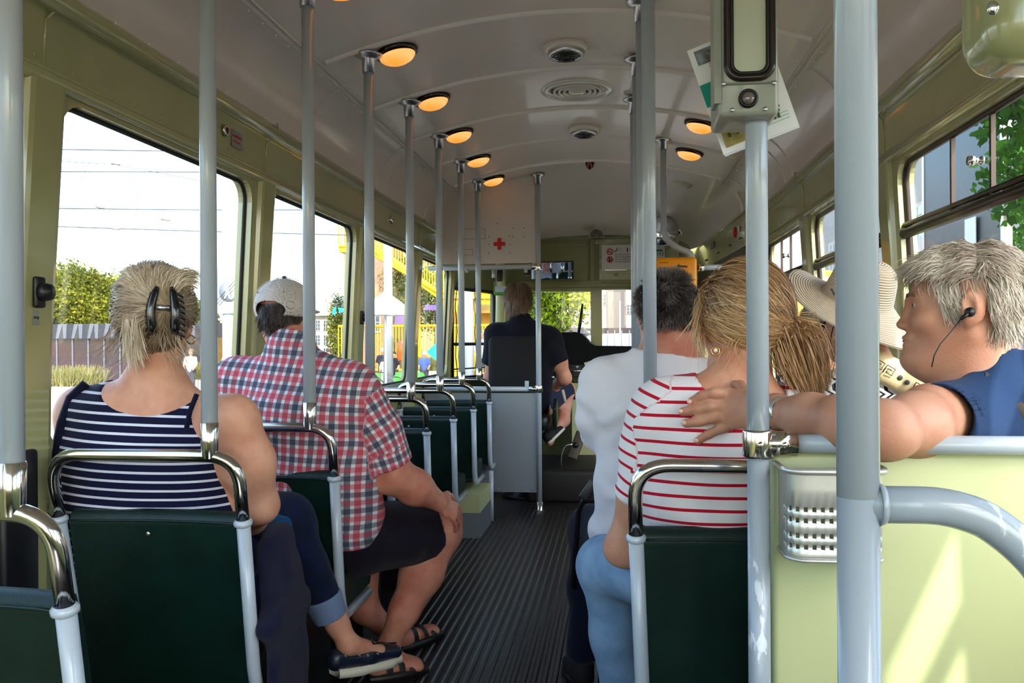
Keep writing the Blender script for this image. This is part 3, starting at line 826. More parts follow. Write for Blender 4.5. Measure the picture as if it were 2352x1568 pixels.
MB().tube([(sx, YR, 0), (sx, YR, zc)], .0195, 20).build('lower_pole', SCUF, t)
MB().tube([(sx, YR, zc), (sx, YR, ztp-.012), (sx, YR, ztp+.01)], [.0195, .0195, .0165], 20).build('upper_pole', POLE, t)
clamp(t, sx, YR, zc, 1.03, .05, 1, .066)
t = thing('window_rail', 'grey horizontal rail over the yellow green partition', 'rail', (sx+.06, YR, zc))
MB().tube([(sx+.06, YR, zc), (1.02, YR, zc)], .0165, 16).build('rail', POLE, t)
t = thing('partition_panel', 'yellow green painted partition panel below the grey rail', 'partition', (.6, YR+.02, 0))
a = at(1772, 1036, YR+.02)
MB().rbox(((a.x+1.0)/2, YR+.035, a.z/2+.01), (1.0-a.x, .03, a.z-.02), .012).build('panel', CREAM, t)
# waste bin
t = thing('waste_bin', 'small perforated aluminium litter bin on the partition', 'bin', at(1870, 1275, YR-.03))
BIN = mat('cast_aluminium', (198, 198, 192), rough=.35, metal=.7, bump=.05, bscale=30)
a = at(1802, 1075, YR-.04); b = at(1802, 1275, YR-.04); xw = .16
def binring(z, ins=0., r=.03):
    x0, x1, y0, y1 = a.x+ins, a.x+xw-ins, YR-.075+ins, YR+.018
    pts = []
    for (cx_, cy_, a0) in ((x1-r, y0+r, 1.5*PI), ):
        pass
    pts = [Vector((x0, y1, z))]+[Vector((x0+r-r*math.cos(q*PI/12), y0+r-r*math.sin(q*PI/12), z)) for q in range(7)]+[Vector((x1-r+r*math.sin(q*PI/12), y0+r-r*math.cos(q*PI/12), z)) for q in range(7)]+[Vector((x1, y1, z))]
    return pts
# body with real holes: built in columns/rows, leaving the hole cells out
def along(z, n):
    pts = binring(z); d = [0]
    for i in range(1, len(pts)): d.append(d[-1]+(pts[i]-pts[i-1]).length)
    out = []
    for k in range(n+1):
        s_ = d[-1]*k/n
        for i in range(1, len(pts)):
            if s_ <= d[i]+1e-9:
                out.append(pts[i-1].lerp(pts[i], (s_-d[i-1])/(d[i]-d[i-1]))); break
    return out
zt_, zb_ = a.z, b.z; H = zt_-zb_
fr = [0, .06, .12, .20, .25, .30, .37, .39, .45, .53, .60, .65, .685, .73, .80, .85, 1]
zz = [zb_+H*f for f in [0, .05, .125, .18, .25, .305, .42, .475, .545, .60, .8, .97, 1]]
holes_rows = {2, 4, 6, 8}
nc = 46; mb = MB(); rows = [along(z, nc) for z in zz]
vs = [p for r_ in rows for p in r_]
fs = []
for i in range(len(zz)-1):
    for j in range(nc):
        if i in holes_rows and j % 2 == 1 and 5 < j < nc-5: continue
        fs.append((i*(nc+1)+j, i*(nc+1)+j+1, (i+1)*(nc+1)+j+1, (i+1)*(nc+1)+j))
mb.add(vs, fs, True)
o_ = mb.build('bin_body', BIN, t); md = o_.modifiers.new('s', 'SOLIDIFY'); md.thickness = .003
MB().tube(binring(zt_, -.004, .034), .006, 8).build('bin_rim', BIN, t)
MB().tube(binring(zb_, .0, .034), .004, 8).build('bin_base_edge', BIN, t)
mb = MB(); q = binring(zb_); mb.prism(q, (0, 0, .003)); mb.build('bin_floor', BIN, t)
# fare display box on top of the stanchion
t = thing('fare_box', 'grey green metal box with rounded glass front and black button', 'box', (sx, YR, ztp))
BOXM = mat('grey_green_metal', (158, 162, 150), rough=.36, coat=.2, bump=.05, bscale=25, var=.1, vscale=8)
a = at(1652, 270, YR-.06); b = at(1790, -40, YR-.06)
cx_, wz = (a.x+b.x)/2, (b.x-a.x)
zb2 = a.z+.004; zt2 = 2.34
MB().rbox((cx_, YR+.012, (zb2+zt2)/2), (wz, .13, zt2-zb2), .008).build('housing', BOXM, t)
yf_ = YR-.055
a2 = at(1660, 196, yf_); b2 = at(1784, -60, yf_)
MB().rbox(((a2.x+b2.x)/2, yf_, (a2.z+zt2-.01)/2), (b2.x-a2.x, .012, zt2-.01-a2.z), .004).build('door_plate', BOXM, t)
ga = at(1666, 186, yf_-.008); gb = at(1779, 186, yf_-.008)
def xzr(x0, x1, z0, z1, y, r, n=7):
    pts = []
    for (c0, c1, s0) in ((x1-r, z1-r, 0), (x0+r, z1-r, PI/2), (x0+r, z0+r, PI), (x1-r, z0+r, 1.5*PI)):
        for k in range(n+1): pts.append(Vector((c0+r*math.cos(s0+PI/2*k/n), y, c1+r*math.sin(s0+PI/2*k/n))))
    return pts
MB().tube(xzr(ga.x+.004, gb.x-.004, ga.z+.004, zt2-.03, yf_-.008, .022), .0065, 10, closed=True).build('rubber_gasket', mat('brown_black_rubber', (38, 26, 24), rough=.25), t)
MB().tube(xzr(ga.x+.011, gb.x-.011, ga.z+.011, zt2-.037, yf_-.010, .018), .0035, 8, closed=True).build('inner_gasket', BLACK, t)
mb = MB(); mb.prism(xzr(ga.x+.01, gb.x-.01, ga.z+.01, zt2-.036, yf_-.0075, .02), (0, .002, 0))
mb.build('display_glass', mat('milky_display', (196, 202, 180), rough=.1, coat=.5), t)
c = at(1719, 225, yf_-.004)
MB().lathe(c+Vector((0, .012, 0)), [(0, 0), (.0165, 0), (.0165, .012), (.0135, .016), (.012, .012), (.0, .012)], (0, -1, 0), 24).build('button_ring', BLACK, t)
MB().ball(c+Vector((0, .001, 0)), .0118, 16, (1, .6, 1)).build('button_lens', mat('grey_lens', (110, 100, 98), rough=.08, coat=1.), t)
for q in ((1682, 252), (1758, 250), (1662, 192), (1778, 190)):
    MB().ball(at(q[0], q[1], yf_-.002 if q[1] > 200 else yf_-.007), .004, 10, (1, .5, 1)).build('screw', STEEL, t)
MB().box(at(1644, 90, YR-.03), (.012, .05, .24)).build('side_flange', BOXM, t)
# papers tucked behind the box
t = thing('leaflet', 'white folded leaflet with a teal band and photos behind the fare box', 'leaflet', at(1700, 300, YR+.1))
YL = YR+.12
A = at(1578, 118, YL); B = at(1662, 357, YL); Cc = at(1835, 289, YL)
ux = (Cc-B).normalized(); uy = (A-B).normalized(); uz = ux.cross(uy)
LW = (Cc-B).length; LH = (A-B).length
def lp(u, v, o=0.): return B+ux*u*LW+uy*v*LH-Vector((0, 1, 0))*o
def lquad(name, u0, v0, u1, v1, m, o=.004, th=.001):
    mb = MB(); mb.prism([lp(u0, v0, o), lp(u1, v0, o), lp(u1, v1, o), lp(u0, v1, o)], (0, th, 0)); return mb.build(name, m, t)
lquad('paper', 0, 0, 1, 1, mat('white_paper', (246, 247, 250), rough=.6), .003, .003)
lquad('back_paper', .02, -.012, 1.01, .97, mat('white_paper', (228, 228, 230)), -.003, .003)
lquad('teal_band', 0.0, .45, .62, .66, mat('teal_print', (0, 150, 130), rough=.5))
PH = mat('photo_print', (150, 165, 175), rough=.4, var=.7, vscale=60, vcol=(90, 80, 78))
lquad('photo', .07, .83, .60, .965, PH); PH2 = mat('photo_print_tram', (196, 176, 110), rough=.4, var=.7, vscale=45, vcol=(150, 140, 80))
lquad('photo', .06, .05, .55, .37, PH2)
text_mesh('lettering', 'Hop-off', .034, lp(.12, .13, .0062), ux, uy, mat('dark_green_ink', (70, 84, 40), rough=.6), t, bold=.0005)
for k in range(4): lquad('text_line', .2, .745+.022*k, .34, .755+.022*k, mat('grey_ink', (170, 172, 176)), .0045)
for k in range(6): lquad('text_line', .24, .48+.022*k, .5, .488+.022*k, mat('pale_ink', (120, 200, 188)), .0055)
for k in range(3): lquad('text_line', .62, .10+.03*k, .93, .106+.03*k, mat('teal_ink', (150, 196, 190)), .0045)
MB().tube([lp(.42, .76, .005)+(ux*math.cos(k*PI/10)+uy*math.sin(k*PI/10))*.016 for k in range(20)], .0015, 5, closed=True).build('round_logo', mat('teal_print', (0, 150, 130)), t)
# big foreground pole with a curved branch
YG = .93
gx = at(1969, 784, YG).x
t = thing('stanchion_pole', 'thick pale grey pole in the right foreground with curved branch', 'pole', (gx, YG, 0))
MB().tube([(gx, YG, 0), (gx, YG, at(1970, 1140, YG).z)], .0215, 28).build('lower_pole', SCUF, t)
MB().tube([(gx, YG, at(1970, 1140, YG).z), (gx, YG, ceil_z(gx)-.0)], .0215, 28).build('upper_pole', POLE, t)
zb3 = at(1970, 1157, YG).z
pts = [Vector((gx, YG, zb3)), at(2140, 1160, YG), at(2190, 1168, YG), at(2260, 1190, YG), at(2330, 1240, YG), at(2400, 1310, YG), at(2440, 1400, YG), at(2455, 1560, YG), (at(2455, 1560, YG).x, YG, 0)]
MB().tube(rpath(pts, .06, 6), .0195, 20).build('curved_branch', SCUF, t)
MB().tube([(gx+.019, YG, zb3), (gx+.026, YG, zb3)], [.0235, .0205], 20).build('weld_bead', SCUF, t)
# green fitting top right
t = thing('green_cover', 'rounded green housing with a metal lock at the upper right', 'cover', at(2300, 60, .95))
c = at(2345, 0, .98)
MB().rbox((c.x+.09, 1.02, c.z+.07), (.25, .12, .27), .04, None, 7).build('housing', PAINT, t)
MB().ball(at(2281, 18, .955), .008, 14, (.8, .5, 1)).build('lock', CHROME, t)

# ------------------------------------------------------------------ pillar buttons, lamps, vents
def stop_button(px_, Y, lab_, side=-1):
    c = wp(side, Y, 0, -.02)
    p = at(px_[0], px_[1], Y); c = wp(side, Y, p.z, -.02)
    t = thing('stop_button', lab_, 'button', c, 'black stop buttons on the window pillars')
    MB().rbox(c+Vector((-side*.006, 0, 0)), (.014, .036, .07), .006).build('plate', BLACK, t)
    MB().lathe(c+Vector((-side*.012, 0, 0)), [(0, 0), (.021, 0), (.022, .012), (.019, .024), (0, .027)], (-side, 0, 0), 20).build('button', BLACK, t)
for y, zz_, s, lb in ((1.885, 1.345, -1, 'black stop button on the left pillar above the STOP sticker'), (4.50, 1.355, -1, 'black stop button on the left pillar far ahead'), (3.19, 1.37, -1, 'black stop button on the left pillar behind the white cap'), (4.50, 1.345, 1, 'black stop button on the right pillar beneath the hat brim')):
    c = wp(s, y, zz_, -.02)
    t = thing('stop_button', lb, 'button', c, 'black stop buttons on the window pillars')
    MB().rbox(c+Vector((-s*.006, 0, 0)), (.014, .036, .075), .006).build('plate', BLACK, t)
    MB().lathe(c+Vector((-s*.012, 0, 0)), [(0, 0), (.021, 0), (.022, .012), (.019, .024), (0, .027)], (-s, 0, 0), 20).build('button', BLACK, t)
c = wp(-1, 1.885, 1.285, -.021)
t = thing('stop_sticker', 'tiny grey sticker reading stop beneath the black button', 'sticker', c)
MB().box(c, (.001, .022, .036)).build('plate', mat('grey_sticker', (140, 142, 138), rough=.5), t)
text_mesh('lettering', 'stop', .011, c+Vector((.001, -.0095, -.003)), (0, 1, 0), (0, 0, 1), INK, t)
LAMPGLASS = mat('lit_lamp_glass', (200, 120, 60), rough=.25, coat=.5, emit=(255, 150, 52), estr=.62)
N_, L_n, b_ = wrap(LAMPGLASS)
tc_ = N_.new('ShaderNodeTexCoord'); sx_ = N_.new('ShaderNodeSeparateXYZ'); L_n.new(tc_.outputs['Generated'], sx_.inputs[0])
rp = N_.new('ShaderNodeValToRGB'); rp.color_ramp.elements[0].position = .0; rp.color_ramp.elements[0].color = srgb(255, 140, 20); rp.color_ramp.elements[1].position = .42; rp.color_ramp.elements[1].color = srgb(255, 172, 100)
L_n.new(sx_.outputs[2], rp.inputs[0]); L_n.new(rp.outputs[0], b_.inputs['Emission Color'])
DARKRIM = mat('dark_lamp_rim', (70, 60, 58), rough=.18, metal=.9)
def ceil_lamp(X, Y, lab_, lit=True, grp='round amber ceiling lamps'):
    z = ceil_z(X); d = X-CX
    nrm = Vector((-2*.155*d/.92**2, 0, -1)).normalized()*1.0
    nrm = Vector((-(2*.155*d/.92**2), 0, -1)).normalized()
    c = Vector((X, Y, z))
    t = thing('ceiling_lamp', lab_, 'lamp', c, grp)
    MB().lathe(c, [(.0, -.004), (.085, -.004), (.088, .004), (.084, .014), (.07, .02), (0, .02)], nrm, 32).build('rim', DARKRIM, t)
    MB().lathe(c, [(.073, .014), (.071, .024), (.060, .036), (.040, .046), (.018, .050), (0, .0505)], nrm, 32).build('shade', LAMPGLASS if lit else mat('unlit_shade', (200, 196, 180), rough=.25, coat=.4), t)
    return t
XLAMP = -.86
lo = ['at the top edge of the view', 'nearest whole one on the left', 'second whole one of the left row', 'third whole one of the left row', 'fourth whole one of the left row', 'last of the left row by the white panel']
for k in range(6): ceil_lamp(XLAMP, 2.63+.665*k, 'lit amber ceiling lamp, '+lo[k])
ceil_lamp(.455, 4.62, 'lit amber ceiling lamp partly behind the white leaflet'); ceil_lamp(.455, 5.30, 'lit amber ceiling lamp on the right ahead of the leaflet')
t = thing('ceiling_vent', 'unlit white round ceiling fixture right of the bent pole', 'vent', (.43, 6.1, 2.38))
c = Vector((at(1568, 412, 6.3).x, 6.3, at(1568, 412, 6.3).z+.015))
MB().lathe(c, [(0, -.03), (.145, -.03), (.14, .0), (.12, .012), (0, .012)], (-.3, -.15, -1), 32).build('base', CEIL, t)
MB().lathe(c+Vector((-.0, 0, -.012)), [(0, 0), (.098, 0), (.102, .006), (.09, .012), (.082, .012), (.078, .03), (.05, .045), (0, .048)], (-.3, -.15, -1), 32).build('ring', STEEL, t)
MB().lathe(c+Vector((0, 0, -.022)), [(.078, 0), (.072, .03), (.045, .045), (0, .048)], (-.3, -.15, -1), 32).build('shade', mat('unlit_shade', (200, 196, 180)), t)
RIMW = mat('white_vent_rim', (214, 208, 200), rough=.22, coat=.5)
def mushroom(px_, py_, Y, lab_):
    c = Vector((at(px_, py_, Y).x, Y, ceil_z(at(px_, py_, Y).x)))
    t = thing('ceiling_vent', lab_, 'vent', c, 'round vents along the middle of the ceiling')
    MB().lathe(c, [(.02, -.01), (.085, -.006), (.095, .01), (.09, .024), (.078, .03), (0, .03)], (0, 0, -1), 32).build('rim', RIMW, t)
    MB().lathe(c, [(.078, .028), (.079, .036), (.074, .046), (.066, .05), (.06, .046), (.06, .04), (0, .04)], (0, 0, -1), 32).build('metal_ring', STEEL, t)
    mb = MB()
    for r_ in (.05, .038, .026, .014): mb.tube([c+Vector((math.cos(k*PI/12)*r_, math.sin(k*PI/12)*r_, -.047)) for k in range(24)], .003, 6, closed=True)
    for k in range(6): mb.tube([c+Vector((0, 0, -.049)), c+Vector((math.cos(k*PI/3)*.06, math.sin(k*PI/3)*.06, -.047))], .0025, 6)
    mb.build('grille', mat('dark_grille', (60, 62, 60), rough=.3, metal=.8), t)
mushroom(1300, 100, 3.55, 'mushroom vent with dark metal grille nearest on the ceiling')
mushroom(1342, 305, 4.93, 'mushroom vent with dark metal grille farther along the ceiling')
c = Vector((at(1326, 207, 4.18).x, 4.18, ceil_z(-.2)))
t = thing('ceiling_vent', 'wide flat round vent of concentric rings on the ceiling', 'vent', c, 'round vents along the middle of the ceiling')
MB().lathe(c, [(.0, -.004), (.18, -.004), (.182, .004), (.176, .010), (.14, .014), (.134, .004), (.13, .001), (0, .001)], (0, 0, -1), 40).build('rim', RIMW, t)
MB().lathe(c, [(0, .0015), (.132, .0015), (.132, .003), (0, .003)], (0, 0, -1), 40).build('dark_cavity', BLACK, t)
for r_ in (.112, .088, .064): MB().lathe(c, [(r_-.004, .003), (r_-.006, .014), (r_+.004, .018), (r_+.008, .012), (r_+.006, .003)], (0, 0, -1), 40).build('louvre_ring', RIMW, t)
MB().lathe(c, [(.044, .003), (.042, .016), (.03, .02), (0, .02)], (0, 0, -1), 32).build('hub', RIMW, t)
c = Vector((at(1355, 377, 5.9).x, 5.86, ceil_z(-.2)))
t = thing('indicator_lamp', 'small dark red indicator lamp on the ceiling', 'lamp', c)
MB().lathe(c, [(0, 0), (.04, 0), (.038, .008), (0, .008)], (0, 0, -1), 20).build('base', STEEL, t)
MB().lathe(c, [(.033, .008), (.03, .025), (.022, .045), (.008, .056), (0, .057)], (0, 0, -1), 20).build('lens', mat('dark_red_lens', (88, 10, 14), rough=.15, coat=.6), t)
# things on the left header
t = thing('emergency_sign', 'small red lettered plate on the left header panel', 'sign', wp(-1, 3.0, 1.97))
c = wp(-1, 2.93, 1.955, -.003); MB().box(c, (.003, .085, .06)).build('plate', mat('grey_sticker', (140, 142, 138)), t)
text_mesh('lettering', 'raamklem', .018, c+Vector((.002, -.04, .005)), (0, 1, 0), (0, 0, 1), RED, t)
text_mesh('lettering', 'inslaan bij nood', .009, c+Vector((.002, -.035, -.012)), (0, 1, 0), (0, 0, 1), RED, t)
c = wp(-1, 2.83, 1.965, -.004)
t = thing('red_button', 'round red button in a chrome ring on the left header', 'button', c)
MB().lathe(c, [(0, 0), (.021, 0), (.02, .008), (.015, .01), (0, .006)], (1, 0, 0), 20).build('ring', CHROME, t)
MB().ball(c+Vector((.006, 0, 0)), .014, 12, (.5, 1, 1)).build('button', mat('red_lens', (90, 8, 10)), t)
c = wp(-1, 5.05, 1.965, -.004)
tag(MB().ball(c, .024, 16, (.6, 1, 1)).build('header_knob', CHROME, None, c), 'chrome dome knob on the left header far ahead', 'knob')
for s, y in ((-1, 5.2), (1, 5.2)):
    c = Vector((CX+s*1.13, y, 2.17)); tag(MB().ball(c, .012, 10, (.6, 1, 1.6)).build('ceiling_catch', BLACK, None, c), 'small dark catch on the %s cove' % ('left' if s < 0 else 'right'), 'catch')
# dark lower fitting by the left wall
mb = MB(); mb.rbox((wp(-1, 1.9, .5, -.02).x, 1.83, .52), (.05, .12, .9), .01)
tag(mb.build('window_winder_box', BLACK, None, (wp(-1, 1.9, .5).x, 1.83, .1)), 'black box on the left wall behind the corner seat', 'box')
# ------------------------------------------------------------------ implicit bodies: smooth unions of tapered limbs, meshed as one surface
def V3(*a): return np.array(a[0] if len(a) == 1 else a, dtype=np.float64)
def unit(v):
    v = np.asarray(v, float); return v/max(np.linalg.norm(v), 1e-9)
class Body:
    def __init__(s, vox=.006): s.vox = vox; s.P = []; s.noise = None
    def cap(s, a, b, r1, r2=None, k=.02, w=None, side=None, op='u', mode='limb', end=None, cut=None):
        """tapered limb a-b; r1/r2 = half depth, w=(w1,w2) half width along side"""
        r2 = r1 if r2 is None else r2
        a = V3(tuple(a)); b = V3(tuple(b))
        ax = unit(b-a) if np.linalg.norm(b-a) > 1e-6 else V3(0, 0, 1)
        sv = V3(tuple(side)) if side is not None else (V3(1, 0, 0) if abs(ax[0]) < .8 else V3(0, 0, 1))
        sv = unit(sv-ax*np.dot(sv, ax)); ov = np.cross(ax, sv)
        w1, w2 = w if w is not None else (r1, r2)
        s.P.append(dict(t='cap', a=a, b=b, r=(r1, r2), w=(w1, w2), sv=sv, ov=ov, ax=ax, k=k, op=op, mode=mode, end=end, cut=cut, L=float(np.linalg.norm(b-a))))
        return s
    def ell(s, c, rad, rot=None, k=.02, op='u', mode='limb'):
        Rm = np.eye(3) if rot is None else np.array([list(r) for r in rot])
        s.P.append(dict(t='ell', c=V3(tuple(c)), rad=V3(tuple(rad)), R=Rm, k=k, op=op, mode=mode)); return s
    def chain(s, pts, rs, k=.02, **kw):
        for i in range(len(pts)-1): s.cap(pts[i], pts[i+1], rs[i], rs[i+1], k=k, **kw)
        return s
    def bounds(s, p):
        if p['t'] == 'cap':
            m = max(*p['r'], *p['w'])
            return np.minimum(p['a'], p['b'])-m, np.maximum(p['a'], p['b'])+m
        m = p['rad'].max(); return p['c']-m, p['c']+m
    def dist(s, p, X, Y, Z, full=False):
        if p['t'] == 'cap':
            a = p['a']; ab = p['b']-a; L2 = max(np.dot(ab, ab), 1e-12)
            x = X-a[0]; y = Y-a[1]; z = Z-a[2]
            tt = (x*ab[0]+y*ab[1]+z*ab[2])/L2
            t = np.clip(tt, 0, 1)
            x = x-t*ab[0]; y = y-t*ab[1]; z = z-t*ab[2]
            sv, ov, ax = p['sv'], p['ov'], p['ax']
            q1 = x*sv[0]+y*sv[1]+z*sv[2]; q2 = x*ov[0]+y*ov[1]+z*ov[2]; q3 = x*ax[0]+y*ax[1]+z*ax[2]
            w = p['w'][0]+(p['w'][1]-p['w'][0])*t; r = p['r'][0]+(p['r'][1]-p['r'][0])*t
            e = np.minimum(w, r) if p['end'] is None else p['end']
            q = np.sqrt((q1/w)**2+(q2/r)**2+(q3/e)**2); m = np.minimum(w, r)
            d = (q-1)*m
            if p['cut']:      # flat ends: (near, far) lengths past the ends
                c0, c1 = p['cut']; L = p['L']
                if c0 is not None: d = np.maximum(d, -(tt*L+c0))
                if c1 is not None: d = np.maximum(d, tt*L-L-c1)
            if full: return d, tt*p['L'], np.arctan2(q1, -q2)*(w+r)/2
            return d
        c = p['c']; Rm = p['R']; x = X-c[0]; y = Y-c[1]; z = Z-c[2]; rad = p['rad']
        u = (Rm[0, 0]*x+Rm[1, 0]*y+Rm[2, 0]*z)/rad[0]; v = (Rm[0, 1]*x+Rm[1, 1]*y+Rm[2, 1]*z)/rad[1]; w = (Rm[0, 2]*x+Rm[1, 2]*y+Rm[2, 2]*z)/rad[2]
        q = np.sqrt(u*u+v*v+w*w); d = (q-1)*rad.min()
        if full: return d, z, np.arctan2(x, -y)*rad.mean()
        return d
    def mesh(s, iters=1):
        h = s.vox
        lo = np.min([s.bounds(p)[0] for p in s.P if p['op'] == 'u'], 0)-4*h-.012; hi = np.max([s.bounds(p)[1] for p in s.P if p['op'] == 'u'], 0)+4*h+.012
        n = np.ceil((hi-lo)/h).astype(int)+1
        D = np.full(n, 1.0, np.float32)
        axs = [lo[i]+h*np.arange(n[i]) for i in range(3)]
        for p in s.P:
            l, u = s.bounds(p); mg = p['k']+3*h+.01
            i0 = np.clip(np.floor((l-mg-lo)/h).astype(int), 0, n-1); i1 = np.clip(np.ceil((u+mg-lo)/h).astype(int)+1, 1, n)
            if np.any(i1 <= i0): continue
            sl = tuple(slice(i0[i], i1[i]) for i in range(3))
            X, Y, Z = np.meshgrid(axs[0][sl[0]], axs[1][sl[1]], axs[2][sl[2]], indexing='ij', sparse=True)
            d = s.dist(p, X, Y, Z).astype(np.float32)
            sub = D[sl]; k = p['k']
            if p['op'] == 'u':
                hh = np.maximum(k-np.abs(sub-d), 0)/k
                D[sl] = np.minimum(sub, d)-hh*hh*k*.25
            else:
                d = -d; hh = np.maximum(k-np.abs(sub-d), 0)/k
                D[sl] = np.maximum(sub, d)+hh*hh*k*.25
        if s.noise is not None:
            X, Y, Z = np.meshgrid(*axs, indexing='ij', sparse=True)
            D = D+s.noise(X, Y, Z).astype(np.float32)*(np.abs(D) < .05)
        return surface_nets(D, lo, h, iters)
def surface_nets(D, lo, h, iters):
    ins = D < 0
    n = D.shape
    c = [slice(0, -1), slice(1, None)]
    cnt = np.zeros(tuple(x-1 for x in n), np.int8)
    for i in c:
        for j in c:
            for k in c: cnt += ins[i, j, k]
    act = (cnt > 0) & (cnt < 8)
    idx = np.argwhere(act)
    vid = np.full(act.shape, -1, np.int64); vid[act] = np.arange(len(idx))
    acc = np.zeros((len(idx), 3)); num = np.zeros(len(idx))
    corners = [(i, j, k) for i in (0, 1) for j in (0, 1) for k in (0, 1)]
    cv = {q: D[idx[:, 0]+q[0], idx[:, 1]+q[1], idx[:, 2]+q[2]] for q in corners}
    for q in corners:
        for a in range(3):
            if q[a]: continue
            r = list(q); r[a] = 1; r = tuple(r)
            d0, d1 = cv[q], cv[r]; m = (d0 < 0) != (d1 < 0)
            t = np.where(m, d0/np.where(np.abs(d0-d1) < 1e-9, 1, d0-d1), 0)
            p = np.zeros((len(idx), 3)); p += q; p[:, a] += t
            acc[m] += p[m]; num[m] += 1
    V = (idx+acc/np.maximum(num, 1)[:, None])*h+lo
    F = []
    for a in range(3):
        b, c2 = (a+1) % 3, (a+2) % 3
        s0 = [slice(None)]*3; s1 = [slice(None)]*3
        s0[a] = slice(0, -1); s1[a] = slice(1, None)
        i0 = ins[tuple(s0)]; i1 = ins[tuple(s1)]
        for flip, mk in ((False, i0 & ~i1), (True, ~i0 & i1)):
            e = np.argwhere(mk)
            e = e[(e[:, b] > 0) & (e[:, c2] > 0) & (e[:, b] < n[b]-1) & (e[:, c2] < n[c2]-1)]
            o = []
            for db, dc in ((-1, -1), (0, -1), (0, 0), (-1, 0)):
                f = e.copy(); f[:, b] += db; f[:, c2] += dc; o.append(vid[f[:, 0], f[:, 1], f[:, 2]])
            q = np.stack(o, 1)
            if flip: q = q[:, ::-1]
            F.append(q)
    F = np.concatenate(F); F = F[(F >= 0).all(1)]
    for _ in range(iters):
        A = np.zeros_like(V); N = np.zeros(len(V))
        for i in range(4):
            j = (i+1) % 4
            np.add.at(A, F[:, i], V[F[:, j]]); np.add.at(A, F[:, j], V[F[:, i]]); np.add.at(N, F[:, i], 1); np.add.at(N, F[:, j], 1)
        V = V*.5+.5*A/np.maximum(N, 1)[:, None]
    return V, F
def np_object(name, V, F, m, parent=None, origin=None, smooth=True, attrs=None, uvs=None):
    me = bpy.data.meshes.new(name)
    org = np.array(wloc(parent)) if parent is not None else np.array(origin if origin is not None else (0, 0, 0), float)
    V = np.asarray(V, float)-org
    nv, nf = len(V), len(F); k = F.shape[1]
    me.vertices.add(nv); me.vertices.foreach_set('co', V.astype(np.float32).ravel())
    me.loops.add(nf*k); me.loops.foreach_set('vertex_index', F.astype(np.int32).ravel())
    me.polygons.add(nf); me.polygons.foreach_set('loop_start', np.arange(0, nf*k, k, dtype=np.int32)); me.polygons.foreach_set('use_smooth', np.full(nf, smooth))
    me.update(calc_edges=True); me.validate()
    for nm, arr in (attrs or {}).items():
        arr = np.asarray(arr, np.float32)
        if arr.ndim == 1: at_ = me.attributes.new(nm, 'FLOAT', 'POINT'); at_.data.foreach_set('value', arr)
        else: at_ = me.attributes.new(nm, 'FLOAT_VECTOR', 'POINT'); at_.data.foreach_set('vector', arr.ravel())
    for mm in (m if isinstance(m, (list, tuple)) else [m]): me.materials.append(mm)
    o = bpy.data.objects.new(name, me); COL.objects.link(o)
    if parent is not None: o.parent = parent
    else: o.location = tuple(org)
    return o
def build_body(B, name, m, parent=None, origin=None, iters=1, uv=False, frame=None):
    """frame=(origin, right, up): planar coordinates for prims of mode 'torso'"""
    V, F = B.mesh(iters)
    attrs = None
    if uv:
        best = np.full(len(V), 9.); U = np.zeros((len(V), 3))
        for i, p in enumerate(B.P):
            if p['op'] != 'u': continue
            d, v, u = B.dist(p, V[:, 0], V[:, 1], V[:, 2], True)
            if p['mode'] == 'torso':
                o_, rt, up = frame; W_ = V-np.array(o_); u = W_@np.array(rt); v = W_@np.array(up)
            elif isinstance(p['mode'], tuple): v = v+p['mode'][1]; u = u+(p['mode'][2] if len(p['mode']) > 2 else 0)
            mk = d < best-(.010 if isinstance(p['mode'], tuple) else .001)
            best[mk] = d[mk]; U[mk, 0] = u[mk]; U[mk, 1] = v[mk]; U[mk, 2] = i
        attrs = {'cuv': U}
    return np_object(name, V, F, m, parent, origin, attrs=attrs)
def folds(amp, freq, seed=0, dirz=1.0):
    rs = np.random.RandomState(seed); ph = rs.rand(12)*6.28
    def f(X, Y, Z):
        w = .6*np.sin(X*freq*.7+ph[0]+1.5*np.sin(Z*freq*.4+ph[1]))+.6*np.sin(Z*freq*.5*dirz+ph[2]+1.3*np.sin(Y*freq*.5+ph[3]))
        return amp*(np.sin(X*freq*.45+Z*freq*dirz+Y*freq*.3+ph[4]+1.8*w)+.5*np.sin(-X*freq*.9+Z*freq*1.5*dirz+ph[5]+2.2*w))*.66
    return f
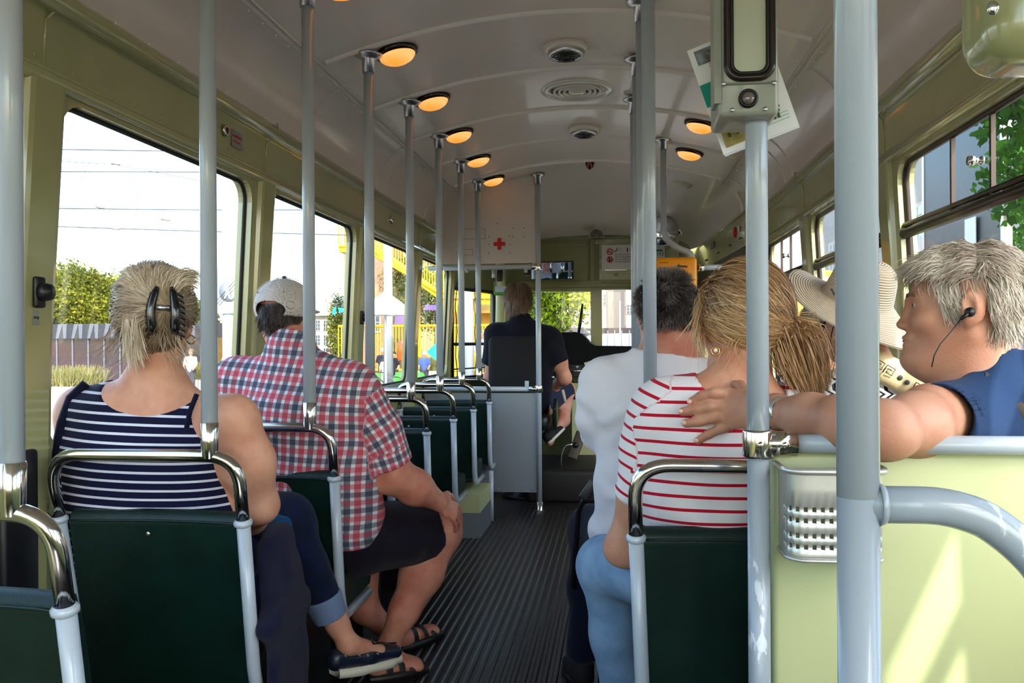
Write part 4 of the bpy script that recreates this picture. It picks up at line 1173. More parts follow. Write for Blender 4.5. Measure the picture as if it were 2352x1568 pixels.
# head -------------------------------------------------------------
def frame_from(fwd, up=(0, 0, 1), roll=0.):
    f = Vector(fwd).normalized(); u = Vector(up); r = f.cross(u).normalized(); u = r.cross(f)
    M = Matrix((r, f, u)).transposed()           # columns: right, forward, up
    if roll: M = M @ Matrix.Rotation(roll, 3, 'Y')
    return M
class Head:
    def __init__(s, c, fwd, up=(0, 0, 1), scale=1., roll=0.):
        s.c = Vector(c); s.M = frame_from(fwd, up, roll); s.s = scale
        s.cc = Vector((0, -.014, .032)); s.cr = Vector((.078, .099, .088))
    def w(s, *p): return s.c+s.M@(Vector(p)*s.s)
    def add(s, B, nose=1., jaw=1., fat=0., ears=True):
        k = s.s; w = s.w
        B.ell(w(*s.cc), s.cr*k, s.M, .02)
        B.ell(w(0, .022, -.022), Vector((.060+fat, .070, .088))*k, s.M, .02)
        for q in (-1, 1):
            B.cap(w(q*(.052+fat), -.008, -.045), w(q*.020, .070, -.094*jaw), .020*k, .018*k, .03)
            B.ell(w(q*.040, .060, -.022), Vector((.024, .024, .022))*k, s.M, .018)
            B.cap(w(q*.012, .089, .021), w(q*.045, .070, .024), .0085*k, .008*k, .012)
            B.ell(w(q*.031, .090, .009), Vector((.014, .012, .0105))*k, s.M, .008, op='s')
            B.ell(w(q*.030, .0725, .009), Vector((.0125, .0125, .0125))*k, s.M, .003)
            B.cap(w(q*.016, .082, .0165), w(q*.046, .068, .0135), .0062*k, .005*k, .004)
            B.cap(w(q*.016, .081, .002), w(q*.044, .068, .003), .0052*k, .004*k, .004)
            B.ell(w(q*.0115, .096, -.030), Vector((.0085, .0115, .0075))*k, s.M, .006)
            if ears:
                Me = s.M@Matrix.Rotation(R(-12), 3, 'X')@Matrix.Rotation(q*R(-20), 3, 'Z')
                B.ell(w(q*.083, -.014, .002), Vector((.0090, .0205, .0315))*k, Me, .006)
                B.ell(w(q*.079, -.006, -.022), Vector((.007, .010, .014))*k, Me, .008)
                B.ell(w(q*.091, -.007, .003), Vector((.0065, .0095, .018))*k, Me, .004, op='s')
                B.ell(w(q*.078, .004, -.004), Vector((.006, .005, .008))*k, Me, .004)
        B.cap(w(0, .088, .016), w(0, .0885+.0215*nose, -.022), .0075*k, .0080*k, .010)
        B.ell(w(0, .0885+.024*nose, -.026), Vector((.0105, .0115, .0095))*k, s.M, .006)
        B.cap(w(-.019, .086, -.052), w(.019, .086, -.052), .009*k, .009*k, .012)
        B.ell(w(0, .0925, -.0520), Vector((.020, .0100, .0060))*k, s.M, .004)
        B.ell(w(0, .0900, -.0645), Vector((.018, .0100, .0066))*k, s.M, .004)
        B.cap(w(-.022, .1, -.0578), w(.022, .1, -.0578), .0018*k, .0018*k, .003, op='s')
        B.cap(w(-.023, .090, -.0575), w(.023, .090, -.0575), .0015*k, .0015*k, .003, op='s')
        B.ell(w(0, .086, -.093*jaw), Vector((.020, .018, .018))*k, s.M, .018)
        return s
    def eyes(s, parent):
        EW = mat('eye_white', (176, 164, 154), rough=.4); IR = mat('eye_iris', (44, 52, 58), rough=.3)
        for q in (-1, 1):
            MB().ball(s.w(q*.031, .0728, .0092), .0117*s.s, 14).build('eye', EW, parent)
            MB().ball(s.w(q*.031, .0790, .0090), .0066*s.s, 12).build('iris', IR, parent)
SKIN_N = [0]
def skin(name, col, red=(190, 110, 90)):
    m = mat(name, col, rough=.5, bump=.12, bscale=240, var=.0, sss=.12, spec=.35)
    N, L, b = wrap(m)
    tc = N.new('ShaderNodeTexCoord'); nz = N.new('ShaderNodeTexNoise'); nz.inputs['Scale'].default_value = 14; nz.inputs['Detail'].default_value = 6
    L.new(tc.outputs['Object'], nz.inputs['Vector'])
    rp = N.new('ShaderNodeValToRGB'); rp.color_ramp.elements[0].position = .38; rp.color_ramp.elements[0].color = srgb(*col); rp.color_ramp.elements[1].position = .72; rp.color_ramp.elements[1].color = srgb(*red)
    L.new(nz.outputs[0], rp.inputs[0]); L.new(rp.outputs[0], b.inputs['Base Color'])
    return m
def hairmat(name, c1, c2, c3=None, rough=.42):
    m = mat(name, c1, rough=rough, spec=.45)
    N, L, b = wrap(m)
    a = N.new('ShaderNodeAttribute'); a.attribute_name = 'rnd'
    rp = N.new('ShaderNodeValToRGB'); rp.color_ramp.elements[0].position = .1; rp.color_ramp.elements[0].color = srgb(*c1); rp.color_ramp.elements[1].position = .9; rp.color_ramp.elements[1].color = srgb(*c2)
    if c3: e = rp.color_ramp.elements.new(.5); e.color = srgb(*c3)
    L.new(a.outputs['Fac'], rp.inputs[0]); L.new(rp.outputs[0], b.inputs['Base Color'])
    b.inputs['Anisotropic'].default_value = .4
    return m
def strands(roots, flow, steps, step, width, H=None, lift=.004, seed=1, jit=.15, taper=True, proj=True, tone=None, clump=60, cs=.4, lenvar=.22):
    """ribbons grown from local roots along flow(p, t, root); returns V, F, rnd in world space"""
    rs = np.random.RandomState(seed); n = len(roots)
    p = roots.copy(); root = roots.copy()
    k = max(1, n//clump); cid = rs.randint(0, k, n)
    # clumps by nearest centre
    cen = roots[rs.randint(0, n, k)]
    cid = np.argmin(((roots[:, None, :]-cen[None])**2).sum(-1), 1)
    cj = rs.randn(k, 3)*jit*cs*2; j = rs.randn(n, 3)*jit+cj[cid]
    lf = lift*(.3+1.0*rs.rand(n)); crn = rs.rand(k)
    cc = np.array(H.cc); cr = np.array(H.cr)
    lv = (1-lenvar+2*lenvar*rs.rand(n))[:, None]
    pts = [p.copy()]
    for i in range(steps):
        t = i/steps
        d = flow(p, t, root)+j*(.4+.9*t)
        d /= np.maximum(np.linalg.norm(d, axis=1), 1e-6)[:, None]
        p = p+d*step*lv
        if proj:
            q = (p-cc)/cr; L = np.linalg.norm(q, axis=1); tgt = 1+(lf*(.25+min(1, 2.2*t)))/.09
            sc = np.where(L < tgt, tgt/np.maximum(L, 1e-6), 1); p = cc+(p-cc)*sc[:, None]
        pts.append(p.copy())
    P_ = np.stack(pts, 1)                                   # n, steps+1, 3
    T = np.gradient(P_, axis=1); T /= np.maximum(np.linalg.norm(T, axis=2), 1e-9)[..., None]
    O = (P_-cc)/cr**2; O /= np.maximum(np.linalg.norm(O, axis=2), 1e-9)[..., None]
    O = O+rs.randn(n, 1, 3)*.35
    Wd = np.cross(T, O); Wd /= np.maximum(np.linalg.norm(Wd, axis=2), 1e-9)[..., None]
    tt = np.linspace(0, 1, steps+1); wd = width*(1-.75*tt**2.5) if taper else width*np.ones_like(tt)
    wr = (.6+.8*rs.rand(n))[:, None, None]
    A = P_-Wd*wd[None, :, None]*wr*.5; Bq = P_+Wd*wd[None, :, None]*wr*.5
    Vv = np.stack([A, Bq], 2).reshape(n, -1, 3)
    m = (steps+1)*2; f = np.array([[2*i, 2*i+1, 2*i+3, 2*i+2] for i in range(steps)])
    F = (f[None]+(np.arange(n)*m)[:, None, None]).reshape(-1, 4)
    rnd = np.clip(crn[cid]*.55+rs.rand(n)*.45, 0, 1)
    if tone is not None: rnd = np.clip(rnd*.6+.4*tone(root), 0, 1)
    rn = np.repeat(rnd, m)
    V = Vv.reshape(-1, 3)
    Mh = np.array([list(r) for r in H.M])
    V = (V*H.s)@Mh.T+np.array(H.c)
    return V, F, rn
def scalp(H, mask, n, seed=0, grow=1.0):
    rs = np.random.RandomState(seed); cc = np.array(H.cc); cr = np.array(H.cr); out = []
    while len(out) < n:
        d = rs.randn(n*3, 3); d /= np.linalg.norm(d, axis=1)[:, None]
        p = cc+d*cr*grow; p = p[mask(p)]; out.extend(list(p))
    return np.array(out[:n])
def scalp_cap(H, mask, grow=1.02, nu=64, nv=40):
    cc = np.array(H.cc); cr = np.array(H.cr)
    th = np.linspace(0, PI, nv); ph = np.linspace(0, 2*PI, nu, endpoint=False)
    d = np.stack([np.sin(th)[:, None]*np.cos(ph), np.sin(th)[:, None]*np.sin(ph), np.cos(th)[:, None]*np.ones(nu)], -1)
    p = cc+d*cr*grow; ok = mask(p.reshape(-1, 3)).reshape(nv, nu)
    F = [[i*nu+j, (i+1)*nu+j, (i+1)*nu+(j+1) % nu, i*nu+(j+1) % nu] for i in range(nv-1) for j in range(nu) if ok[i, j] and ok[i+1, j] and ok[i, (j+1) % nu] and ok[i+1, (j+1) % nu]]
    Mh = np.array([list(r) for r in H.M])
    return (p.reshape(-1, 3)*H.s)@Mh.T+np.array(H.c), np.array(F), np.full(nu*nv, .25)
def join(parts):
    Vs, Fs, Rs = [], [], []; o = 0
    for V, F, r in parts: Vs.append(V); Fs.append(F+o); Rs.append(r); o += len(V)
    return np.concatenate(Vs), np.concatenate(Fs), np.concatenate(Rs)
def hair_object(parts, m, parent, name='hair'):
    V, F, r = join(parts); return np_object(name, V, F, m, parent, attrs={'rnd': r})
def hand(B, wrist, knuck, normal, thumb_side, s=1., curl=(.35, .5, .4), spread=.12, k=.008, thumb=True):
    """wrist -> middle knuckle; normal = back of the hand; thumb_side = unit vector to the thumb"""
    w0 = Vector(wrist); kn = Vector(knuck); f = (kn-w0).normalized(); n = Vector(normal); n = (n-f*n.dot(f)).normalized()
    sd = f.cross(n); sd = sd if sd.dot(Vector(thumb_side)) > 0 else -sd
    B.cap(w0, w0.lerp(kn, .45), .019*s, .0155*s, k=.012, w=(.028*s, .036*s), side=sd); B.cap(w0.lerp(kn, .45), kn-f*.008*s, .0155*s, .012*s, k=.012, w=(.036*s, .039*s), side=sd)
    lens = [(.040, .024, .020), (.044, .028, .021), (.041, .026, .021), (.032, .020, .018)]
    for i, L in enumerate(lens):
        off = (1.5-i)*.0205*s; base = kn+sd*off-f*(.0, -.004, 0, .008)[i]*s
        d = (f+sd*(1.5-i)*spread).normalized(); p = base; ang = 0
        for j, l in enumerate(L):
            ang += curl[j]
            dd = (d*math.cos(ang)-n*math.sin(ang)).normalized(); q = p+dd*l*s
            B.cap(p, q, (.0092-.0006*j)*s, (.0086-.0006*j)*s, k=.005); p = q
    if thumb:
        b0 = w0.lerp(kn, .18)+sd*.026*s; d1 = (f*.75+sd*.75-n*.25).normalized(); b1 = b0+d1*.042*s; b2 = b1+(f*.9+sd*.3-n*.3).normalized()*.030*s; b3 = b2+(f-n*.35).normalized()*.024*s
        B.cap(b0, b1, .015*s, .0115*s, k=.012); B.cap(b1, b2, .0108*s, .010*s, k=.006); B.cap(b2, b3, .010*s, .0082*s, k=.005)
def cloth(name, col, rough=.8, bump=.15, bscale=300, **kw):
    return mat(name, col, rough=rough, bump=bump, bscale=bscale, sheen=.06, spec=.15, **kw)
def cuvnode(m):
    N, L, b = wrap(m); a = N.new('ShaderNodeAttribute'); a.attribute_name = 'cuv'; sp_ = N.new('ShaderNodeSeparateXYZ'); L.new(a.outputs['Vector'], sp_.inputs[0]); return N, L, b, sp_.outputs[0], sp_.outputs[1]
def band(N, L, x, period, duty, off=0.):
    """1 inside the stripe, else 0"""
    t = math_node(N, L, 'ADD', x, off); t = math_node(N, L, 'DIVIDE', t, period); t = math_node(N, L, 'FRACT', t); return math_node(N, L, 'LESS_THAN', t, duty)
def shoe(parent, heel, toe, m_up, m_sole, s=1., name='shoe', up=(0, 0, 1), open_h=.055):
    """low shoe as upper + sole, heel/toe at sole level"""
    h = Vector(heel); t = Vector(toe); f = (t-h).normalized(); u = Vector(up); u = (u-f*u.dot(f)).normalized(); sd = f.cross(u); L = (t-h).length
    B = Body(.005)
    B.cap(h+f*.035*s+u*.035*s, h+f*L*.45+u*.034*s, .034*s, .036*s, k=.02, w=(.034*s, .040*s), side=sd)
    B.cap(h+f*L*.45+u*.03*s, t-f*.045*s+u*.022*s, .036*s, .024*s, k=.02, w=(.042*s, .042*s), side=sd)
    B.cap(h+f*.03*s+u*.055*s, h+f*.06*s+u*.055*s, .03*s, .03*s, k=.02)
    o = build_body(B, name, m_up, parent)
    mb = MB(); n = 24; pts = []
    for i in range(n):
        a = 2*PI*i/n; c = math.cos(a); q = .5-.5*c; wd = (.034+.012*math.sin(q*PI)**.7+.004*(q > .5))*s
        pts.append(h+f*(L*q)+sd*math.sin(a)*wd)
    mb.prism(pts, -u*.0001+u*.018*s, True); ob = mb.build('sole', m_sole, o)
    return o
SK1 = skin('skin_fair', (214, 160, 132), (196, 132, 106))
SK2 = skin('skin_ruddy', (206, 142, 116), (184, 104, 84))
SK3 = skin('skin_tanned', (192, 142, 116), (178, 118, 94))
SKN = skin('skin_neutral', (206, 150, 126), (188, 120, 98))
GOLD = mat('gold', (212, 160, 90), rough=.2, metal=1.)
PEARL = mat('pearl', (236, 228, 214), rough=.12, coat=1.)
def person(B, name, label, m, origin):
    o = build_body(B, name, m, None, origin); tag(o, label, 'person'); return o
UPZ = (0, 0, 1)
# ================================================= woman in the striped navy top
Y = 2.08; X_ = lambda px_, py_, y_=Y: at(px_, py_, y_)
H1 = Head(X_(364, 742, 2.10), (-.18, 1, -.05), scale=.99)
pel = X_(350, 1330, 2.20); wai = X_(338, 1180, 2.13); che = X_(335, 1045, 2.08); nb = X_(358, 885, 2.07)
shl = X_(192, 945, 2.09); shr = X_(535, 965, 2.07)
side = (1, .1, 0)
def w1torso(B, g):
    B.cap(pel, wai, .15+g, .13+g, w=(.24+g, .225+g), side=side, k=.05, mode='torso')
    B.cap(wai, che, .13+g, .115+g, w=(.225+g, .19+g), side=side, k=.06, mode='torso')
    B.cap(che, X_(348, 960, 2.08), .115+g, .085+g, w=(.19+g, .15+g), side=side, k=.06, mode='torso')
    B.cap(shl, shr, .056+g, .056+g, k=.07, mode='torso')
    B.cap(X_(352, 945, 2.08), nb, .08+g, .062+g, w=(.14+g, .075+g), side=side, k=.06, mode='torso')
B = Body(.0065); w1torso(B, 0)
B.cap(nb, H1.w(0, -.02, -.05), .062, .056, k=.04)
H1.add(B)
elr = X_(598, 1160, 2.16); wrr = X_(560, 1215, 2.42)
B.chain([shr, X_(575, 1060, 2.10), elr], [.058, .055, .046], k=.05); B.chain([elr, elr.lerp(wrr, .5), wrr], [.044, .041, .028], k=.03)
hand(B, wrr, wrr+Vector((-.03, .085, -.0)), (0, 0, 1), (-1, 0, 0), .95)
ell_ = X_(205, 1170, 2.16); B.chain([shl, ell_], [.056, .044], k=.05); wl = X_(300, 1240, 2.42); B.chain([ell_, wl], [.042, .027], k=.03)
hand(B, wl, wl+Vector((.05, .07, 0)), (0, 0, 1), (1, 0, 0), .95)
# crossed leg with bare ankle
knee = X_(660, 1195, 2.55); ank = X_(775, 1432, 2.62)
B.chain([knee, X_(735, 1340, 2.60), ank], [.05, .042, .033], k=.03); 
heel = X_(790, 1490, 2.60); toe = X_(905, 1478, 2.74)
B.cap(ank, X_(800, 1478, 2.62), .033, .032, k=.03); B.cap(X_(800, 1480, 2.62), X_(872, 1492, 2.70), .033, .02, k=.02)
w1 = person(B, 'person', 'blonde person with black claw clip, navy white striped sleeveless top and jeans', SK1, X_(350, 1330, 2.15))
ST = cloth('striped_navy_knit', (20, 22, 58)); N, L, b, u, v = cuvnode(ST)
L.new(mixc(N, L, band(N, L, v, .0232, .27, .004), srgb(18, 20, 52), srgb(214, 216, 232)), b.inputs['Base Color'])
B = Body(.006); w1torso(B, .007)
cN = X_(348, 852, 2.02); B.ell(cN, (.145, .3, .108), None, .008, op='s'); B.ell(X_(605, 945, 2.07), (.165, .22, .125), None, .008, op='s'); B.ell(X_(90, 930, 2.07), (.105, .3, .09), None, .008, op='s')
B.noise = folds(.0022, 30, 3)
top = build_body(B, 'striped_top', ST, w1, uv=True, frame=(tuple(che), (1, 0, 0), (.05, 0, 1)))
# dark binding along neckline and straps
BIND = cloth('navy_binding', (16, 18, 44))
mb = MB(); mb.tube([X_(198, 880, 2.045), X_(165, 915, 2.03), X_(146, 970, 2.01), X_(132, 1040, 2.00), X_(128, 1100, 2.0)], [.012, .015, .016, .016, .016], 8); mb.build('shoulder_strap', BIND, w1)
mb = MB(); mb.tube([X_(452, 905, 2.0), X_(436, 945, 1.985), X_(428, 985, 1.975)], .007, 6); mb.build('bra_strap', BIND, w1)
# jeans
JE = cloth('indigo_denim', (20, 30, 60), var=.35, vscale=12, vcol=(18, 24, 42), bscale=500, bump=.3)
B = Body(.007)
B.cap(pel, X_(300, 1290, 2.5), .12, .1, k=.05); B.cap(pel+Vector((-.1, 0, 0)), X_(300, 1270, 2.6), .11, .085, k=.05)
B.cap(pel+Vector((.08, 0, 0)), knee, .115, .078, k=.05); B.cap(knee, X_(748, 1385, 2.605), .078, .052, k=.04, cut=(None, 0.0))
B.cap(X_(300, 1270, 2.6), X_(520, 1500, 2.72), .07, .05, k=.03); B.cap(X_(560, 1330, 2.6), X_(660, 1470, 2.55), .08, .06, k=.04)
B.noise = folds(.003, 26, 8)
j = build_body(B, 'jeans', JE, w1)
B = Body(.005); a_ = X_(742, 1376, 2.604); b_2 = X_(757, 1412, 2.615)
B.cap(a_, b_2, .062, .054, k=.01, cut=(.012, .010)); B.cap(a_, b_2+ (b_2-a_), .046, .046, k=.004, op='s')
build_body(B, 'rolled_cuff', cloth('pale_denim_cuff', (116, 134, 168), bump=.3, bscale=500), w1)
NAVYL = mat('navy_leather', (20, 30, 48), rough=.4, bump=.1, bscale=200, coat=.2); SOLE = mat('cream_sole', (214, 210, 190), rough=.6)
B = Body(.004)
hs, ts = X_(772, 1522, 2.59), X_(905, 1500, 2.76)
f = (ts-hs).normalized(); sdv = f.cross(Vector((0, 0, 1))).normalized()
B.cap(hs+Vector((0, 0, .012)), hs.lerp(ts, .5)+Vector((0, 0, .006)), .036, .034, w=(.033, .037), side=sdv, k=.02)
B.cap(hs.lerp(ts, .5)+Vector((0, 0, .006)), ts+Vector((0, 0, .008)), .034, .022, w=(.038, .034), side=sdv, k=.02)
B.ell(hs.lerp(ts, .25)+Vector((0, 0, .052)), (.085, .05, .03), frame_from(f), .01, op='s')
so_ = build_body(B, 'boat_shoe', NAVYL, w1)
mb = MB(); rows = []
for t_ in range(0, 13):
    q = t_/12; c = hs.lerp(ts, q*1.12-.03); wd = (.030+.012*math.sin(q*PI)**.6)*(1 if q < .9 else .6); zz = -.022+.018*max(0, q-.55)**1.3-(.004 if q < .4 else 0)
    rows.append([c+sdv*wd+Vector((0, 0, zz+.012)), c+sdv*(wd+.003)+Vector((0, 0, zz)), c+sdv*wd+Vector((0, 0, zz-.014)), c-sdv*wd+Vector((0, 0, zz-.014)), c-sdv*(wd+.003)+Vector((0, 0, zz)), c-sdv*wd+Vector((0, 0, zz+.012))])
mb.grid(rows, closed_u=True); mb.build('sole', SOLE, so_)
for q in ((794, 1506), (826, 1505), (845, 1504), (868, 1501)): MB().tube([X_(q[0], q[1], 2.565)+(f*math.cos(k*PI/5)+Vector((0, 0, 1))*math.sin(k*PI/5))*.0035 for k in range(10)], .0012, 5, closed=True).build('eyelet', CHROME, so_)
mb = MB(); mb.tube([X_(858, 1478, 2.62), X_(872, 1476, 2.60), X_(890, 1477, 2.60), X_(910, 1476, 2.62)], .0028, 6); mb.tube([X_(858, 1478, 2.62), X_(852, 1464, 2.62)], .003, 6); mb.build('lace', BLACK, so_)
# hair, claw clip, glasses, earring
HM1 = hairmat('ash_blonde_hair', (128, 108, 88), (236, 220, 192), (190, 168, 140))
H1h = Head(H1.c, (-.18, 1, -.05), scale=.99); H1h.cc = Vector((.0, -.028, .034)); H1h.cr = Vector((.092, .108, .112))
clip = np.array([.062, -.125, .03])
def mk(p): return (p[:, 1] < .055+.5*np.maximum(p[:, 2]-.05, 0)) & (p[:, 2] > -.078) & ~((p[:, 1] > .0) & (p[:, 2] < .0)) 
def fl(p, t, r):
    d = clip-p; d /= np.linalg.norm(d, axis=1)[:, None]
    sw = np.stack([np.zeros(len(p)), -.2*np.ones(len(p)), .35+0*p[:, 0]], 1)*(r[:, 2:3] < 0)
    return d+sw*(1-t)
parts = [scalp_cap(H1h, mk, .985)]
rts = scalp(H1h, mk, 6500, 1)
parts.append(strands(rts, fl, 12, .0105, .0022, H1h, .010, 2, .10, tone=lambda r: .35+3.5*(r[:, 2]-.02)-1.5*np.abs(r[:, 0])))
# upper roll folding over the clip
def roll(p, t, r): return np.stack([(.45 if True else 0)*(p[:, 0]-.0)*6+.25, .2+2.2*t-1.6*(1-t)+0*p[:, 0], (1.25-2.9*t)+0*p[:, 0]], 1)
rs_ = np.random.RandomState(5)
rr = np.stack([rs_.uniform(-.015, .088, 1800), -.112+rs_.uniform(-.012, .012, 1800), .066+rs_.uniform(-.02, .02, 1800)], 1)
def over(p, t, r): return np.stack([(r[:, 0]-.03)*np.where(r[:, 0] > .04, 7, 12)*(.35+t), -.4+1.35*t+0*t*p[:, 0], .9-1.5*t+0*p[:, 0]], 1)
parts.append(strands(rr, over, 11, .0082, .0021, H1h, .014, 3, .07, tone=lambda r: .75+0*r[:, 0]))
rr = np.stack([rs_.uniform(-.03, .004, 380), -.122+rs_.uniform(-.01, .012, 380), .02+rs_.uniform(-.03, .03, 380)], 1)
parts.append(strands(rr, lambda p, t, r: np.stack([-.12+.3*t+0*p[:, 0], -.1+.15*t+0*p[:, 0], -1+0*p[:, 0]], 1), 11, .0100, .002, H1h, .012, 4, .09, tone=lambda r: .9+0*r[:, 0]))
rr = scalp(H1h, lambda p: mk(p) & (np.abs(p[:, 0]) > .03) & (p[:, 2] < .02), 160, 7)
parts.append(strands(rr, lambda p, t, r: np.stack([np.sign(r[:, 0])*.5-.3*np.sin(t*9+r[:, 1]*80), -.35+.5*np.sin(t*7+r[:, 2]*90), -1.0+0*p[:, 0]], 1), 12, .009, .0012, H1h, .01, 6, .35))
hair_object(parts, HM1, w1)
CLIP = mat('black_gloss_plastic', (14, 14, 16), rough=.15, coat=.6)
for s_, x0 in ((-1, .046), (1, .078)):
    mb = MB(); cpts = []
    for k in range(9):
        q = k/8; cpts.append(H1.w(x0+s_*.008*math.sin(q*PI)+s_*.008*q, -.142+(.012 if s_ > 0 else 0)-.010*math.sin(q*PI), .080-.115*q))
    mb.tube(cpts, [.006, .009, .0105, .011, .0115, .012, .0125, .012, .009], 10)
    for k in range(1, 9):
        a_ = cpts[k]; mb.tube([a_, a_+H1.M@Vector((s_*.012, .003, -.002)), a_+H1.M@Vector((s_*.019, .012, -.008)), a_+H1.M@Vector((s_*.017, .020, -.012))], [.004, .0036, .003, .002], 6)
    mb.build('claw_clip', CLIP, w1)
MB().tube([H1.w(.05, -.150, .028), H1.w(.078, -.144, .028)], .006, 10).build('clip_spring', STEEL, w1)
MB().tube([H1.w(-.088, .0, .014), H1.w(-.086, .05, .012), H1.w(-.078, .085, .01)], .003, 6).build('glasses_temple', BLACK, w1)
MB().tube([H1.w(.088, -.01, -.045)+(Vector((math.cos(k*PI/6), 0, math.sin(k*PI/6))))*.011 for k in range(12)], .002, 6, closed=True).build('earring', GOLD, w1)
# navy jacket hanging off her lap
NAVYJ = cloth('navy_jacket_cloth', (24, 26, 50), bump=.5, bscale=240, stretch=(1, 1, 8))
B = Body(.007)
B.cap(atX(630, 1235, -.88), atX(660, 1400, -.850), .035, .030, w=(.07, .11), side=(0, 1, 0), k=.04); B.cap(atX(660, 1400, -.850), atX(672, 1620, -.845), .030, .026, w=(.11, .12), side=(0, 1, 0), k=.04)
B.cap(X_(590, 1215, 2.36), X_(640, 1225, 2.46), .045, .035, k=.03)
B.noise = folds(.008, 60, 21, .12)
tag(build_body(B, 'jacket', NAVYJ, None, X_(600, 1300, 2.3)), 'navy jacket draped from the lap of the striped top wearer down to the floor', 'jacket')
B = Body(.006); B.cap(X_(612, 1190, 2.36), X_(645, 1240, 2.42), .032, .03, k=.03); B.cap(X_(600, 1215, 2.36), X_(650, 1205, 2.42), .03, .022, k=.03); B.noise = folds(.004, 60, 5)
tag(build_body(B, 'scarf', cloth('teal_blue_cloth', (14, 74, 118)), None, X_(620, 1210, 2.4)), 'small bright blue cloth bundled under the bare elbow', 'scarf')

# ================================================= man in the checked shirt and white cap
H2 = Head(at(657, 735, 2.86), (.12, 1, -.03), scale=1.02)
nb = at(672, 800, 2.80); shl = at(548, 880, 2.80); shr = at(808, 895, 2.78)
che = at(690, 950, 2.76); wai = at(705, 1080, 2.80); pel = at(745, 1200, 2.84)
def w2torso(B, g):
    B.cap(pel, wai, .15+g, .16+g, w=(.20+g, .215+g), side=(1, .05, 0), k=.05, mode='torso')
    B.cap(wai, che, .16+g, .13+g, w=(.215+g, .21+g), side=(1, .05, 0), k=.07, mode='torso')
    B.cap(che, at(685, 905, 2.79), .13+g, .09+g, w=(.21+g, .17+g), side=(1, .05, 0), k=.06, mode='torso')
    B.cap(shl, shr, .068+g, .068+g, k=.07, mode='torso')
    B.cap(at(680, 880, 2.79), nb, .085+g, .06+g, w=(.15+g, .07+g), side=(1, 0, 0), k=.06, mode='torso')
B = Body(.0075); w2torso(B, -.004); B.cap(nb, H2.w(0, -.02, -.05), .066, .064, k=.04); H2.add(B, fat=.008)
elr = at(905, 1090, 2.84); wrr = at(1008, 1152, 2.99)
B.chain([shr, at(860, 990, 2.80), elr], [.065, .062, .058], k=.05); B.chain([elr, elr.lerp(wrr, .45), wrr], [.062, .058, .034], k=.04)
hand(B, wrr, at(1046, 1176, 3.045), Vector((.5, -.6, .55)), (-.4, .3, .1), 1.08, curl=(.45, .25, .15), spread=.08)
ell_ = at(520, 1050, 2.95); B.chain([shl, ell_, at(600, 1150, 3.1)], [.065, .05, .035], k=.05)
# legs: right knee in the aisle, shins, feet
kR = at(1012, 1222, 3.16); aR = at(893, 1478, 3.03); kL = at(840, 1240, 3.25); aL = at(918, 1470, 3.28); hpL = at(700, 1270, 2.9); hpR = at(800, 1235, 2.9)
B.cap(hpR, kR, .105, .075, k=.05); B.chain([kR, kR.lerp(aR, .38), kR.lerp(aR, .7), aR], [.074, .076, .052, .038], k=.04)
B.cap(hpL, kL, .10, .07, k=.05); B.chain([kL, at(835, 1395, 3.24), aL], [.06, .052, .034], k=.04)
fR0 = atZ(868, 1500, .09); 
hR = atZ(868, 1548, .045); tR = atZ(958, 1553, .03); hR = Vector((aR.x-.02, aR.y-.03, .045)); tR = hR+Vector((.15, .13, -.012))
hR = at(866, 1545, 2.98); hR.z = .05; tR = at(955, 1548, 3.06); tR.z = .035
B.cap(aR, hR, .034, .034, k=.03); B.cap(aR.lerp(hR, .5), tR, .036, .02, w=(.03, .042), side=(.6, -.7, 0), k=.03); B.cap(hR, tR, .03, .02, w=(.03, .044), side=(.6, -.7, 0), k=.02)
for i in range(5):
    q = (i-2)*.017; dT = (tR-hR).normalized(); sT = Vector((dT.y, -dT.x, 0)).normalized(); e = tR+sT*q+dT*(.02-.004*abs(i-1)); B.cap(tR+sT*q*.9, e, .011, .0095 if i < 4 else .012, k=.006)
hL = at(925, 1492, 3.28); hL.z = .05; tL = at(992, 1462, 3.42); tL.z = .04
B.cap(aL, hL, .034, .032, k=.03); B.cap(hL, tL, .032, .022, w=(.03, .042), side=(.7, -.5, 0), k=.03)
w2 = person(B, 'person', 'person in white baseball cap, red navy checked shirt and dark shorts', SK2, at(745, 1240, 2.85))
CK = cloth('red_navy_check', (210, 210, 214)); N, L, b, u, v = cuvnode(CK)
P_ = .056
def chk(x): return band(N, L, x, P_, .31, 0.), band(N, L, x, P_, .31, P_*.5)
r1, n1 = chk(u); r2_, n2 = chk(v)
cW = srgb(214, 214, 220)
base = mixc(N, L, math_node(N, L, 'MULTIPLY', r1, .74), cW, srgb(188, 20, 52)); base = mixc(N, L, math_node(N, L, 'MULTIPLY', n1, .76), base, srgb(28, 34, 62))
top_ = mixc(N, L, math_node(N, L, 'MULTIPLY', r2_, .6), base, srgb(188, 20, 52)); top_ = mixc(N, L, math_node(N, L, 'MULTIPLY', n2, .64), top_, srgb(28, 34, 62))
L.new(top_, b.inputs['Base Color'])
B = Body(.0065); w2torso(B, .012)
slv = at(905, 1075, 2.85)
B.cap(shr, at(868, 1000, 2.81), .082, .088, k=.06, mode=('s', .013)); B.cap(at(868, 1000, 2.81), at(884, 1062, 2.835), .088, .092, k=.03, cut=(None, .0), mode=('s', .013+(shr-at(868, 1000, 2.81)).length))
B.cap(shl, at(520, 985, 2.88), .085, .085, k=.06, cut=(None, .0), mode=('s', .0))
B.cap(at(880, 1045, 2.83), at(940, 1130, 2.9), .078, .078, k=.004, op='s')
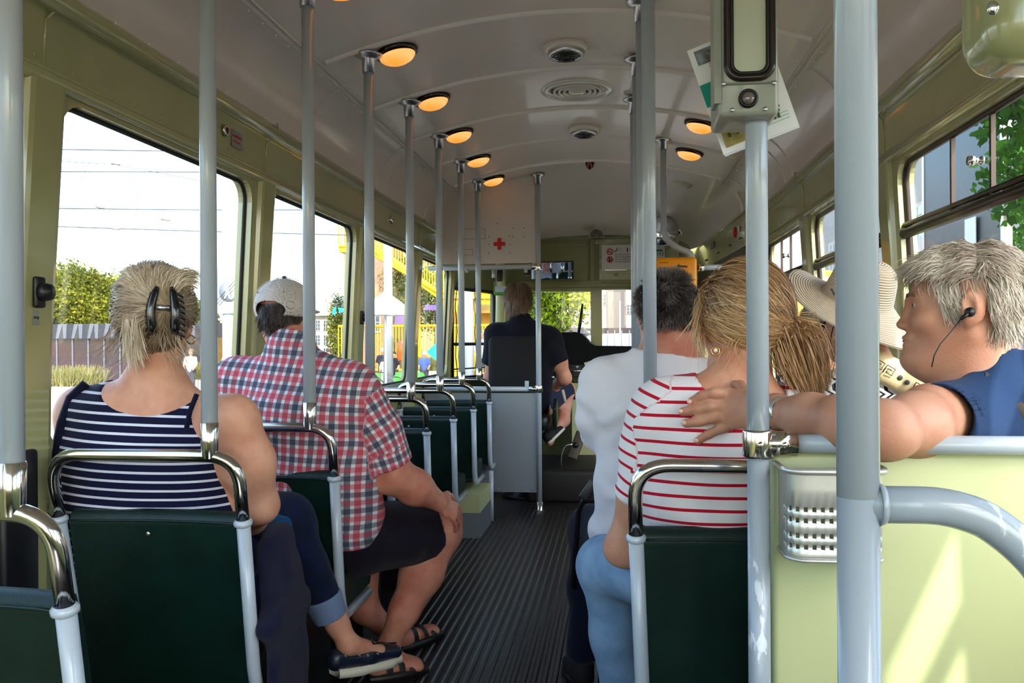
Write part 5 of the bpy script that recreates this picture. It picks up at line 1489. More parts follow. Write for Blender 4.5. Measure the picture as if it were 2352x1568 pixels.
# collar
B.cap(nb+Vector((0, -.012, -.015)), nb+Vector((0, .015, .035)), .078, .072, w=(.086, .08), side=(1, 0, 0), k=.015, cut=(None, 0.), mode='torso'); B.cap(nb+Vector((0, .0, 0)), H2.w(0, -.01, 0), .066, .066, k=.004, op='s')
B.ell(pel+Vector((0, 0, -.14)), (.4, .4, .075), None, .01, op='s')
B.noise = folds(.0045, 22, 11)
build_body(B, 'checked_shirt', CK, w2, uv=True, frame=(tuple(che), (.995, .0, -.08), (.08, 0, .995)))
SHO = cloth('dark_aubergine_cotton', (24, 18, 30), bump=.35, bscale=350)
B = Body(.0075)
B.cap(pel+Vector((0, .02, -.03)), hpR, .14, .13, w=(.2, .14), side=(1, 0, 0), k=.06); B.cap(hpR, kR+Vector((-.03, -.02, .005)), .125, .112, k=.05, cut=(None, -.01))
B.cap(hpL, kL, .12, .10, k=.05, cut=(None, 0)); B.cap(hpR.lerp(kR, .35)+Vector((.0, -.09, -.02)), hpR.lerp(kR, .72)+Vector((0, -.085, -.02)), .055, .05, k=.03)
B.noise = folds(.005, 24, 15)
build_body(B, 'cargo_shorts', SHO, w2)
SANDAL = mat('brown_black_leather', (30, 24, 24), rough=.45, bump=.15, bscale=120)
def sandal(h, t_, par):
    d = (t_-h).normalized(); s_ = Vector((d.y, -d.x, 0)).normalized(); L_ = (t_-h).length
    mb = MB(); rows = []
    for k in range(11):
        q = k/10; c = h+d*(-.035+(L_+.075)*q); wd = .034+.016*math.sin(min(1, q*1.1)*PI)**.7; c.z = .0
        rows.append([Vector((c.x, c.y, .006))+s_*wd, Vector((c.x, c.y, .03))+s_*wd, Vector((c.x, c.y, .03))-s_*wd, Vector((c.x, c.y, .006))-s_*wd])
    mb.grid(rows, closed_u=True); mb.add(rows[0], [(0, 1, 2, 3)]); mb.add(rows[-1], [(0, 1, 2, 3)]); o = mb.build('sandal', SANDAL, par)
    for q, hh, wd in ((.25, .088, .040), (.55, .078, .047), (.80, .058, .050)):
        c = h+d*L_*q; pts = [Vector((c.x, c.y, .03))+s_*wd*math.cos(a_*PI/10)+Vector((0, 0, (hh-.03)*math.sin(a_*PI/10))) for a_ in range(11)]
        rows = [[p-d*.012 for p in pts], [p+Vector((0, 0, .004)) for p in pts], [p+d*.012 for p in pts]]; MB().grid(rows).build('strap', SANDAL, o)
sandal(hR, tR, w2); sandal(hL, tL, w2)
# cap
CAPM = cloth('stone_cotton', (196, 186, 178)); 
B = Body(.004); k_ = H2.s
B.ell(H2.w(0, -.014, .046), Vector((.097, .118, .098)), H2.M, .01)
B.ell(H2.w(0, -.014, .046), Vector((.092, .113, .093)), H2.M, .003, op='s')
B.ell(H2.w(0, 0, -.128), Vector((.2, .3, .155)), H2.M@Matrix.Rotation(R(3), 3, 'X'), .003, op='s')
B.ell(H2.w(0, -.125, .026), Vector((.056, .06, .030)), H2.M, .004, op='s')
B.ell(H2.w(0, .11, .035), Vector((.07, .055, .010)), H2.M, .01)
cap_ = build_body(B, 'baseball_cap', CAPM, w2)
MB().ball(H2.w(0, -.014, .146), .009, 12, (1, 1, .6)).build('cap_button', mat('navy_button', (30, 34, 56), rough=.6), cap_)
for x_ in (-.048, .048): MB().ball(H2.w(x_, -.105, .088), .0028, 8).build('vent_eyelet', mat('eyelet_grey', (110, 104, 98)), cap_)
mb = MB()
for a_ in (-90, -30, 30, 90, 150, 210):
    mb.tube([H2.w(.0982*math.sin(th)*math.cos(R(a_)), -.014+.1195*math.sin(th)*math.sin(R(a_)), .046+.0995*math.cos(th)) for th in [q*.12 for q in range(0, 9 if a_ == -90 else 12)]], .0012, 5)
mb.build('cap_seam', CAPM, cap_)
HM2 = hairmat('dark_brown_hair', (38, 28, 26), (92, 76, 70))
mk2 = lambda p: (p[:, 1] < .03) & (p[:, 2] < .05) & (p[:, 2] > -.075) & (p[:, 1] < .01+.3*p[:, 2])
parts = [scalp_cap(H2, mk2, 1.01)]
parts.append(strands(scalp(H2, mk2, 3500, 3), lambda p, t, r: np.stack([-.25*np.sign(p[:, 0])+0*p[:, 0], -.35+0*p[:, 0], -1+0*p[:, 0]], 1), 6, .006, .0018, H2, .006, 4, .2))
hair_object(parts, HM2, w2)

# ================================================= driver
H3 = Head(at(1191, 690, 6.66), (.1, 1, 0), scale=1.0)
nb = at(1196, 733, 6.62); shl = at(1140, 768, 6.6); shr = at(1262, 778, 6.6)
che = at(1205, 810, 6.6); wai = at(1200, 880, 6.6); pel = at(1200, 945, 6.62)
def w3torso(B, g):
    B.cap(pel, che, .14+g, .13+g, w=(.20+g, .24+g), side=(1, 0, 0), k=.06, mode='torso'); B.cap(che, at(1198, 765, 6.6), .13+g, .09+g, w=(.24+g, .16+g), side=(1, 0, 0), k=.06, mode='torso')
    B.cap(shl, shr, .075+g, .075+g, k=.08, mode='torso'); B.cap(at(1198, 765, 6.6), nb, .08+g, .06+g, w=(.13+g, .07+g), side=(1, 0, 0), k=.06, mode='torso')
B = Body(.009); w3torso(B, -.012); B.cap(nb, H3.w(0, -.02, -.05), .06, .058, k=.03); H3.add(B)
e3 = at(1297, 868, 6.68); B.chain([shr, at(1285, 830, 6.62), e3, at(1250, 905, 6.95)], [.06, .058, .05, .034], k=.04)
hand(B, at(1250, 905, 6.95), at(1236, 905, 7.03), (0, 0, 1), (-1, 0, 0), 1.)
B.chain([shl, at(1125, 870, 6.65), at(1180, 900, 6.95)], [.06, .048, .034], k=.04)
k3 = at(1302, 895, 7.0); B.chain([at(1240, 940, 6.7), k3], [.09, .07], k=.05); B.chain([k3, at(1294, 965, 6.85), at(1272, 995, 6.72)], [.062, .05, .036], k=.03)
B.cap(at(1270, 998, 6.7), at(1262, 1014, 6.66), .035, .035, k=.02)
w3 = person(B, 'person', 'tram driver with brown hair in a dark polo, seen from behind', SKN, at(1200, 950, 6.6))
DP = cloth('black_navy_cotton', (14, 16, 26))
B = Body(.009); w3torso(B, .006); B.cap(shr, at(1284, 832, 6.62), .082, .078, k=.06, cut=(None, 0)); B.cap(shl, at(1128, 835, 6.62), .082, .075, k=.06, cut=(None, 0))
B.cap(nb+Vector((0, 0, -.02)), nb+Vector((0, .01, .035)), .075, .07, k=.02, cut=(None, 0)); B.cap(nb, H3.w(0, 0, 0), .06, .06, k=.004, op='s'); B.noise = folds(.004, 20, 4)
build_body(B, 'polo_shirt', DP, w3)
B = Body(.009); B.cap(at(1236, 935, 6.7), k3+Vector((-.01, -.01, 0)), .105, .085, k=.05, cut=(None, .02)); B.cap(at(1200, 945, 6.65), at(1180, 930, 7.0), .11, .09, k=.05); build_body(B, 'shorts', cloth('slate_blue_cotton', (38, 44, 66)), w3)
s3 = shoe(w3, at(1262, 1020, 6.58), at(1297, 985, 6.76), mat('black_canvas', (16, 16, 18), rough=.8), SOLE, 1.15, 'shoe', (-.5, .3, 1))
HM3 = hairmat('brown_hair', (84, 62, 48), (170, 140, 114))
mk3 = lambda p: (p[:, 1] < .05+.5*np.maximum(p[:, 2]-.03, 0)) & (p[:, 2] > -.085) & ~((p[:, 1] > .0) & (p[:, 2] < .01))
H3h = Head(H3.c, (.1, 1, 0)); H3h.cc = Vector((0, -.016, .03)); H3h.cr = Vector((.104, .112, .108))
parts = [scalp_cap(H3h, mk3, .98), strands(scalp(H3h, mk3, 3000, 3), lambda p, t, r: np.stack([.4*np.sign(p[:, 0])*(p[:, 2] > .06)+0*p[:, 0], -.5*(p[:, 2] > .0)+0*p[:, 0], -1+0*p[:, 0]], 1), 9, .010, .0028, H3h, .008, 4, .12, tone=lambda r: .2-4*r[:, 0])]
hair_object(parts, HM3, w3)
t = thing('driver_seat', 'black padded driver seat behind the metal partition', 'seat', at(1185, 1000, 6.45))
mb = MB(); c = at(1181, 840, 6.42); mb.rbox((c.x, 6.43, .93), (.40, .09, .66), .05, Matrix.Rotation(R(-3), 3, 'X')); mb.build('backrest', mat('black_seat_cloth', (12, 12, 13), rough=.85), t)
MB().rbox((c.x+.03, 6.62, .60), (.46, .42, .12), .04).build('cushion', BLACK, t)
MB().lathe((c.x+.03, 6.64, 0), [(.0, 0), (.16, 0), (.16, .02), (.05, .05), (.04, .5), (0, .5)]).build('pedestal', BLACK, t)
MB().tube([at(1292, 895, 6.5), at(1299, 925, 6.5)], .012, 8).build('armrest_edge', mat('cream_edge', (190, 172, 150)), t)
MB().ball(at(1270, 866, 6.45), .014, 10).build('knob', STEEL, t)
MB().rbox(at(1276, 950, 6.55), (.03, .2, .18), .01, Matrix.Rotation(R(20), 3, 'X')).build('side_plate', mat('dark_green_plate', (20, 40, 32), rough=.4), t)

# ================================================= man in the white long t-shirt
H4 = Head(at(1532, 722, 2.64), (.06, 1, -.05), scale=.99)
nb = at(1538, 822, 2.60); shl = at(1392, 880, 2.60); shr = at(1660, 890, 2.60)
che = at(1520, 935, 2.58); wai = at(1500, 1100, 2.62); pel = at(1478, 1235, 2.68)
def w4torso(B, g, cut=None):
    B.cap(pel, wai, .115+g, .105+g, w=(.165+g, .15+g), side=(1, 0, 0), k=.05, mode='torso'); B.cap(wai, che, .105+g, .12+g, w=(.15+g, .185+g), side=(1, 0, 0), k=.06, mode='torso')
    B.cap(che, at(1525, 880, 2.6), .12+g, .085+g, w=(.185+g, .13+g), side=(1, 0, 0), k=.06, mode='torso'); B.cap(shl, shr, .058+g, .058+g, k=.07, mode='torso')
    B.cap(at(1530, 870, 2.6), nb if cut is None else at(1537, 822, 2.6), .08+g, (.068 if cut is None else .080)+g, w=(.13+g, (.092 if cut is None else .102)+g), side=(1, 0, 0), k=.05 if cut is None else .02, mode='torso', cut=cut)
B = Body(.007); w4torso(B, -.008); B.cap(nb, H4.w(0, -.02, -.05), .078, .074, k=.04); H4.add(B, fat=.006)
B.chain([shl, at(1375, 985, 2.66), at(1400, 1040, 2.9)], [.05, .044, .032], k=.04); hand(B, at(1400, 1040, 2.9), at(1400, 1045, 2.98), (0, 0, 1), (1, 0, 0)); B.chain([shr, at(1680, 1000, 2.66)], [.05, .044], k=.04)
w4 = person(B, 'person', 'grey haired person in plain white t-shirt and dark jeans at the aisle', SK2, at(1455, 1235, 2.7))
WT = cloth('white_jersey', (226, 222, 226), bump=.1)
B = Body(.0065); w4torso(B, .008, (None, .012))
B.cap(shl, at(1374, 955, 2.62), .066, .062, k=.06); B.cap(at(1374, 955, 2.62), at(1378, 990, 2.68), .062, .062, k=.03, cut=(None, .02)); B.cap(shr, at(1690, 985, 2.64), .066, .062, k=.06, cut=(None, 0))
B.ell(pel+Vector((-.02, 0, -.14)), (.3, .3, .1), None, .02, op='s')
B.noise = folds(.0038, 52, 31, 1.0)
build_body(B, 'white_t_shirt', WT, w4)
DJ = cloth('dark_blue_jeans', (15, 22, 42), bump=.3, bscale=400, var=.3, vscale=9)
B = Body(.008); kl = at(1358, 1215, 2.98); al = at(1338, 1490, 3.0)
B.cap(pel+Vector((0, .02, -.04)), pel+Vector((-.06, .1, -.08)), .13, .11, w=(.18, .12), side=(1, 0, 0), k=.05); B.cap(pel+Vector((-.07, .08, -.07)), kl, .10, .078, k=.05); B.chain([kl, kl.lerp(al, .5), al], [.075, .062, .055], k=.04)
B.cap(pel+Vector((.1, .08, -.07)), kl+Vector((.25, .03, 0)), .1, .078, k=.05); B.cap(kl+Vector((.25, .03, 0)), al+Vector((.25, .05, 0)), .07, .05, k=.04); B.noise = folds(.004, 24, 9)
build_body(B, 'jeans', DJ, w4)
hh_ = al.copy(); hh_.z = .0; hh_ += Vector((.0, -.03, 0)); shoe(w4, hh_, hh_+Vector((-.04, .26, 0)), mat('black_suede', (14, 13, 15), rough=.85), BLACK, 1.25)
mb = MB(); mb.tube(rpath([at(1372, 1105, 2.72), at(1350, 1140, 2.74), at(1330, 1165, 2.8), at(1322, 1260, 2.86), at(1318, 1350, 2.9)], .05), .009, 6); mb.rbox(at(1352, 1125, 2.72), (.03, .012, .07), .004, Matrix.Rotation(R(35), 3, 'Y'))
tag(mb.build('bag_strap', BLACK, None, at(1352, 1125, 2.72)), 'black bag strap hanging beside the white t-shirt at the aisle', 'strap')
HM4 = hairmat('salt_pepper_hair', (50, 42, 40), (176, 166, 162), (98, 88, 84))
mk4 = lambda p: (p[:, 1] < .055+.4*np.maximum(p[:, 2]-.03, 0)) & (p[:, 2] > -.06) & ~((p[:, 1] > .0) & (p[:, 2] < .01)) & ~((p[:, 1] > -.034) & (p[:, 2] < .022))
H4h = Head(H4.c, (.06, 1, -.05)); H4h.cc = Vector((0, -.016, .030)); H4h.cr = Vector((.083, .103, .088))
parts = [scalp_cap(H4h, mk4, .99), strands(scalp(H4h, mk4, 9000, 3), lambda p, t, r: np.stack([(p[:, 0])*3+.25, -.6-.2*(p[:, 2] > .05)+0*p[:, 0], -.75+1.0*(p[:, 2] > .09)+0*p[:, 0]], 1)+(p-np.array([0, -.016, .034]))*6, 6, .0055, .0017, H4h, .012, 4, .3, tone=lambda r: .45+5*(r[:, 2]-.06)*(r[:, 2] > .06)+14*(np.abs(r[:, 0])-.045)*(np.abs(r[:, 0]) > .045))]
hair_object(parts, HM4, w4)
# ================================================= woman in the red striped top
H5 = Head(at(1700, 748, 2.04), (-.60, .80, -.06), scale=.98)
nb = at(1700, 880, 2.00); shl = at(1525, 945, 2.02); shr = at(1850, 965, 2.02)
che = at(1665, 1010, 2.0); wai = at(1645, 1130, 2.02); pel = at(1650, 1290, 2.10)
def w5torso(B, g):
    B.cap(pel, wai, .125+g, .11+g, w=(.19+g, .165+g), side=(1, 0, 0), k=.05, mode='torso'); B.cap(wai, che, .11+g, .105+g, w=(.165+g, .165+g), side=(1, 0, 0), k=.06, mode='torso')
    B.cap(che, at(1685, 935, 2.0), .105+g, .075+g, w=(.165+g, .12+g), side=(1, 0, 0), k=.06, mode='torso'); B.cap(shl, shr, .05+g, .05+g, k=.06, mode='torso')
    B.cap(at(1690, 930, 2.0), nb, .07+g, .055+g, w=(.11+g, .065+g), side=(1, 0, 0), k=.05, mode='torso')
B = Body(.0065); w5torso(B, 0); B.cap(nb, H5.w(0, -.02, -.05), .054, .052, k=.035); H5.add(B)
e5 = at(1428, 1258, 2.12); w5p = at(1440, 1290, 2.36)
B.chain([shl, at(1475, 1120, 2.05), e5], [.05, .046, .040], k=.05); B.chain([e5, w5p], [.040, .028], k=.03); hand(B, w5p, w5p+Vector((.04, .07, 0)), (0, 0, 1), (1, 0, 0), .95)
B.chain([shr, at(1850, 1120, 2.1), at(1750, 1200, 2.3)], [.05, .042, .03], k=.04)
w5 = person(B, 'person', 'person with clipped blonde ponytail, red striped white top and light jeans', SK1, at(1650, 1290, 2.1))
RS = cloth('red_striped_white_knit', (226, 222, 222)); N, L, b, u, v = cuvnode(RS)
L.new(mixc(N, L, band(N, L, v, .0295, .24, .0), srgb(226, 220, 222), srgb(186, 14, 44)), b.inputs['Base Color'])
B = Body(.0055); w5torso(B, .008)
B.cap(shl+Vector((0, 0, .01)), at(1490, 1040, 2.03), .068, .062, k=.05, mode=('s', 0.)); B.cap(at(1490, 1040, 2.03), at(1458, 1138, 2.05), .062, .055, k=.03, cut=(None, .0), mode=('s', (shl+Vector((0, 0, .01))-at(1490, 1040, 2.03)).length)); B.cap(at(1462, 1120, 2.05), at(1440, 1190, 2.08), .047, .047, k=.004, op='s')
B.cap(shr, at(1860, 1060, 2.05), .062, .056, k=.05, cut=(None, 0), mode=('s', 0.))
B.cap(at(1700, 893, 1.985), H5.w(0, 0, 0), .088, .07, w=(.105, .07), side=(1, 0, 0), k=.006, op='s')
B.noise = folds(.0045, 30, 17)
build_body(B, 'striped_top', RS, w5, uv=True, frame=(tuple(che), (1, 0, 0), (0, 0, 1)))
LJ = cloth('light_blue_denim', (144, 176, 204), bump=.3, bscale=500, var=.25, vscale=10, vcol=(108, 144, 180))
B = Body(.007); kn = at(1392, 1300, 2.42); an = at(1425, 1600, 2.5)
B.cap(pel+Vector((0, .03, -.05)), pel+Vector((-.05, .1, -.08)), .12, .11, w=(.19, .13), side=(1, 0, 0), k=.05); B.cap(pel+Vector((-.08, .06, -.06)), kn, .10, .078, k=.05); B.chain([kn, at(1412, 1450, 2.47), an], [.078, .066, .055], k=.04)
B.cap(pel+Vector((.1, .06, -.06)), kn+Vector((.24, .05, 0)), .1, .075, k=.05); B.cap(kn+Vector((.24, .05, 0)), an+Vector((.2, .1, 0)), .07, .05, k=.04); B.noise = folds(.0035, 26, 19)
build_body(B, 'jeans', LJ, w5)
mb = MB(); mb.tube([at(1336, 1335, 2.40), at(1352, 1318, 2.37), at(1378, 1335, 2.345), at(1405, 1352, 2.34), at(1430, 1356, 2.35)], .0018, 5); mb.build('seam', mat('denim_seam', (70, 100, 134)), w5)
an2 = an.copy(); an2.z = 0; shoe(w5, an2+Vector((0, -.03, 0)), an2+Vector((-.02, .2, 0)), BLACK, SOLE)
# green patterned bag band across the back
GB = cloth('green_patterned_cloth', (150, 180, 90)); N, L, b = wrap(GB)
tc = N.new('ShaderNodeTexCoord'); mp = N.new('ShaderNodeMapping'); mp.inputs['Rotation'].default_value = (0, R(45), 0); mp.inputs['Scale'].default_value = (26, 26, 26); L.new(tc.outputs['Object'], mp.inputs[0])
s_ = N.new('ShaderNodeSeparateXYZ'); L.new(mp.outputs[0], s_.inputs[0])
def pyr(x): t_ = math_node(N, L, 'FRACT', x); t_ = math_node(N, L, 'SUBTRACT', t_, .5); return math_node(N, L, 'ABSOLUTE', t_)
mx = math_node(N, L, 'MAXIMUM', pyr(s_.outputs[0]), pyr(s_.outputs[2])); rg = math_node(N, L, 'MULTIPLY', mx, 9.0); rg = math_node(N, L, 'FRACT', rg); rg = math_node(N, L, 'GREATER_THAN', rg, .5)
c1 = mixc(N, L, rg, srgb(120, 160, 62), srgb(172, 186, 116)); c2 = mixc(N, L, math_node(N, L, 'GREATER_THAN', mx, .46), c1, srgb(214, 226, 200)); L.new(c2, b.inputs['Base Color'])
B = Body(.005)
B.cap(at(1598, 1120, 1.925), at(1690, 1075, 1.895), .012, .012, w=(.034, .036), side=(-.3, 0, 1), k=.02); B.cap(at(1690, 1075, 1.895), at(1760, 1000, 1.925), .012, .012, w=(.036, .03), side=(-.6, 0, .8), k=.02)
build_body(B, 'patterned_band', GB, w5)
# hair: swept back into a twisted knot with a loose tail
HM5 = hairmat('honey_blonde_hair', (100, 72, 50), (244, 210, 160), (184, 142, 98))
H5h = Head(H5.c, (-.60, .80, -.06), scale=.98); H5h.cc = Vector((0, -.022, .036)); H5h.cr = Vector((.088, .106, .110))
knot = at(1808, 752, 2.0)
kl_ = H5.M.transposed()@((knot-H5.c)/H5.s); kn_ = np.array(kl_)
mk5 = lambda p: (p[:, 1] < .062+.35*np.maximum(p[:, 2]-.05, 0)) & (p[:, 2] > -.07) & ~((p[:, 1] > .005) & (p[:, 2] < .012)) & ~((p[:, 1] > -.022) & (p[:, 2] < .014))
def fl5(p, t, r):
    d = kn_-p; d /= np.linalg.norm(d, axis=1)[:, None]
    d = d+np.stack([0*p[:, 0], -.25+0*p[:, 0], .1-.7*(r[:, 2] > .05)*(1-t)+0*p[:, 0]], 1)
    return d
parts = [scalp_cap(H5h, mk5, .985), strands(scalp(H5h, mk5, 7500, 1), fl5, 14, .0125, .0022, H5h, .010, 2, .12, tone=lambda r: .45+3*(r[:, 1])+0*r[:, 0])]
rs_ = np.random.RandomState(9)
rr = kn_+rs_.randn(2600, 3)*np.array([.011, .010, .010])
dn = np.array(H5.M.transposed()@Vector((.17, .0, -1)))
Mt5 = H5.M.transposed()
def tail(p, t, r): 
    o_ = (r-kn_)*(30 if t < .35 else (2 if t < .6 else -14)); return dn+o_+np.array(Mt5@Vector((.75, -.25, .0)))*(1-t)**2.5
parts.append(strands(rr, tail, 16, .0098, .0024, H5h, .0, 4, .05, proj=False, tone=lambda r: .65+0*r[:, 0]))
rr = scalp(H5h, lambda p: mk5(p) & ((p[:, 1] > .03) | (p[:, 2] < -.02)), 220, 8)
parts.append(strands(rr, lambda p, t, r: np.stack([-.2+.6*np.sin(8*t+r[:, 2]*70), .1+.5*np.sin(6*t+r[:, 0]*80), -1+0*p[:, 0]], 1), 12, .010, .0013, H5h, .006, 6, .3, tone=lambda r: 1+0*r[:, 0]))
rr = scalp(H5h, lambda p: mk5(p) & (p[:, 1] > .035), 700, 8)
parts.append(strands(rr, lambda p, t, r: np.stack([-.55+0*p[:, 0], .1-.9*t+0*p[:, 0], -1.+0*p[:, 0]], 1), 11, .011, .0018, H5h, .014, 6, .16, tone=lambda r: 1+0*r[:, 0]))
# solid core of the tail
B = Body(.006); B.chain([knot+Vector((0, 0, .0)), knot+Vector((.028, 0, -.05)), knot+Vector((.038, 0, -.10)), knot+Vector((.036, .0, -.14))], [.018, .03, .036, .02], k=.02); V_, F_ = B.mesh(1); parts.append((V_, F_, np.full(len(V_), .4)))
hair_object(parts, HM5, w5)
mb = MB()
for k in range(9):
    a_ = k*.7; c = knot+Vector((.0+.020*math.cos(a_), -.052, -.004+.014*math.sin(a_))); mb.tube([c, c+Vector((.006*math.cos(a_*2), -.008, .007*math.sin(a_*2))), c+Vector((.012*math.cos(a_*2+.6), -.004, .012*math.sin(a_*2+.6)))], .0018, 6)
mb.build('hair_clip', mat('tortoise_clip', (180, 140, 100), rough=.2, coat=.8), w5)
er = at(1643, 806, 1.98)
MB().tube([er+Vector((math.cos(k*PI/8), -.1, math.sin(k*PI/8)))*.0095 for k in range(16)], .0018, 6, closed=True).build('earring', GOLD, w5)
MB().ball(er+Vector((.0, -.004, .002)), .0052, 12).build('earring_pearl', PEARL, w5)

# ================================================= man in the blue polo, arm over the rail
H6 = Head(at(2208, 714, 1.80), (-.96, .30, .02), scale=1.06, roll=R(2))
nb = at(2265, 875, 1.80); shl = at(2140, 960, 1.70); shr = at(2345, 985, 1.96)
che = at(2270, 1010, 1.86); pel = at(2235, 1350, 2.0)
B = Body(.0045)
B.cap(pel, che, .12, .12, w=(.17, .18), side=(.8, .5, 0), k=.06); B.cap(shl, shr, .055, .055, k=.07); B.cap(at(2285, 940, 1.84), nb, .085, .062, w=(.12, .066), side=(.9, .4, 0), k=.05)
B.cap(nb, H6.w(0, -.03, -.045), .064, .062, k=.04); H6.add(B, fat=.004, nose=.5)
B.cap(H6.w(0, .045, -.105), nb+Vector((-.04, -.02, .02)), .03, .045, k=.05)
el = at(2028, 985, 1.50); wr = at(1785, 945, 1.74)
B.chain([shl, at(2105, 975, 1.60), el], [.054, .049, .042], k=.05); B.ell(at(2045, 1003, 1.505), (.032, .03, .024), None, .04)
B.chain([el, el.lerp(wr, .3), el.lerp(wr, .65), wr], [.042, .045, .038, .031], k=.04)
# hand on the shoulder of the woman in front: each finger from its own pixels
YH = 1.865
B.cap(wr, at(1735, 942, 1.80), .022, .018, w=(.030, .038), side=UPZ, k=.02); B.cap(at(1735, 942, 1.80), at(1668, 938, YH-.005), .018, .013, w=(.038, .046), side=(.1, 0, 1), k=.014)
def fing(pts, r=.0128):
    q = [at(*p_) for p_ in pts]
    for i in range(len(q)-1): B.cap(q[i], q[i+1], r-.0009*i, r-.0009*(i+1), k=.006)
fing([(1668, 905, YH-.004), (1640, 902, YH-.012), (1612, 909, YH+.0), (1590, 921, YH+.012)])
fing([(1662, 932, YH-.006), (1632, 933, YH-.012), (1600, 940, YH+.0), (1568, 945, YH+.014)])
fing([(1664, 958, YH-.004), (1640, 958, YH-.010), (1605, 967, YH+.0), (1576, 972, YH+.012)])
fing([(1676, 978, YH+.0), (1655, 984, YH-.006), (1628, 996, YH+.0), (1603, 1012, YH+.010)], .0115)
B.cap(at(1725, 915, 1.82), at(1700, 885, 1.90), .015, .012, k=.012); B.cap(at(1700, 885, 1.90), at(1680, 880, 1.95), .011, .009, k=.006)
B.cap(che, at(2200, 1200, 2.05), .02, .02, k=.01)
w6 = person(B, 'person', 'silver haired person with earphone in blue polo, arm along the rail', SK3, at(2330, 1350, 1.95)); H6.eyes(w6)
NAIL = mat('nail', (222, 172, 152), rough=.25, coat=.4)
for q in ((1584, 922, YH-.001), (1563, 944, YH+.003), (1571, 971, YH+.001), (1600, 1011, YH+.0)): MB().ball(at(*q), .0062, 10, (1, .45, .8)).build('fingernail', NAIL, w6)
MB().tube([H6.w(-.024, .0835, -.0575), H6.w(-.015, .0935, -.0582), H6.w(0, .0985, -.0585), H6.w(.015, .0935, -.0582), H6.w(.024, .0835, -.0575)], [.0012, .0022, .0026, .0022, .0012], 6).build('mouth_line', mat('mouth_line', (120, 70, 60), rough=.6), w6)
mb2 = MB()
for q in (-1, 1):
    pts = [H6.w(q*(.014+.032*k/6), .094-.012*(k/6)**2, .024+.006*math.sin(k/6*PI)) for k in range(7)]; mb2.tube(pts, [.002, .003, .0034, .0034, .003, .0024, .0012], 6)
mb2.build('eyebrow', mat('grey_brow', (120, 96, 80), rough=.8), w6)
PB = cloth('blue_pique', (28, 50, 84), bump=.3, bscale=700)
B = Body(.0055)
B.cap(pel, che, .13, .135, w=(.185, .195), side=(.8, .5, 0), k=.06); B.cap(at(2205, 962, 1.75), shr, .068, .068, k=.07); B.cap(at(2290, 950, 1.84), nb+Vector((0, 0, -.012)), .10, .08, w=(.13, .085), side=(.9, .4, 0), k=.05)
B.cap(at(2215, 955, 1.76), at(2150, 965, 1.675), .074, .072, k=.04, cut=(None, .0)); B.cap(at(2165, 965, 1.69), at(2090, 975, 1.58), .062, .062, k=.004, op='s')
B.cap(nb+Vector((.01, 0, -.01)), nb+Vector((.028, -.0, .070)), .082, .078, w=(.085, .08), side=(.9, .4, 0), k=.015, cut=(None, 0)); B.cap(nb+Vector((-.01, 0, .0)), H6.w(0, -.03, 0), .066, .068, k=.004, op='s')
B.ell(nb+Vector((-.10, -.03, .045)), (.05, .06, .055), None, .02, op='s')
B.noise = folds(.0045, 24, 41)
build_body(B, 'polo_shirt', PB, w6)
mb = MB(); pts = [at(2255, 868, 1.715), at(2300, 905, 1.71), at(2350, 950, 1.715), at(2420, 1040, 1.74)]; rows = [[p_+Vector((.008, 0, .012)), p_+Vector((.004, -.004, .0)), p_+Vector((-.004, 0, -.012))] for p_ in pts]; mb.grid(rows); mb.build('bag_strap', mat('brown_strap', (48, 40, 34), rough=.7), w6)
# watch
mb = MB(); wc = at(1783, 945, 1.75); wd_ = (wr-el).normalized()
mb.lathe(wc-wd_*.016, [(.0345, -.0), (.037, .003), (.037, .022), (.0345, .026)], wd_, 28); wat = mb.build('watch', mat('grey_watch_strap', (90, 90, 88), rough=.5), w6)
fn = Vector((0, -1, .18)).normalized(); fc = wc+fn*.036-wd_*.003
MB().lathe(fc, [(0, -.004), (.024, -.004), (.026, .002), (.024, .007), (.019, .009), (0, .009)], fn, 28).build('watch_case', mat('silver_case', (210, 208, 200), rough=.25, metal=.8), wat)
MB().lathe(fc, [(0, .0095), (.018, .0095), (.018, .0105), (0, .0105)], fn, 24).build('watch_face', mat('black_dial', (14, 15, 18), rough=.08, coat=1.), wat)
mb = MB()
for k in range(24):
    a_ = k*PI/12; rdir = (wd_*math.cos(a_)+fn.cross(wd_)*math.sin(a_)); mb.tube([fc+fn*.0092+rdir*.0195, fc+fn*.0092+rdir*.0225], .0006, 4)
mb.build('bezel_marks', INK, wat)
# earphone
ear = H6.w(-.092, -.008, -.008)
mb = MB(); mb.lathe(ear, [(0, -.006), (.008, -.006), (.0095, .0), (.008, .008), (0, .010)], H6.M@Vector((-1, .1, 0)), 16); mb.tube([ear+H6.M@Vector((-.004, .002, -.002)), ear+H6.M@Vector((-.006, .016, -.014))], [.005, .003], 8)
ep = mb.build('earphone', BLACK, w6)
e0 = ear+H6.M@Vector((-.006, .016, -.014)); e3 = at(2140, 842, 1.66)
MB().tube([e0, e0+Vector((-.012, -.005, -.015)), at(2160, 790, 1.66), at(2146, 815, 1.655), e3], .0013, 6).build('earphone_cable', BLACK, ep)
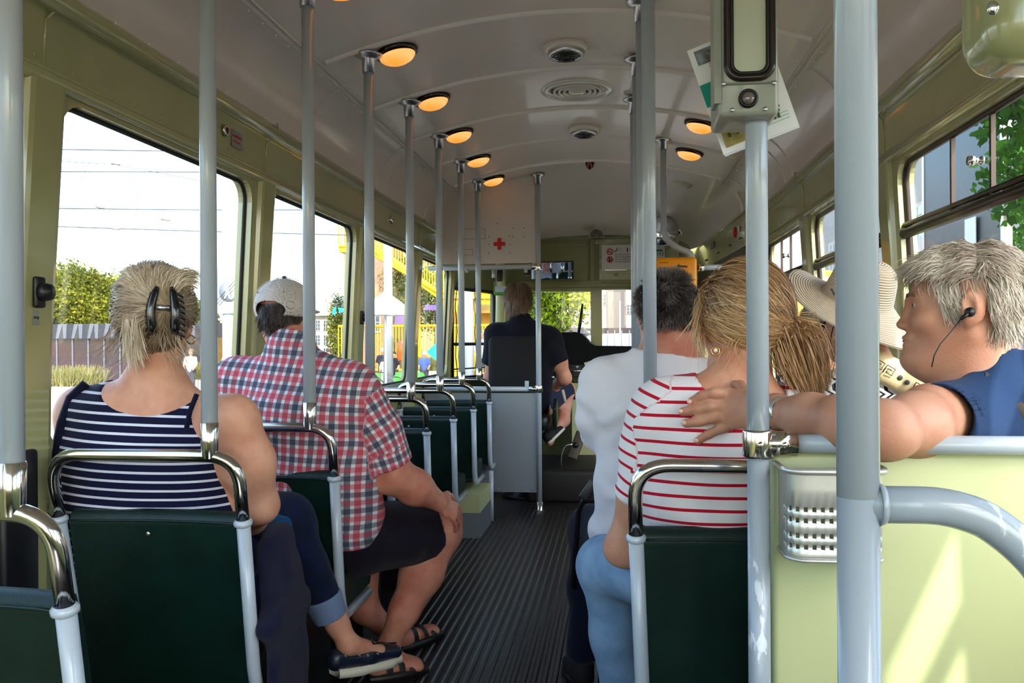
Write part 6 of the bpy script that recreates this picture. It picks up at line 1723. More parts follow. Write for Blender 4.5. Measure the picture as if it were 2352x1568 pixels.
# silver hair
HM6 = hairmat('silver_hair', (122, 106, 92), (240, 232, 218), (196, 182, 166), rough=.45)
H6h = Head(H6.c, (-.96, .30, .02), scale=1.06, roll=R(2)); H6h.cc = Vector((0, -.018, .034)); H6h.cr = Vector((.080, .102, .092))
def mk6(p):
    x, y, z = p[:, 0], p[:, 1], p[:, 2]
    front = (z > .052) & (y < .074)
    sidez = (z > .0) & (y < .040+.25*(z-.02))
    burn = (z > -.002) & (z <= .05) & (y < .038) & (y > .012)
    back = (z > -.058) & (y < -.040)
    return front | (sidez & ~((z < .055) & (y > -.036) & (y < .010))) | burn | back
def fl6(p, t, r):
    x, y, z = p[:, 0], p[:, 1], p[:, 2]
    topm = (r[:, 2] > .055)
    fx = np.where(topm, .25*np.sign(r[:, 0])*(np.abs(r[:, 0])*10), .25*np.sign(r[:, 0]))
    fy = np.where(topm & (r[:, 1] > -.02), .75-.3*t, np.where(r[:, 2] > -.02, -.35, .05))
    fz = np.where(topm, -.05-.7*t+np.where(r[:, 1] > .02, .5-.9*t, 0), -1.)
    return np.stack([fx, fy, fz], 1)
parts = [scalp_cap(H6h, mk6, .985), strands(scalp(H6h, mk6, 11000, 1), fl6, 8, .0046, .0016, H6h, .008, 2, .16, tone=lambda r: .7+2.5*(r[:, 2]-.05)-3*(np.abs(r[:, 1]+.02) < .03)*(r[:, 2] > .03)*.2)]
rr = scalp(H6h, lambda p: (p[:, 2] > .075) & (p[:, 1] > .02), 1500, 9)
parts.append(strands(rr, lambda p, t, r: np.stack([.1*np.sign(r[:, 0]+.02)+0*p[:, 0], 1.0-.3*t+0*p[:, 0], .35-1.6*t+0*p[:, 0]], 1), 9, .0056, .0017, H6h, .012, 7, .2, tone=lambda r: 1+0*r[:, 0]))
hair_object(parts, HM6, w6)

# ================================================= woman in the wide straw hat
H7 = Head(at(1965, 742, 2.52), (-.55, .80, -.1), scale=.92)
nb = at(2000, 850, 2.5)
B = Body(.007); B.cap(nb, H7.w(0, -.02, -.05), .055, .053, k=.03); H7.add(B, ears=False); B.cap(at(1905, 925, 2.5), at(2100, 925, 2.5), .055, .055, k=.05); B.cap(at(1990, 1150, 2.55), at(1990, 930, 2.5), .1, .09, w=(.17, .17), side=(1, 0, 0), k=.05)
B.cap(at(1995, 920, 2.5), nb, .07, .055, k=.05); B.chain([at(2120, 930, 2.5), at(2140, 1100, 2.55), at(2060, 1180, 2.75)], [.05, .042, .03], k=.03)
w7 = person(B, 'person', 'person in a wide beige straw hat and black white patterned blouse', SKN, at(1990, 1150, 2.55))
PT = cloth('black_white_pattern', (230, 230, 230)); N, L, b = wrap(PT)
tc = N.new('ShaderNodeTexCoord'); s_ = N.new('ShaderNodeSeparateXYZ'); L.new(tc.outputs['Object'], s_.inputs[0])
x_ = math_node(N, L, 'MULTIPLY', s_.outputs[0], 46.); z_ = math_node(N, L, 'MULTIPLY', s_.outputs[2], 30.)
zf = math_node(N, L, 'ABSOLUTE', math_node(N, L, 'SUBTRACT', math_node(N, L, 'FRACT', z_), .5))
xx = math_node(N, L, 'FRACT', math_node(N, L, 'ADD', x_, math_node(N, L, 'MINIMUM', math_node(N, L, 'MULTIPLY', zf, 2.4), .7)))
L.new(mixc(N, L, math_node(N, L, 'LESS_THAN', xx, .45), srgb(236, 236, 236), srgb(24, 24, 30)), b.inputs['Base Color'])
B = Body(.007); B.cap(at(1905, 925, 2.5), at(2100, 930, 2.5), .068, .068, k=.06); B.cap(at(1990, 1150, 2.55), at(1990, 930, 2.5), .12, .105, w=(.19, .19), side=(1, 0, 0), k=.06); B.cap(at(1995, 920, 2.5), at(2000, 875, 2.5), .09, .068, w=(.13, .075), side=(1, 0, 0), k=.05)
B.cap(at(2110, 935, 2.5), at(2150, 1040, 2.53), .064, .06, k=.05); B.cap(at(1905, 930, 2.5), at(1870, 1020, 2.53), .064, .06, k=.05); B.cap(at(2000, 862, 2.49), H7.w(0, 0, 0), .07, .06, k=.01, op='s'); B.noise = folds(.004, 26, 51)
build_body(B, 'patterned_blouse', PT, w7)
# scarf over the shoulder with key pattern
SC = cloth('cream_scarf', (222, 196, 150)); mb = MB()
sp_ = [at(1960, 818, 2.425), at(2015, 838, 2.395), at(2065, 865, 2.385), at(2115, 897, 2.39), at(2150, 930, 2.41)]
rows = [[p_+Vector((.022, .012, .036)), p_+Vector((.01, -.004, .016)), p_+Vector((-.006, -.006, -.012)), p_+Vector((-.02, .004, -.034))] for p_ in sp_]; mb.grid(rows); sc_ = mb.build('scarf', SC, w7); md = sc_.modifiers.new('s', 'SOLIDIFY'); md.thickness = .003
mb = MB()
for cx_, cy_ in ((2018, 838), (2042, 852), (2108, 892)):
    c = at(cx_, cy_, 2.376); dx = Vector((.84, 0, -.54)); dz = Vector((.54, 0, .84)); q = .012
    pts = [(-1, -1), (-1, 1), (1, 1), (1, -.6), (-.4, -.6), (-.4, .4), (.4, .4)]
    mb.tube([c+dx*(a_*q)+dz*(b_3*q) for a_, b_3 in pts], .0016, 5)
for cx_, cy_ in ((2068, 867), (2084, 878)): mb.ball(at(cx_, cy_, 2.376), .007, 10, (1, .3, 1))
mb.build('key_pattern', INK, sc_)
# straw hat
STRAW = mat('straw', (214, 190, 156), rough=.7, sheen=.2); N, L, b = wrap(STRAW)
hat_c = at(1968, 690, 2.50)
hatM = Matrix.Rotation(R(15), 3, 'Y')@Matrix.Rotation(R(22), 3, 'X')
a_n = N.new('ShaderNodeAttribute'); a_n.attribute_name = 'rnd'
sn = math_node(N, L, 'SINE', math_node(N, L, 'MULTIPLY', a_n.outputs['Fac'], 420.)); 
L.new(mixc(N, L, math_node(N, L, 'GREATER_THAN', sn, .75), srgb(230, 208, 178), srgb(190, 162, 130)), b.inputs['Base Color'])
bp = N.new('ShaderNodeBump'); bp.inputs['Strength'].default_value = .7; bp.inputs['Distance'].default_value = .004; L.new(sn, bp.inputs['Height']); L.new(bp.outputs[0], b.inputs['Normal'])
prof = [(.0, .118), (.03, .118), (.055, .112), (.073, .098), (.083, .07), (.089, .035), (.093, .012), (.098, .004)]+[(.098+.1*k/9, .004-.006*k/9) for k in range(1, 10)]
Vh, Fh, rn = [], [], []; ns = 72; arc_ = 0
for i, (r_, z_2) in enumerate(prof):
    if i: arc_ += math.dist(prof[i-1], prof[i])
    for k in range(ns):
        a_ = 2*PI*k/ns; q = max(0, (r_-.098)/.1)
        droop = q*(.030*math.cos(2*a_+.3)-.088*max(0, math.cos(a_))**2-.012)+q*q*.012*math.sin(3*a_+1)
        rr_ = r_*(1-.10*q*max(0, math.cos(a_)))
        Vh.append(hat_c+hatM@Vector((rr_*math.cos(a_), rr_*1.08*math.sin(a_), z_2+droop))); rn.append(arc_)
for i in range(len(prof)-1):
    for k in range(ns): Fh.append((i*ns+k, i*ns+(k+1) % ns, (i+1)*ns+(k+1) % ns, (i+1)*ns+k))
hat = np_object('straw_hat', np.array([list(v_) for v_ in Vh]), np.array(Fh), STRAW, w7, attrs={'rnd': np.array(rn)*2.2})
md = hat.modifiers.new('s', 'SOLIDIFY'); md.thickness = .003
MB().box(at(1913, 670, 2.385), (.006, .002, .020), Matrix.Rotation(R(-30), 3, 'Y')).build('hat_tag', INK, hat)
MB().ball(at(2020, 637, 2.40), .011, 10, (1.4, .3, .7)).build('hat_eyelet', mat('eyelet_brown', (140, 120, 96)), hat)
MB().tube([H7.w(-.086, .0, .012), H7.w(-.083, .04, .01), H7.w(-.07, .085, .004)], .004, 6).build('sunglasses_temple', BLACK, w7)
MB().ball(H7.w(-.035, .1, .0), .022, 12, (1, .4, .8), H7.M).build('sunglasses_lens', CLIP, w7)
MB().tube([H7.w(-.092, -.01, -.05)+Vector((math.cos(k*PI/8), -.2, math.sin(k*PI/8)))*.013 for k in range(16)], .0014, 6, closed=True).build('earring', GOLD, w7)
MB().tube([H7.w(-.088, .006, -.005), H7.w(-.094, .012, -.03), at(1907, 790, 2.44), at(1908, 800, 2.44), at(1917, 822, 2.44)], .0013, 6).build('earphone_cable', BLACK, w7)
hm7 = hairmat('sandy_hair', (120, 96, 70), (190, 166, 130))
# ================================================= man beyond the hat
H8 = Head(at(1893, 765, 3.15), (-.72, .68, 0), scale=1.0)
nb = at(1905, 850, 3.15)
B = Body(.008); B.cap(nb, H8.w(0, -.02, -.05), .06, .058, k=.03); H8.add(B); B.cap(at(1810, 900, 3.15), at(1990, 900, 3.15), .05, .05, k=.05); B.cap(at(1900, 1080, 3.2), at(1900, 910, 3.15), .09, .09, w=(.15, .16), side=(1, 0, 0), k=.05); B.cap(at(1900, 900, 3.15), nb, .07, .058, k=.05)
w8 = person(B, 'person', 'short haired person with earphone beyond the straw hat brim', SK2, at(1900, 1080, 3.2))
B = Body(.008); B.cap(at(1815, 905, 3.15), at(1985, 905, 3.15), .065, .065, k=.06); B.cap(at(1900, 1080, 3.2), at(1900, 910, 3.15), .11, .105, w=(.18, .19), side=(1, 0, 0), k=.06); build_body(B, 'shirt', PT, w8)
mk8 = lambda p: (p[:, 1] < .055+.4*np.maximum(p[:, 2]-.03, 0)) & (p[:, 2] > -.05) & ~((p[:, 1] > -.0) & (p[:, 2] < .015))
parts = [scalp_cap(H8, mk8, 1.02), strands(scalp(H8, mk8, 3000, 3), lambda p, t, r: np.stack([0*p[:, 0], .2+0*p[:, 0], -1+.8*(p[:, 2] > .08)], 1), 5, .007, .0025, H8, .008, 4, .25)]
hair_object(parts, hairmat('greying_brown_hair', (92, 78, 66), (190, 176, 156)), w8)
mb = MB(); e8 = H8.w(-.092, -.006, -.01); mb.ball(e8, .009, 10); mb.tube([e8, e8+Vector((-.02, -.01, -.03)), e8+Vector((-.035, -.0, -.09))], .0018, 6); mb.build('earphone', BLACK, w8)
# ------------------------------------------------------------------ outside
GROUND = mat('paved_ground', (128, 121, 112), rough=.9, var=.15, vscale=.6)
mb = MB(); mb.add([(-120, -60, -.85), (90, -60, -.85), (90, 160, -.85), (-120, 160, -.85)], [(0, 1, 2, 3)])
g = mb.build('ground', GROUND); g['kind'] = 'structure'
GZ = -.85
YEL = mat('yellow_steel', (236, 178, 10), rough=.5); YEL2 = mat('yellow_boards', (196, 150, 20), rough=.6)
def leafmat(name, a, b_, c=None):
    m = hairmat(name, a, b_, c, rough=.6); N, L, b = wrap(m); b.inputs['Specular IOR Level'].default_value = .2
    tr = N.new('ShaderNodeBsdfTranslucent'); mx_ = N.new('ShaderNodeMixShader'); mx_.inputs[0].default_value = .42
    src = b.inputs['Base Color'].links[0].from_socket; L.new(src, tr.inputs[0]); L.new(b.outputs[0], mx_.inputs[1]); L.new(tr.outputs[0], mx_.inputs[2]); L.new(mx_.outputs[0], N['Material Output'].inputs[0]); return m
LF1 = leafmat('olive_leaves', (66, 74, 24), (150, 146, 40), (104, 110, 34)); LF2 = leafmat('yellow_green_leaves', (70, 92, 10), (214, 206, 40), (140, 158, 24)); LF3 = leafmat('fresh_green_leaves', (48, 92, 24), (150, 200, 66), (84, 140, 40))
BARK = mat('bark', (92, 78, 62), rough=.9)
def tree(name, lab_, crowns, trunk, lm, leaf, n, seed=0, group=None):
    rs = np.random.RandomState(seed); P_ = []
    vol = np.array([c[1][0]*c[1][1]*c[1][2] for c in crowns]); vol = vol/vol.sum()
    for (c, rad), f in zip(crowns, vol):
        k = max(20, int(n*f)); d = rs.randn(k, 3); d /= np.linalg.norm(d, axis=1)[:, None]; P_.append(np.array(c)+d*np.array(rad)*(rs.rand(k, 1)**.35)*(1+.12*rs.randn(k, 1)))
    P_ = np.concatenate(P_); k = len(P_)
    a = rs.randn(k, 3); a /= np.linalg.norm(a, axis=1)[:, None]; b_ = np.cross(a, rs.randn(k, 3)); b_ /= np.linalg.norm(b_, axis=1)[:, None]
    s_ = leaf*(.5+rs.rand(k, 1)); V = np.stack([P_-a*s_, P_-b_*s_*.6, P_+a*s_, P_+b_*s_*.6], 1).reshape(-1, 3)
    F = np.arange(4*k).reshape(-1, 4); rn = np.repeat(np.clip(rs.rand(k)*.7+.3*np.sin(P_[:, 0]*1.3/leaf*.1+P_[:, 2]), 0, 1), 4)
    base = Vector((trunk[0], trunk[1], GZ)); t = thing(name, lab_, 'tree', base, group)
    np_object('foliage', V, F, lm, t, attrs={'rnd': rn}, smooth=False)['kind'] = 'stuff'
    top_ = Vector(crowns[0][0]); mb = MB().tube([base, base.lerp(top_, .5)+Vector((trunk[2]*.5, 0, 0)), top_], [trunk[2], trunk[2]*.8, trunk[2]*.4], 10)
    for c, rad in crowns[1:]: mb.tube([base.lerp(top_, .55), Vector(c)], [trunk[2]*.4, trunk[2]*.15], 6)
    mb.build('trunk', BARK, t); return t
def P(px_, py_, Y): return at(px_, py_, Y)
def pxm(Y): return Y*1.0/FPX
# left trees
for i, (cx, cy, rx, ry, Yt) in enumerate(((165, 672, 52, 72, 46), (222, 690, 52, 66, 48), (292, 700, 46, 70, 52), (60, 690, 60, 80, 46), (350, 720, 50, 60, 54), (440, 735, 45, 50, 56))):
    s_ = pxm(Yt); c = P(cx, cy, Yt); tree('park_tree', ['tall olive tree just left of the tank top wearer\'s head', 'olive tree second from the left window edge', 'shorter olive tree nearest the blonde head', 'olive tree at the left edge of the window', 'olive tree hidden behind the blonde head', 'low olive tree right of the blonde head'][i],
        [((c.x, Yt, c.z), (rx*s_, 3, ry*s_)), ((c.x+rx*s_*.6, Yt-1, c.z-ry*s_*.5), (rx*s_*.7, 2.5, ry*s_*.7)), ((c.x-rx*s_*.6, Yt-1, c.z-ry*s_*.4), (rx*s_*.7, 2.5, ry*s_*.7))], (c.x, Yt, .3), LF1 if i != 2 else LF2, .10, 15000, i, 'olive green trees beyond the left window')
tree('park_tree', 'small green tree beside the slate roofed building', [(tuple(P(778, 760, 64)), (1.0, 1, 3.0))], (P(778, 760, 64).x, 64, .15), LF1, .09, 3500, 12)
tree('park_tree', 'green tree beneath the yellow staircase', [(tuple(P(1000, 690, 60)), (3, 2, 2.4)), (tuple(P(935, 660, 62)), (2, 2, 2.6))], (P(1000, 700, 60).x, 60, .2), LF1, .1, 7000, 13)
# glass pavilion with zigzag frieze
Yg = 33
t = thing('glass_pavilion', 'dark glazed pavilion with a zigzag patterned band under the trees', 'building', P(230, 870, Yg))
a = P(60, 745, Yg); b_ = P(500, 775, Yg); lowz = P(60, 868, Yg).z
DG = mat('dark_glazing', (26, 30, 36), rough=.06, spec=1., coat=.6, var=.6, vscale=.5, vcol=(60, 40, 42)); 
MB().box(((a.x+b_.x)/2, Yg+1, (b_.z+GZ)/2), (b_.x-a.x, 2, b_.z-GZ)).build('glass_wall', DG, t)
MB().box(((a.x+b_.x)/2, Yg+.9, (a.z+b_.z)/2), (b_.x-a.x, 2.1, a.z-b_.z)).build('frieze', mat('frieze_dark', (44, 44, 50), rough=.5), t)
for k in range(24):
    x0 = a.x+(b_.x-a.x)*k/24; w_ = (b_.x-a.x)/24; h_ = a.z-b_.z; y_ = Yg-.17
    fl_ = (0, .55) if k % 2 else (.45, 1)
    MB().prism([(x0+w_*.1, y_, b_.z), (x0+w_*.45, y_, b_.z), (x0+w_*(fl_[1]), y_, a.z), (x0+w_*fl_[0], y_, a.z)], (0, .04, 0)).build('zigzag_panel', mat('frieze_grey', (84, 86, 94), rough=.5), t)
for k in range(13):
    x0 = a.x+(b_.x-a.x)*k/12; MB().box((x0, Yg-.03, (b_.z+GZ)/2), (.04, .06, b_.z-GZ)).build('mullion', mat('mullion_grey', (100, 104, 112), rough=.4), t)
# planters with grass
def planter(x0, y0, x1, y1, Y, lab_):
    a = P(x0, y0, Y); b_ = P(x1, y1, Y); t = thing('planter', lab_, 'planter', ((a.x+b_.x)/2, Y, GZ), 'white slatted planters with grasses along the street')
    zt_ = a.z; MB().box(((a.x+b_.x)/2, Y+.5, (zt_+GZ)/2), (b_.x-a.x, 1, zt_-GZ)).build('box', mat('planter_shadow', (150, 140, 128), rough=.8), t)
    mb = MB(); n = int((b_.x-a.x)/.14)
    for k in range(n): mb.box((a.x+.07+k*.14, Y-.02, (zt_+GZ)/2), (.10, .04, zt_-GZ))
    mb.build('slats', mat('planter_wood', (214, 202, 186), rough=.8), t)['kind'] = 'stuff'
    rs = np.random.RandomState(int(x0)+100); k = 1600; r0 = np.stack([rs.uniform(a.x, b_.x, k), rs.uniform(Y, Y+1, k), np.full(k, zt_)], 1); tip = r0+np.stack([rs.randn(k)*.18, rs.randn(k)*.18, .35+.35*rs.rand(k)], 1)
    w_ = np.array([.012, 0, 0]); V = np.stack([r0-w_, r0+w_, tip+w_*.3, tip-w_*.3], 1).reshape(-1, 3)
    np_object('grasses', V, np.arange(4*k).reshape(-1, 4), leafmat('dry_grass', (96, 96, 50), (160, 152, 98)), t, attrs={'rnd': np.repeat(rs.rand(k), 4)}, smooth=False)['kind'] = 'stuff'
planter(-40, 888, 205, 888, 25, 'white slatted planter with dry grasses at the far left window')
planter(440, 872, 560, 872, 31, 'white slatted planter right of the tank top wearer')
planter(945, 852, 1012, 852, 40, 'white slatted planter seen between the left window pillars')
# mast with pedestrian zone sign
Ym = 13.5; m0 = P(533, 784, Ym); s_ = pxm(Ym)
t = thing('street_mast', 'thick pale steel mast beyond the first left window', 'mast', (m0.x, Ym, GZ))
MB().lathe((m0.x, Ym, GZ), [(.0, 0), (.20, 0), (.20, 1.7), (.155, 1.85), (.15, 4.5), (.12, 4.7), (.10, 9), (0, 9)], seg=28).build('mast', mat('galvanised_mast', (150, 158, 164), rough=.5), t)
t = thing('zone_sign', 'white ZONE end sign with crossed out walking figures on the mast', 'sign', (m0.x, Ym-.18, P(520, 668, Ym).z))
ys = Ym-.175; a = P(490, 616, ys); b_ = P(556, 719, ys)
MB().box(((a.x+b_.x)/2, ys, (a.z+b_.z)/2), (b_.x-a.x, .02, a.z-b_.z)).build('plate', mat('sign_plate', (180, 182, 188), rough=.5), t)
GI = mat('sign_grey', (112, 118, 126), rough=.5); c = P(526, 669, ys-.012)
MB().disc(c, .175, (0, -1, 0), .002, 32).build('grey_disc', GI, t)
WP = mat('white_print', (232, 232, 230)); INKG = mat('sign_dark_grey', (90, 94, 100), rough=.5)
mb = MB(); mb.ball(c+Vector((-.03, -.004, .115)), .026, 10, (1, .1, 1)); mb.prism([c+Vector(q) for q in ((-.07, -.003, .08), (-.005, -.003, .085), (.0, -.003, 0), (.03, -.003, -.12), (.005, -.003, -.12), (-.025, -.003, -.03), (-.06, -.003, -.12), (-.085, -.003, -.11), (-.05, -.003, 0), (-.085, -.003, .03))], (0, -.002, 0)); mb.build('adult_symbol', WP, t)
mb = MB(); mb.ball(c+Vector((.075, -.004, .02)), .018, 10, (1, .1, 1)); mb.prism([c+Vector(q) for q in ((.055, -.003, -.005), (.095, -.003, -.005), (.12, -.003, -.06), (.092, -.003, -.05), (.115, -.003, -.13), (.095, -.003, -.13), (.077, -.003, -.08), (.055, -.003, -.13), (.035, -.003, -.13), (.058, -.003, -.05))], (0, -.002, 0)); mb.build('child_symbol', WP, t)
for o_ in (-.03, 0, .03): MB().tube([c+Vector((-.20+o_, -.008, -.20-o_)), c+Vector((.20+o_, -.008, .22-o_))], .005, 5).build('diagonal_line', INKG, t)
text_mesh('lettering', 'ZONE', .09, c+Vector((-.02, -.004, .21)), (1, 0, 0), (0, 0, 1), GI, t, align='CENTER')
# overhead wires
def wire(name, lab_, pts, r_=.012):
    mb = MB(); mb.tube(pts, r_, 5); tag(mb.build(name, mat('wire_grey', (58, 64, 74), rough=.6), None, pts[0]), lab_, 'wire', 'overhead tram wires in the sky')
for i, (y0, y1) in enumerate(((342, 350), (394, 392), (478, 482), (518, 540))):
    wire('overhead_wire', ['topmost horizontal overhead wire in the left window', 'second overhead wire from the top in the left window', 'third overhead wire from the top in the left window', 'lowest overhead wire in the left window'][i], [P(60, y0, 22), P(460, (y0+y1)/2+2, 24), P(800, y1, 26)], .016)
wire('overhead_wire', 'diagonal overhead wire with a fitting in the left window', [P(100, 368, 18), P(265, 378, 18), P(460, 415, 19)], .007)
wire('feeder_loop', 'curved feeder wire looping at the left of the window', [P(208, 345, 20), P(203, 375, 20), P(192, 400, 20), P(190, 440, 20), P(205, 465, 20), P(232, 478, 20)], .006)
wire('feeder_loop', 'curved feeder wire looping in the middle of the window', [P(302, 392, 20), P(308, 420, 20), P(318, 450, 20), P(316, 480, 20), P(298, 508, 20), P(270, 518, 20)], .006)
for i, (x_, y_) in enumerate(((266, 377), (380, 505), (230, 477), (265, 526))):
    c = P(x_, y_, 18); tag(MB().tube([c+Vector((-.1, 0, .02)), c+Vector((.1, 0, -.01))], .022, 6).build('wire_insulator', mat('insulator', (120, 110, 104), rough=.5), None, c), ['insulator fitting on the diagonal wire', 'small insulator low in the sky right of centre', 'small insulator at the end of the left loop', 'small insulator low in the sky left of centre'][i], 'insulator')
# slate roofed building
def facade(name, lab_, x0, x1, ytop, Y, wall, wins, roof=None, rmat=None, depth=6, wm=None):
    a = P(x0, ytop, Y); b_ = P(x1, ytop, Y); t = thing(name, lab_, 'building', ((a.x+b_.x)/2, Y, GZ))
    MB().box(((a.x+b_.x)/2, Y+depth/2, (a.z+GZ)/2), (b_.x-a.x, depth, a.z-GZ)).build('wall', wall, t)
    if roof:
        rz = P(x0, roof, Y).z; i_ = (b_.x-a.x)*.12
        mb = MB(); v = [(a.x, Y-.3, a.z), (b_.x, Y-.3, a.z), (b_.x, Y+depth, a.z), (a.x, Y+depth, a.z), (a.x+i_, Y+depth*.4, rz), (b_.x-i_, Y+depth*.4, rz)]
        mb.add(v, [(0, 1, 5, 4), (2, 3, 4, 5), (1, 2, 5), (3, 0, 4), (0, 3, 2, 1)]); mb.build('roof', rmat, t); MB().box(((a.x+b_.x)/2, Y-.2, a.z-.15), (b_.x-a.x+.3, .6, .35)).build('cornice', mat('white_trim', (206, 200, 192), rough=.6), t)
    for (wx0, wy0, wx1, wy1) in wins:
        p0 = P(wx0, wy0, Y-.05); p1 = P(wx1, wy1, Y-.05); f_ = MB(); cx_, cz_ = (p0.x+p1.x)/2, (p0.z+p1.z)/2; w_, h_ = p1.x-p0.x, p0.z-p1.z
        fo = MB().box((cx_, Y-.03, cz_), (w_*1.25, .1, h_*1.12)).build('window', mat('white_trim', (206, 200, 192)), t)
        MB().box((cx_, Y-.09, cz_), (w_, .04, h_)).build('pane', wm or mat('dark_pane', (70, 78, 88), rough=.1), fo)
        mb = MB(); mb.box((cx_, Y-.12, cz_), (w_*.08, .03, h_)); 
        for q in (-.17, .17): mb.box((cx_, Y-.12, cz_+q*h_), (w_, .03, h_*.03))
        mb.build('glazing_bar', mat('white_trim', (206, 200, 192)), fo)
    return t
facade('townhouse', 'pale building with grey slate roof beyond the checked shirt', 640, 792, 718, 78, mat('grey_beige_wall', (176, 166, 152), rough=.8), [(x_, y_, x_+9, y_+22) for x_ in (660, 682, 704, 726, 744, 766) for y_ in (736, 770, 800)], 679, mat('blue_slate', (122, 132, 144), rough=.5))
BRICK = mat('brown_brick', (150, 118, 96), rough=.9, var=.2, vscale=3)
facade('brick_house', 'tall brown brick building behind the yellow steel stairs', 789, 880, 440, 62, BRICK, [(853, 700, 872, 760)])
facade('grey_house', 'grey and white building beneath the yellow staircase', 880, 1060, 500, 70, mat('grey_wall', (160, 152, 142), rough=.8), [(x_, y_, x_+12, y_+30) for x_ in (905, 928, 980, 1010) for y_ in (590, 650)])
# yellow steel stair tower and slat screens
Ys = 44
t = thing('stair_structure', 'bright yellow steel staircase and platform with slatted railings', 'staircase', (P(900, 784, Ys).x, Ys, GZ))
def strip(pts_low, h_px, name, Y, m=YEL, pitch=.16, wd=.05, th=.04):
    mb = MB()
    for i in range(len(pts_low)-1):
        a = P(*pts_low[i], Y); b_ = P(*pts_low[i+1], Y); h_ = h_px*Y/FPX; n = max(2, int((b_-a).length/pitch))
        for k in range(n+1):
            c = a.lerp(b_, k/n); mb.box((c.x, c.y, c.z+h_/2), (wd, th, h_))
        for q in (0, 1): mb.tube([a+Vector((0, 0, h_*q)), b_+Vector((0, 0, h_*q))], .07, 6)
    o = mb.build(name, m, t); o['kind'] = 'stuff'; return o
strip([(778, 566), (826, 566)], 62, 'platform_railing', Ys); strip([(826, 566), (1005, 672)], 62, 'stair_railing', Ys); strip([(1005, 672), (1145, 672)], 70, 'landing_railing', Ys)
mb = MB(); 
for (p0, p1) in (((778, 566), (860, 566)), ((860, 566), (1005, 672)), ((1005, 672), (1145, 672))):
    a = P(*p0, Ys); b_ = P(*p1, Ys); mb.prism([a, b_, b_+Vector((0, 0, -.3)), a+Vector((0, 0, -.3))], (0, 2.2, 0))
mb.build('stringer', YEL, t)
strip([(778, 850), (1145, 850)], 104, 'slat_screen', Ys-1.5)
for x_ in (800, 960, 1085): MB().box((P(x_, 784, Ys+1).x, Ys+1, (P(800, 566, Ys).z+GZ)/2-.6), (.25, .25, P(800, 566, Ys).z-GZ-1.2)).build('column', YEL2, t)
MB().box((P(1110, 784, Ys+3).x, Ys+3.4, (P(1110, 672, Ys).z+GZ)/2), (5, .1, P(1110, 672, Ys).z-GZ)).build('board_wall', YEL2, t)
c = P(1116, 720, Ys+3); MB().lathe(c, [(1.0, 0), (.6, .5), (0, .5)], seg=20).build('lamp_shade', mat('pale_yellow', (240, 214, 110), rough=.6), t)
# grey post, umbrellas, banners
t = thing('lamp_post', 'pale grey post seen through the driver side window', 'post', (P(1076, 784, 30).x, 30, GZ)); MB().tube([(P(1076, 784, 30).x, 30, GZ), (P(1076, 784, 30).x, 30, 6)], [.2, .16], 12).build('post', mat('galvanised_mast', (150, 158, 164)), t)
t = thing('lamp_post', 'grey lamp post under the yellow stairs', 'post', (P(892, 784, 32).x, 32, GZ)); MB().tube([(P(892, 784, 32).x, 32, GZ), (P(892, 784, 32).x, 32, 7)], [.2, .16], 12).build('post', mat('galvanised_mast', (150, 158, 164)), t)
CANV = mat('white_canvas', (226, 226, 230), rough=.8)
t = thing('parasol', 'large white parasol over the street terrace', 'parasol', (P(885, 784, 28).x, 28, GZ)); c = P(885, 690, 28)
MB().lathe(c, [(1.0, -.5), (.55, -.05), (0, .32)], seg=8).build('canopy', CANV, t); MB().tube([(c.x, 28, GZ), (c.x, 28, c.z+.2)], .04, 8).build('pole', CANV, t)
TEAL = mat('teal_paint', (20, 170, 165), rough=.5); PURP = mat('purple_cloth', (110, 84, 170), rough=.7)
for i, (pts, m, Y, lb) in enumerate((([(980, 808), (1004, 785), (1004, 830)], TEAL, 30, 'teal diamond shaped board among the yellow slats'), ([(790, 800), (796, 788), (802, 800), (798, 828), (790, 826)], TEAL, 34, 'teal board beside the checked shoulder'),
    ([(766, 705), (772, 707), (770, 722), (762, 722)], TEAL, 40, 'small teal bunting flag beside the slate roof'), ([(776, 706), (800, 708), (780, 720)], TEAL, 40, 'teal bunting pennant nearest the brick house'), ([(748, 700), (754, 700), (752, 716)], TEAL, 40, 'teal bunting flag nearest the checked shoulder'),
    ([(975, 700), (1008, 700), (1008, 712), (975, 712)], PURP, 41, 'purple banner beneath the yellow stairs'), ([(908, 722), (926, 718), (930, 744), (906, 744)], PURP, 41, 'purple sheet behind the white parasol'))):
    q = [P(x_, y_, Y) for x_, y_ in pts]; mb = MB().prism(q, (0, .05, 0)); tag(mb.build('banner' if i > 1 else 'board', m, None, q[0]), lb, 'banner' if i > 1 else 'board')
t = thing('orange_lantern', 'orange translucent marker lamp between two left poles', 'lamp', P(922, 806, 9)); a = P(922, 806, 9)
MB().rbox(a, (.085, .08, .23), .03).build('lens', mat('orange_lens', (190, 80, 20), rough=.2, coat=.6), t)
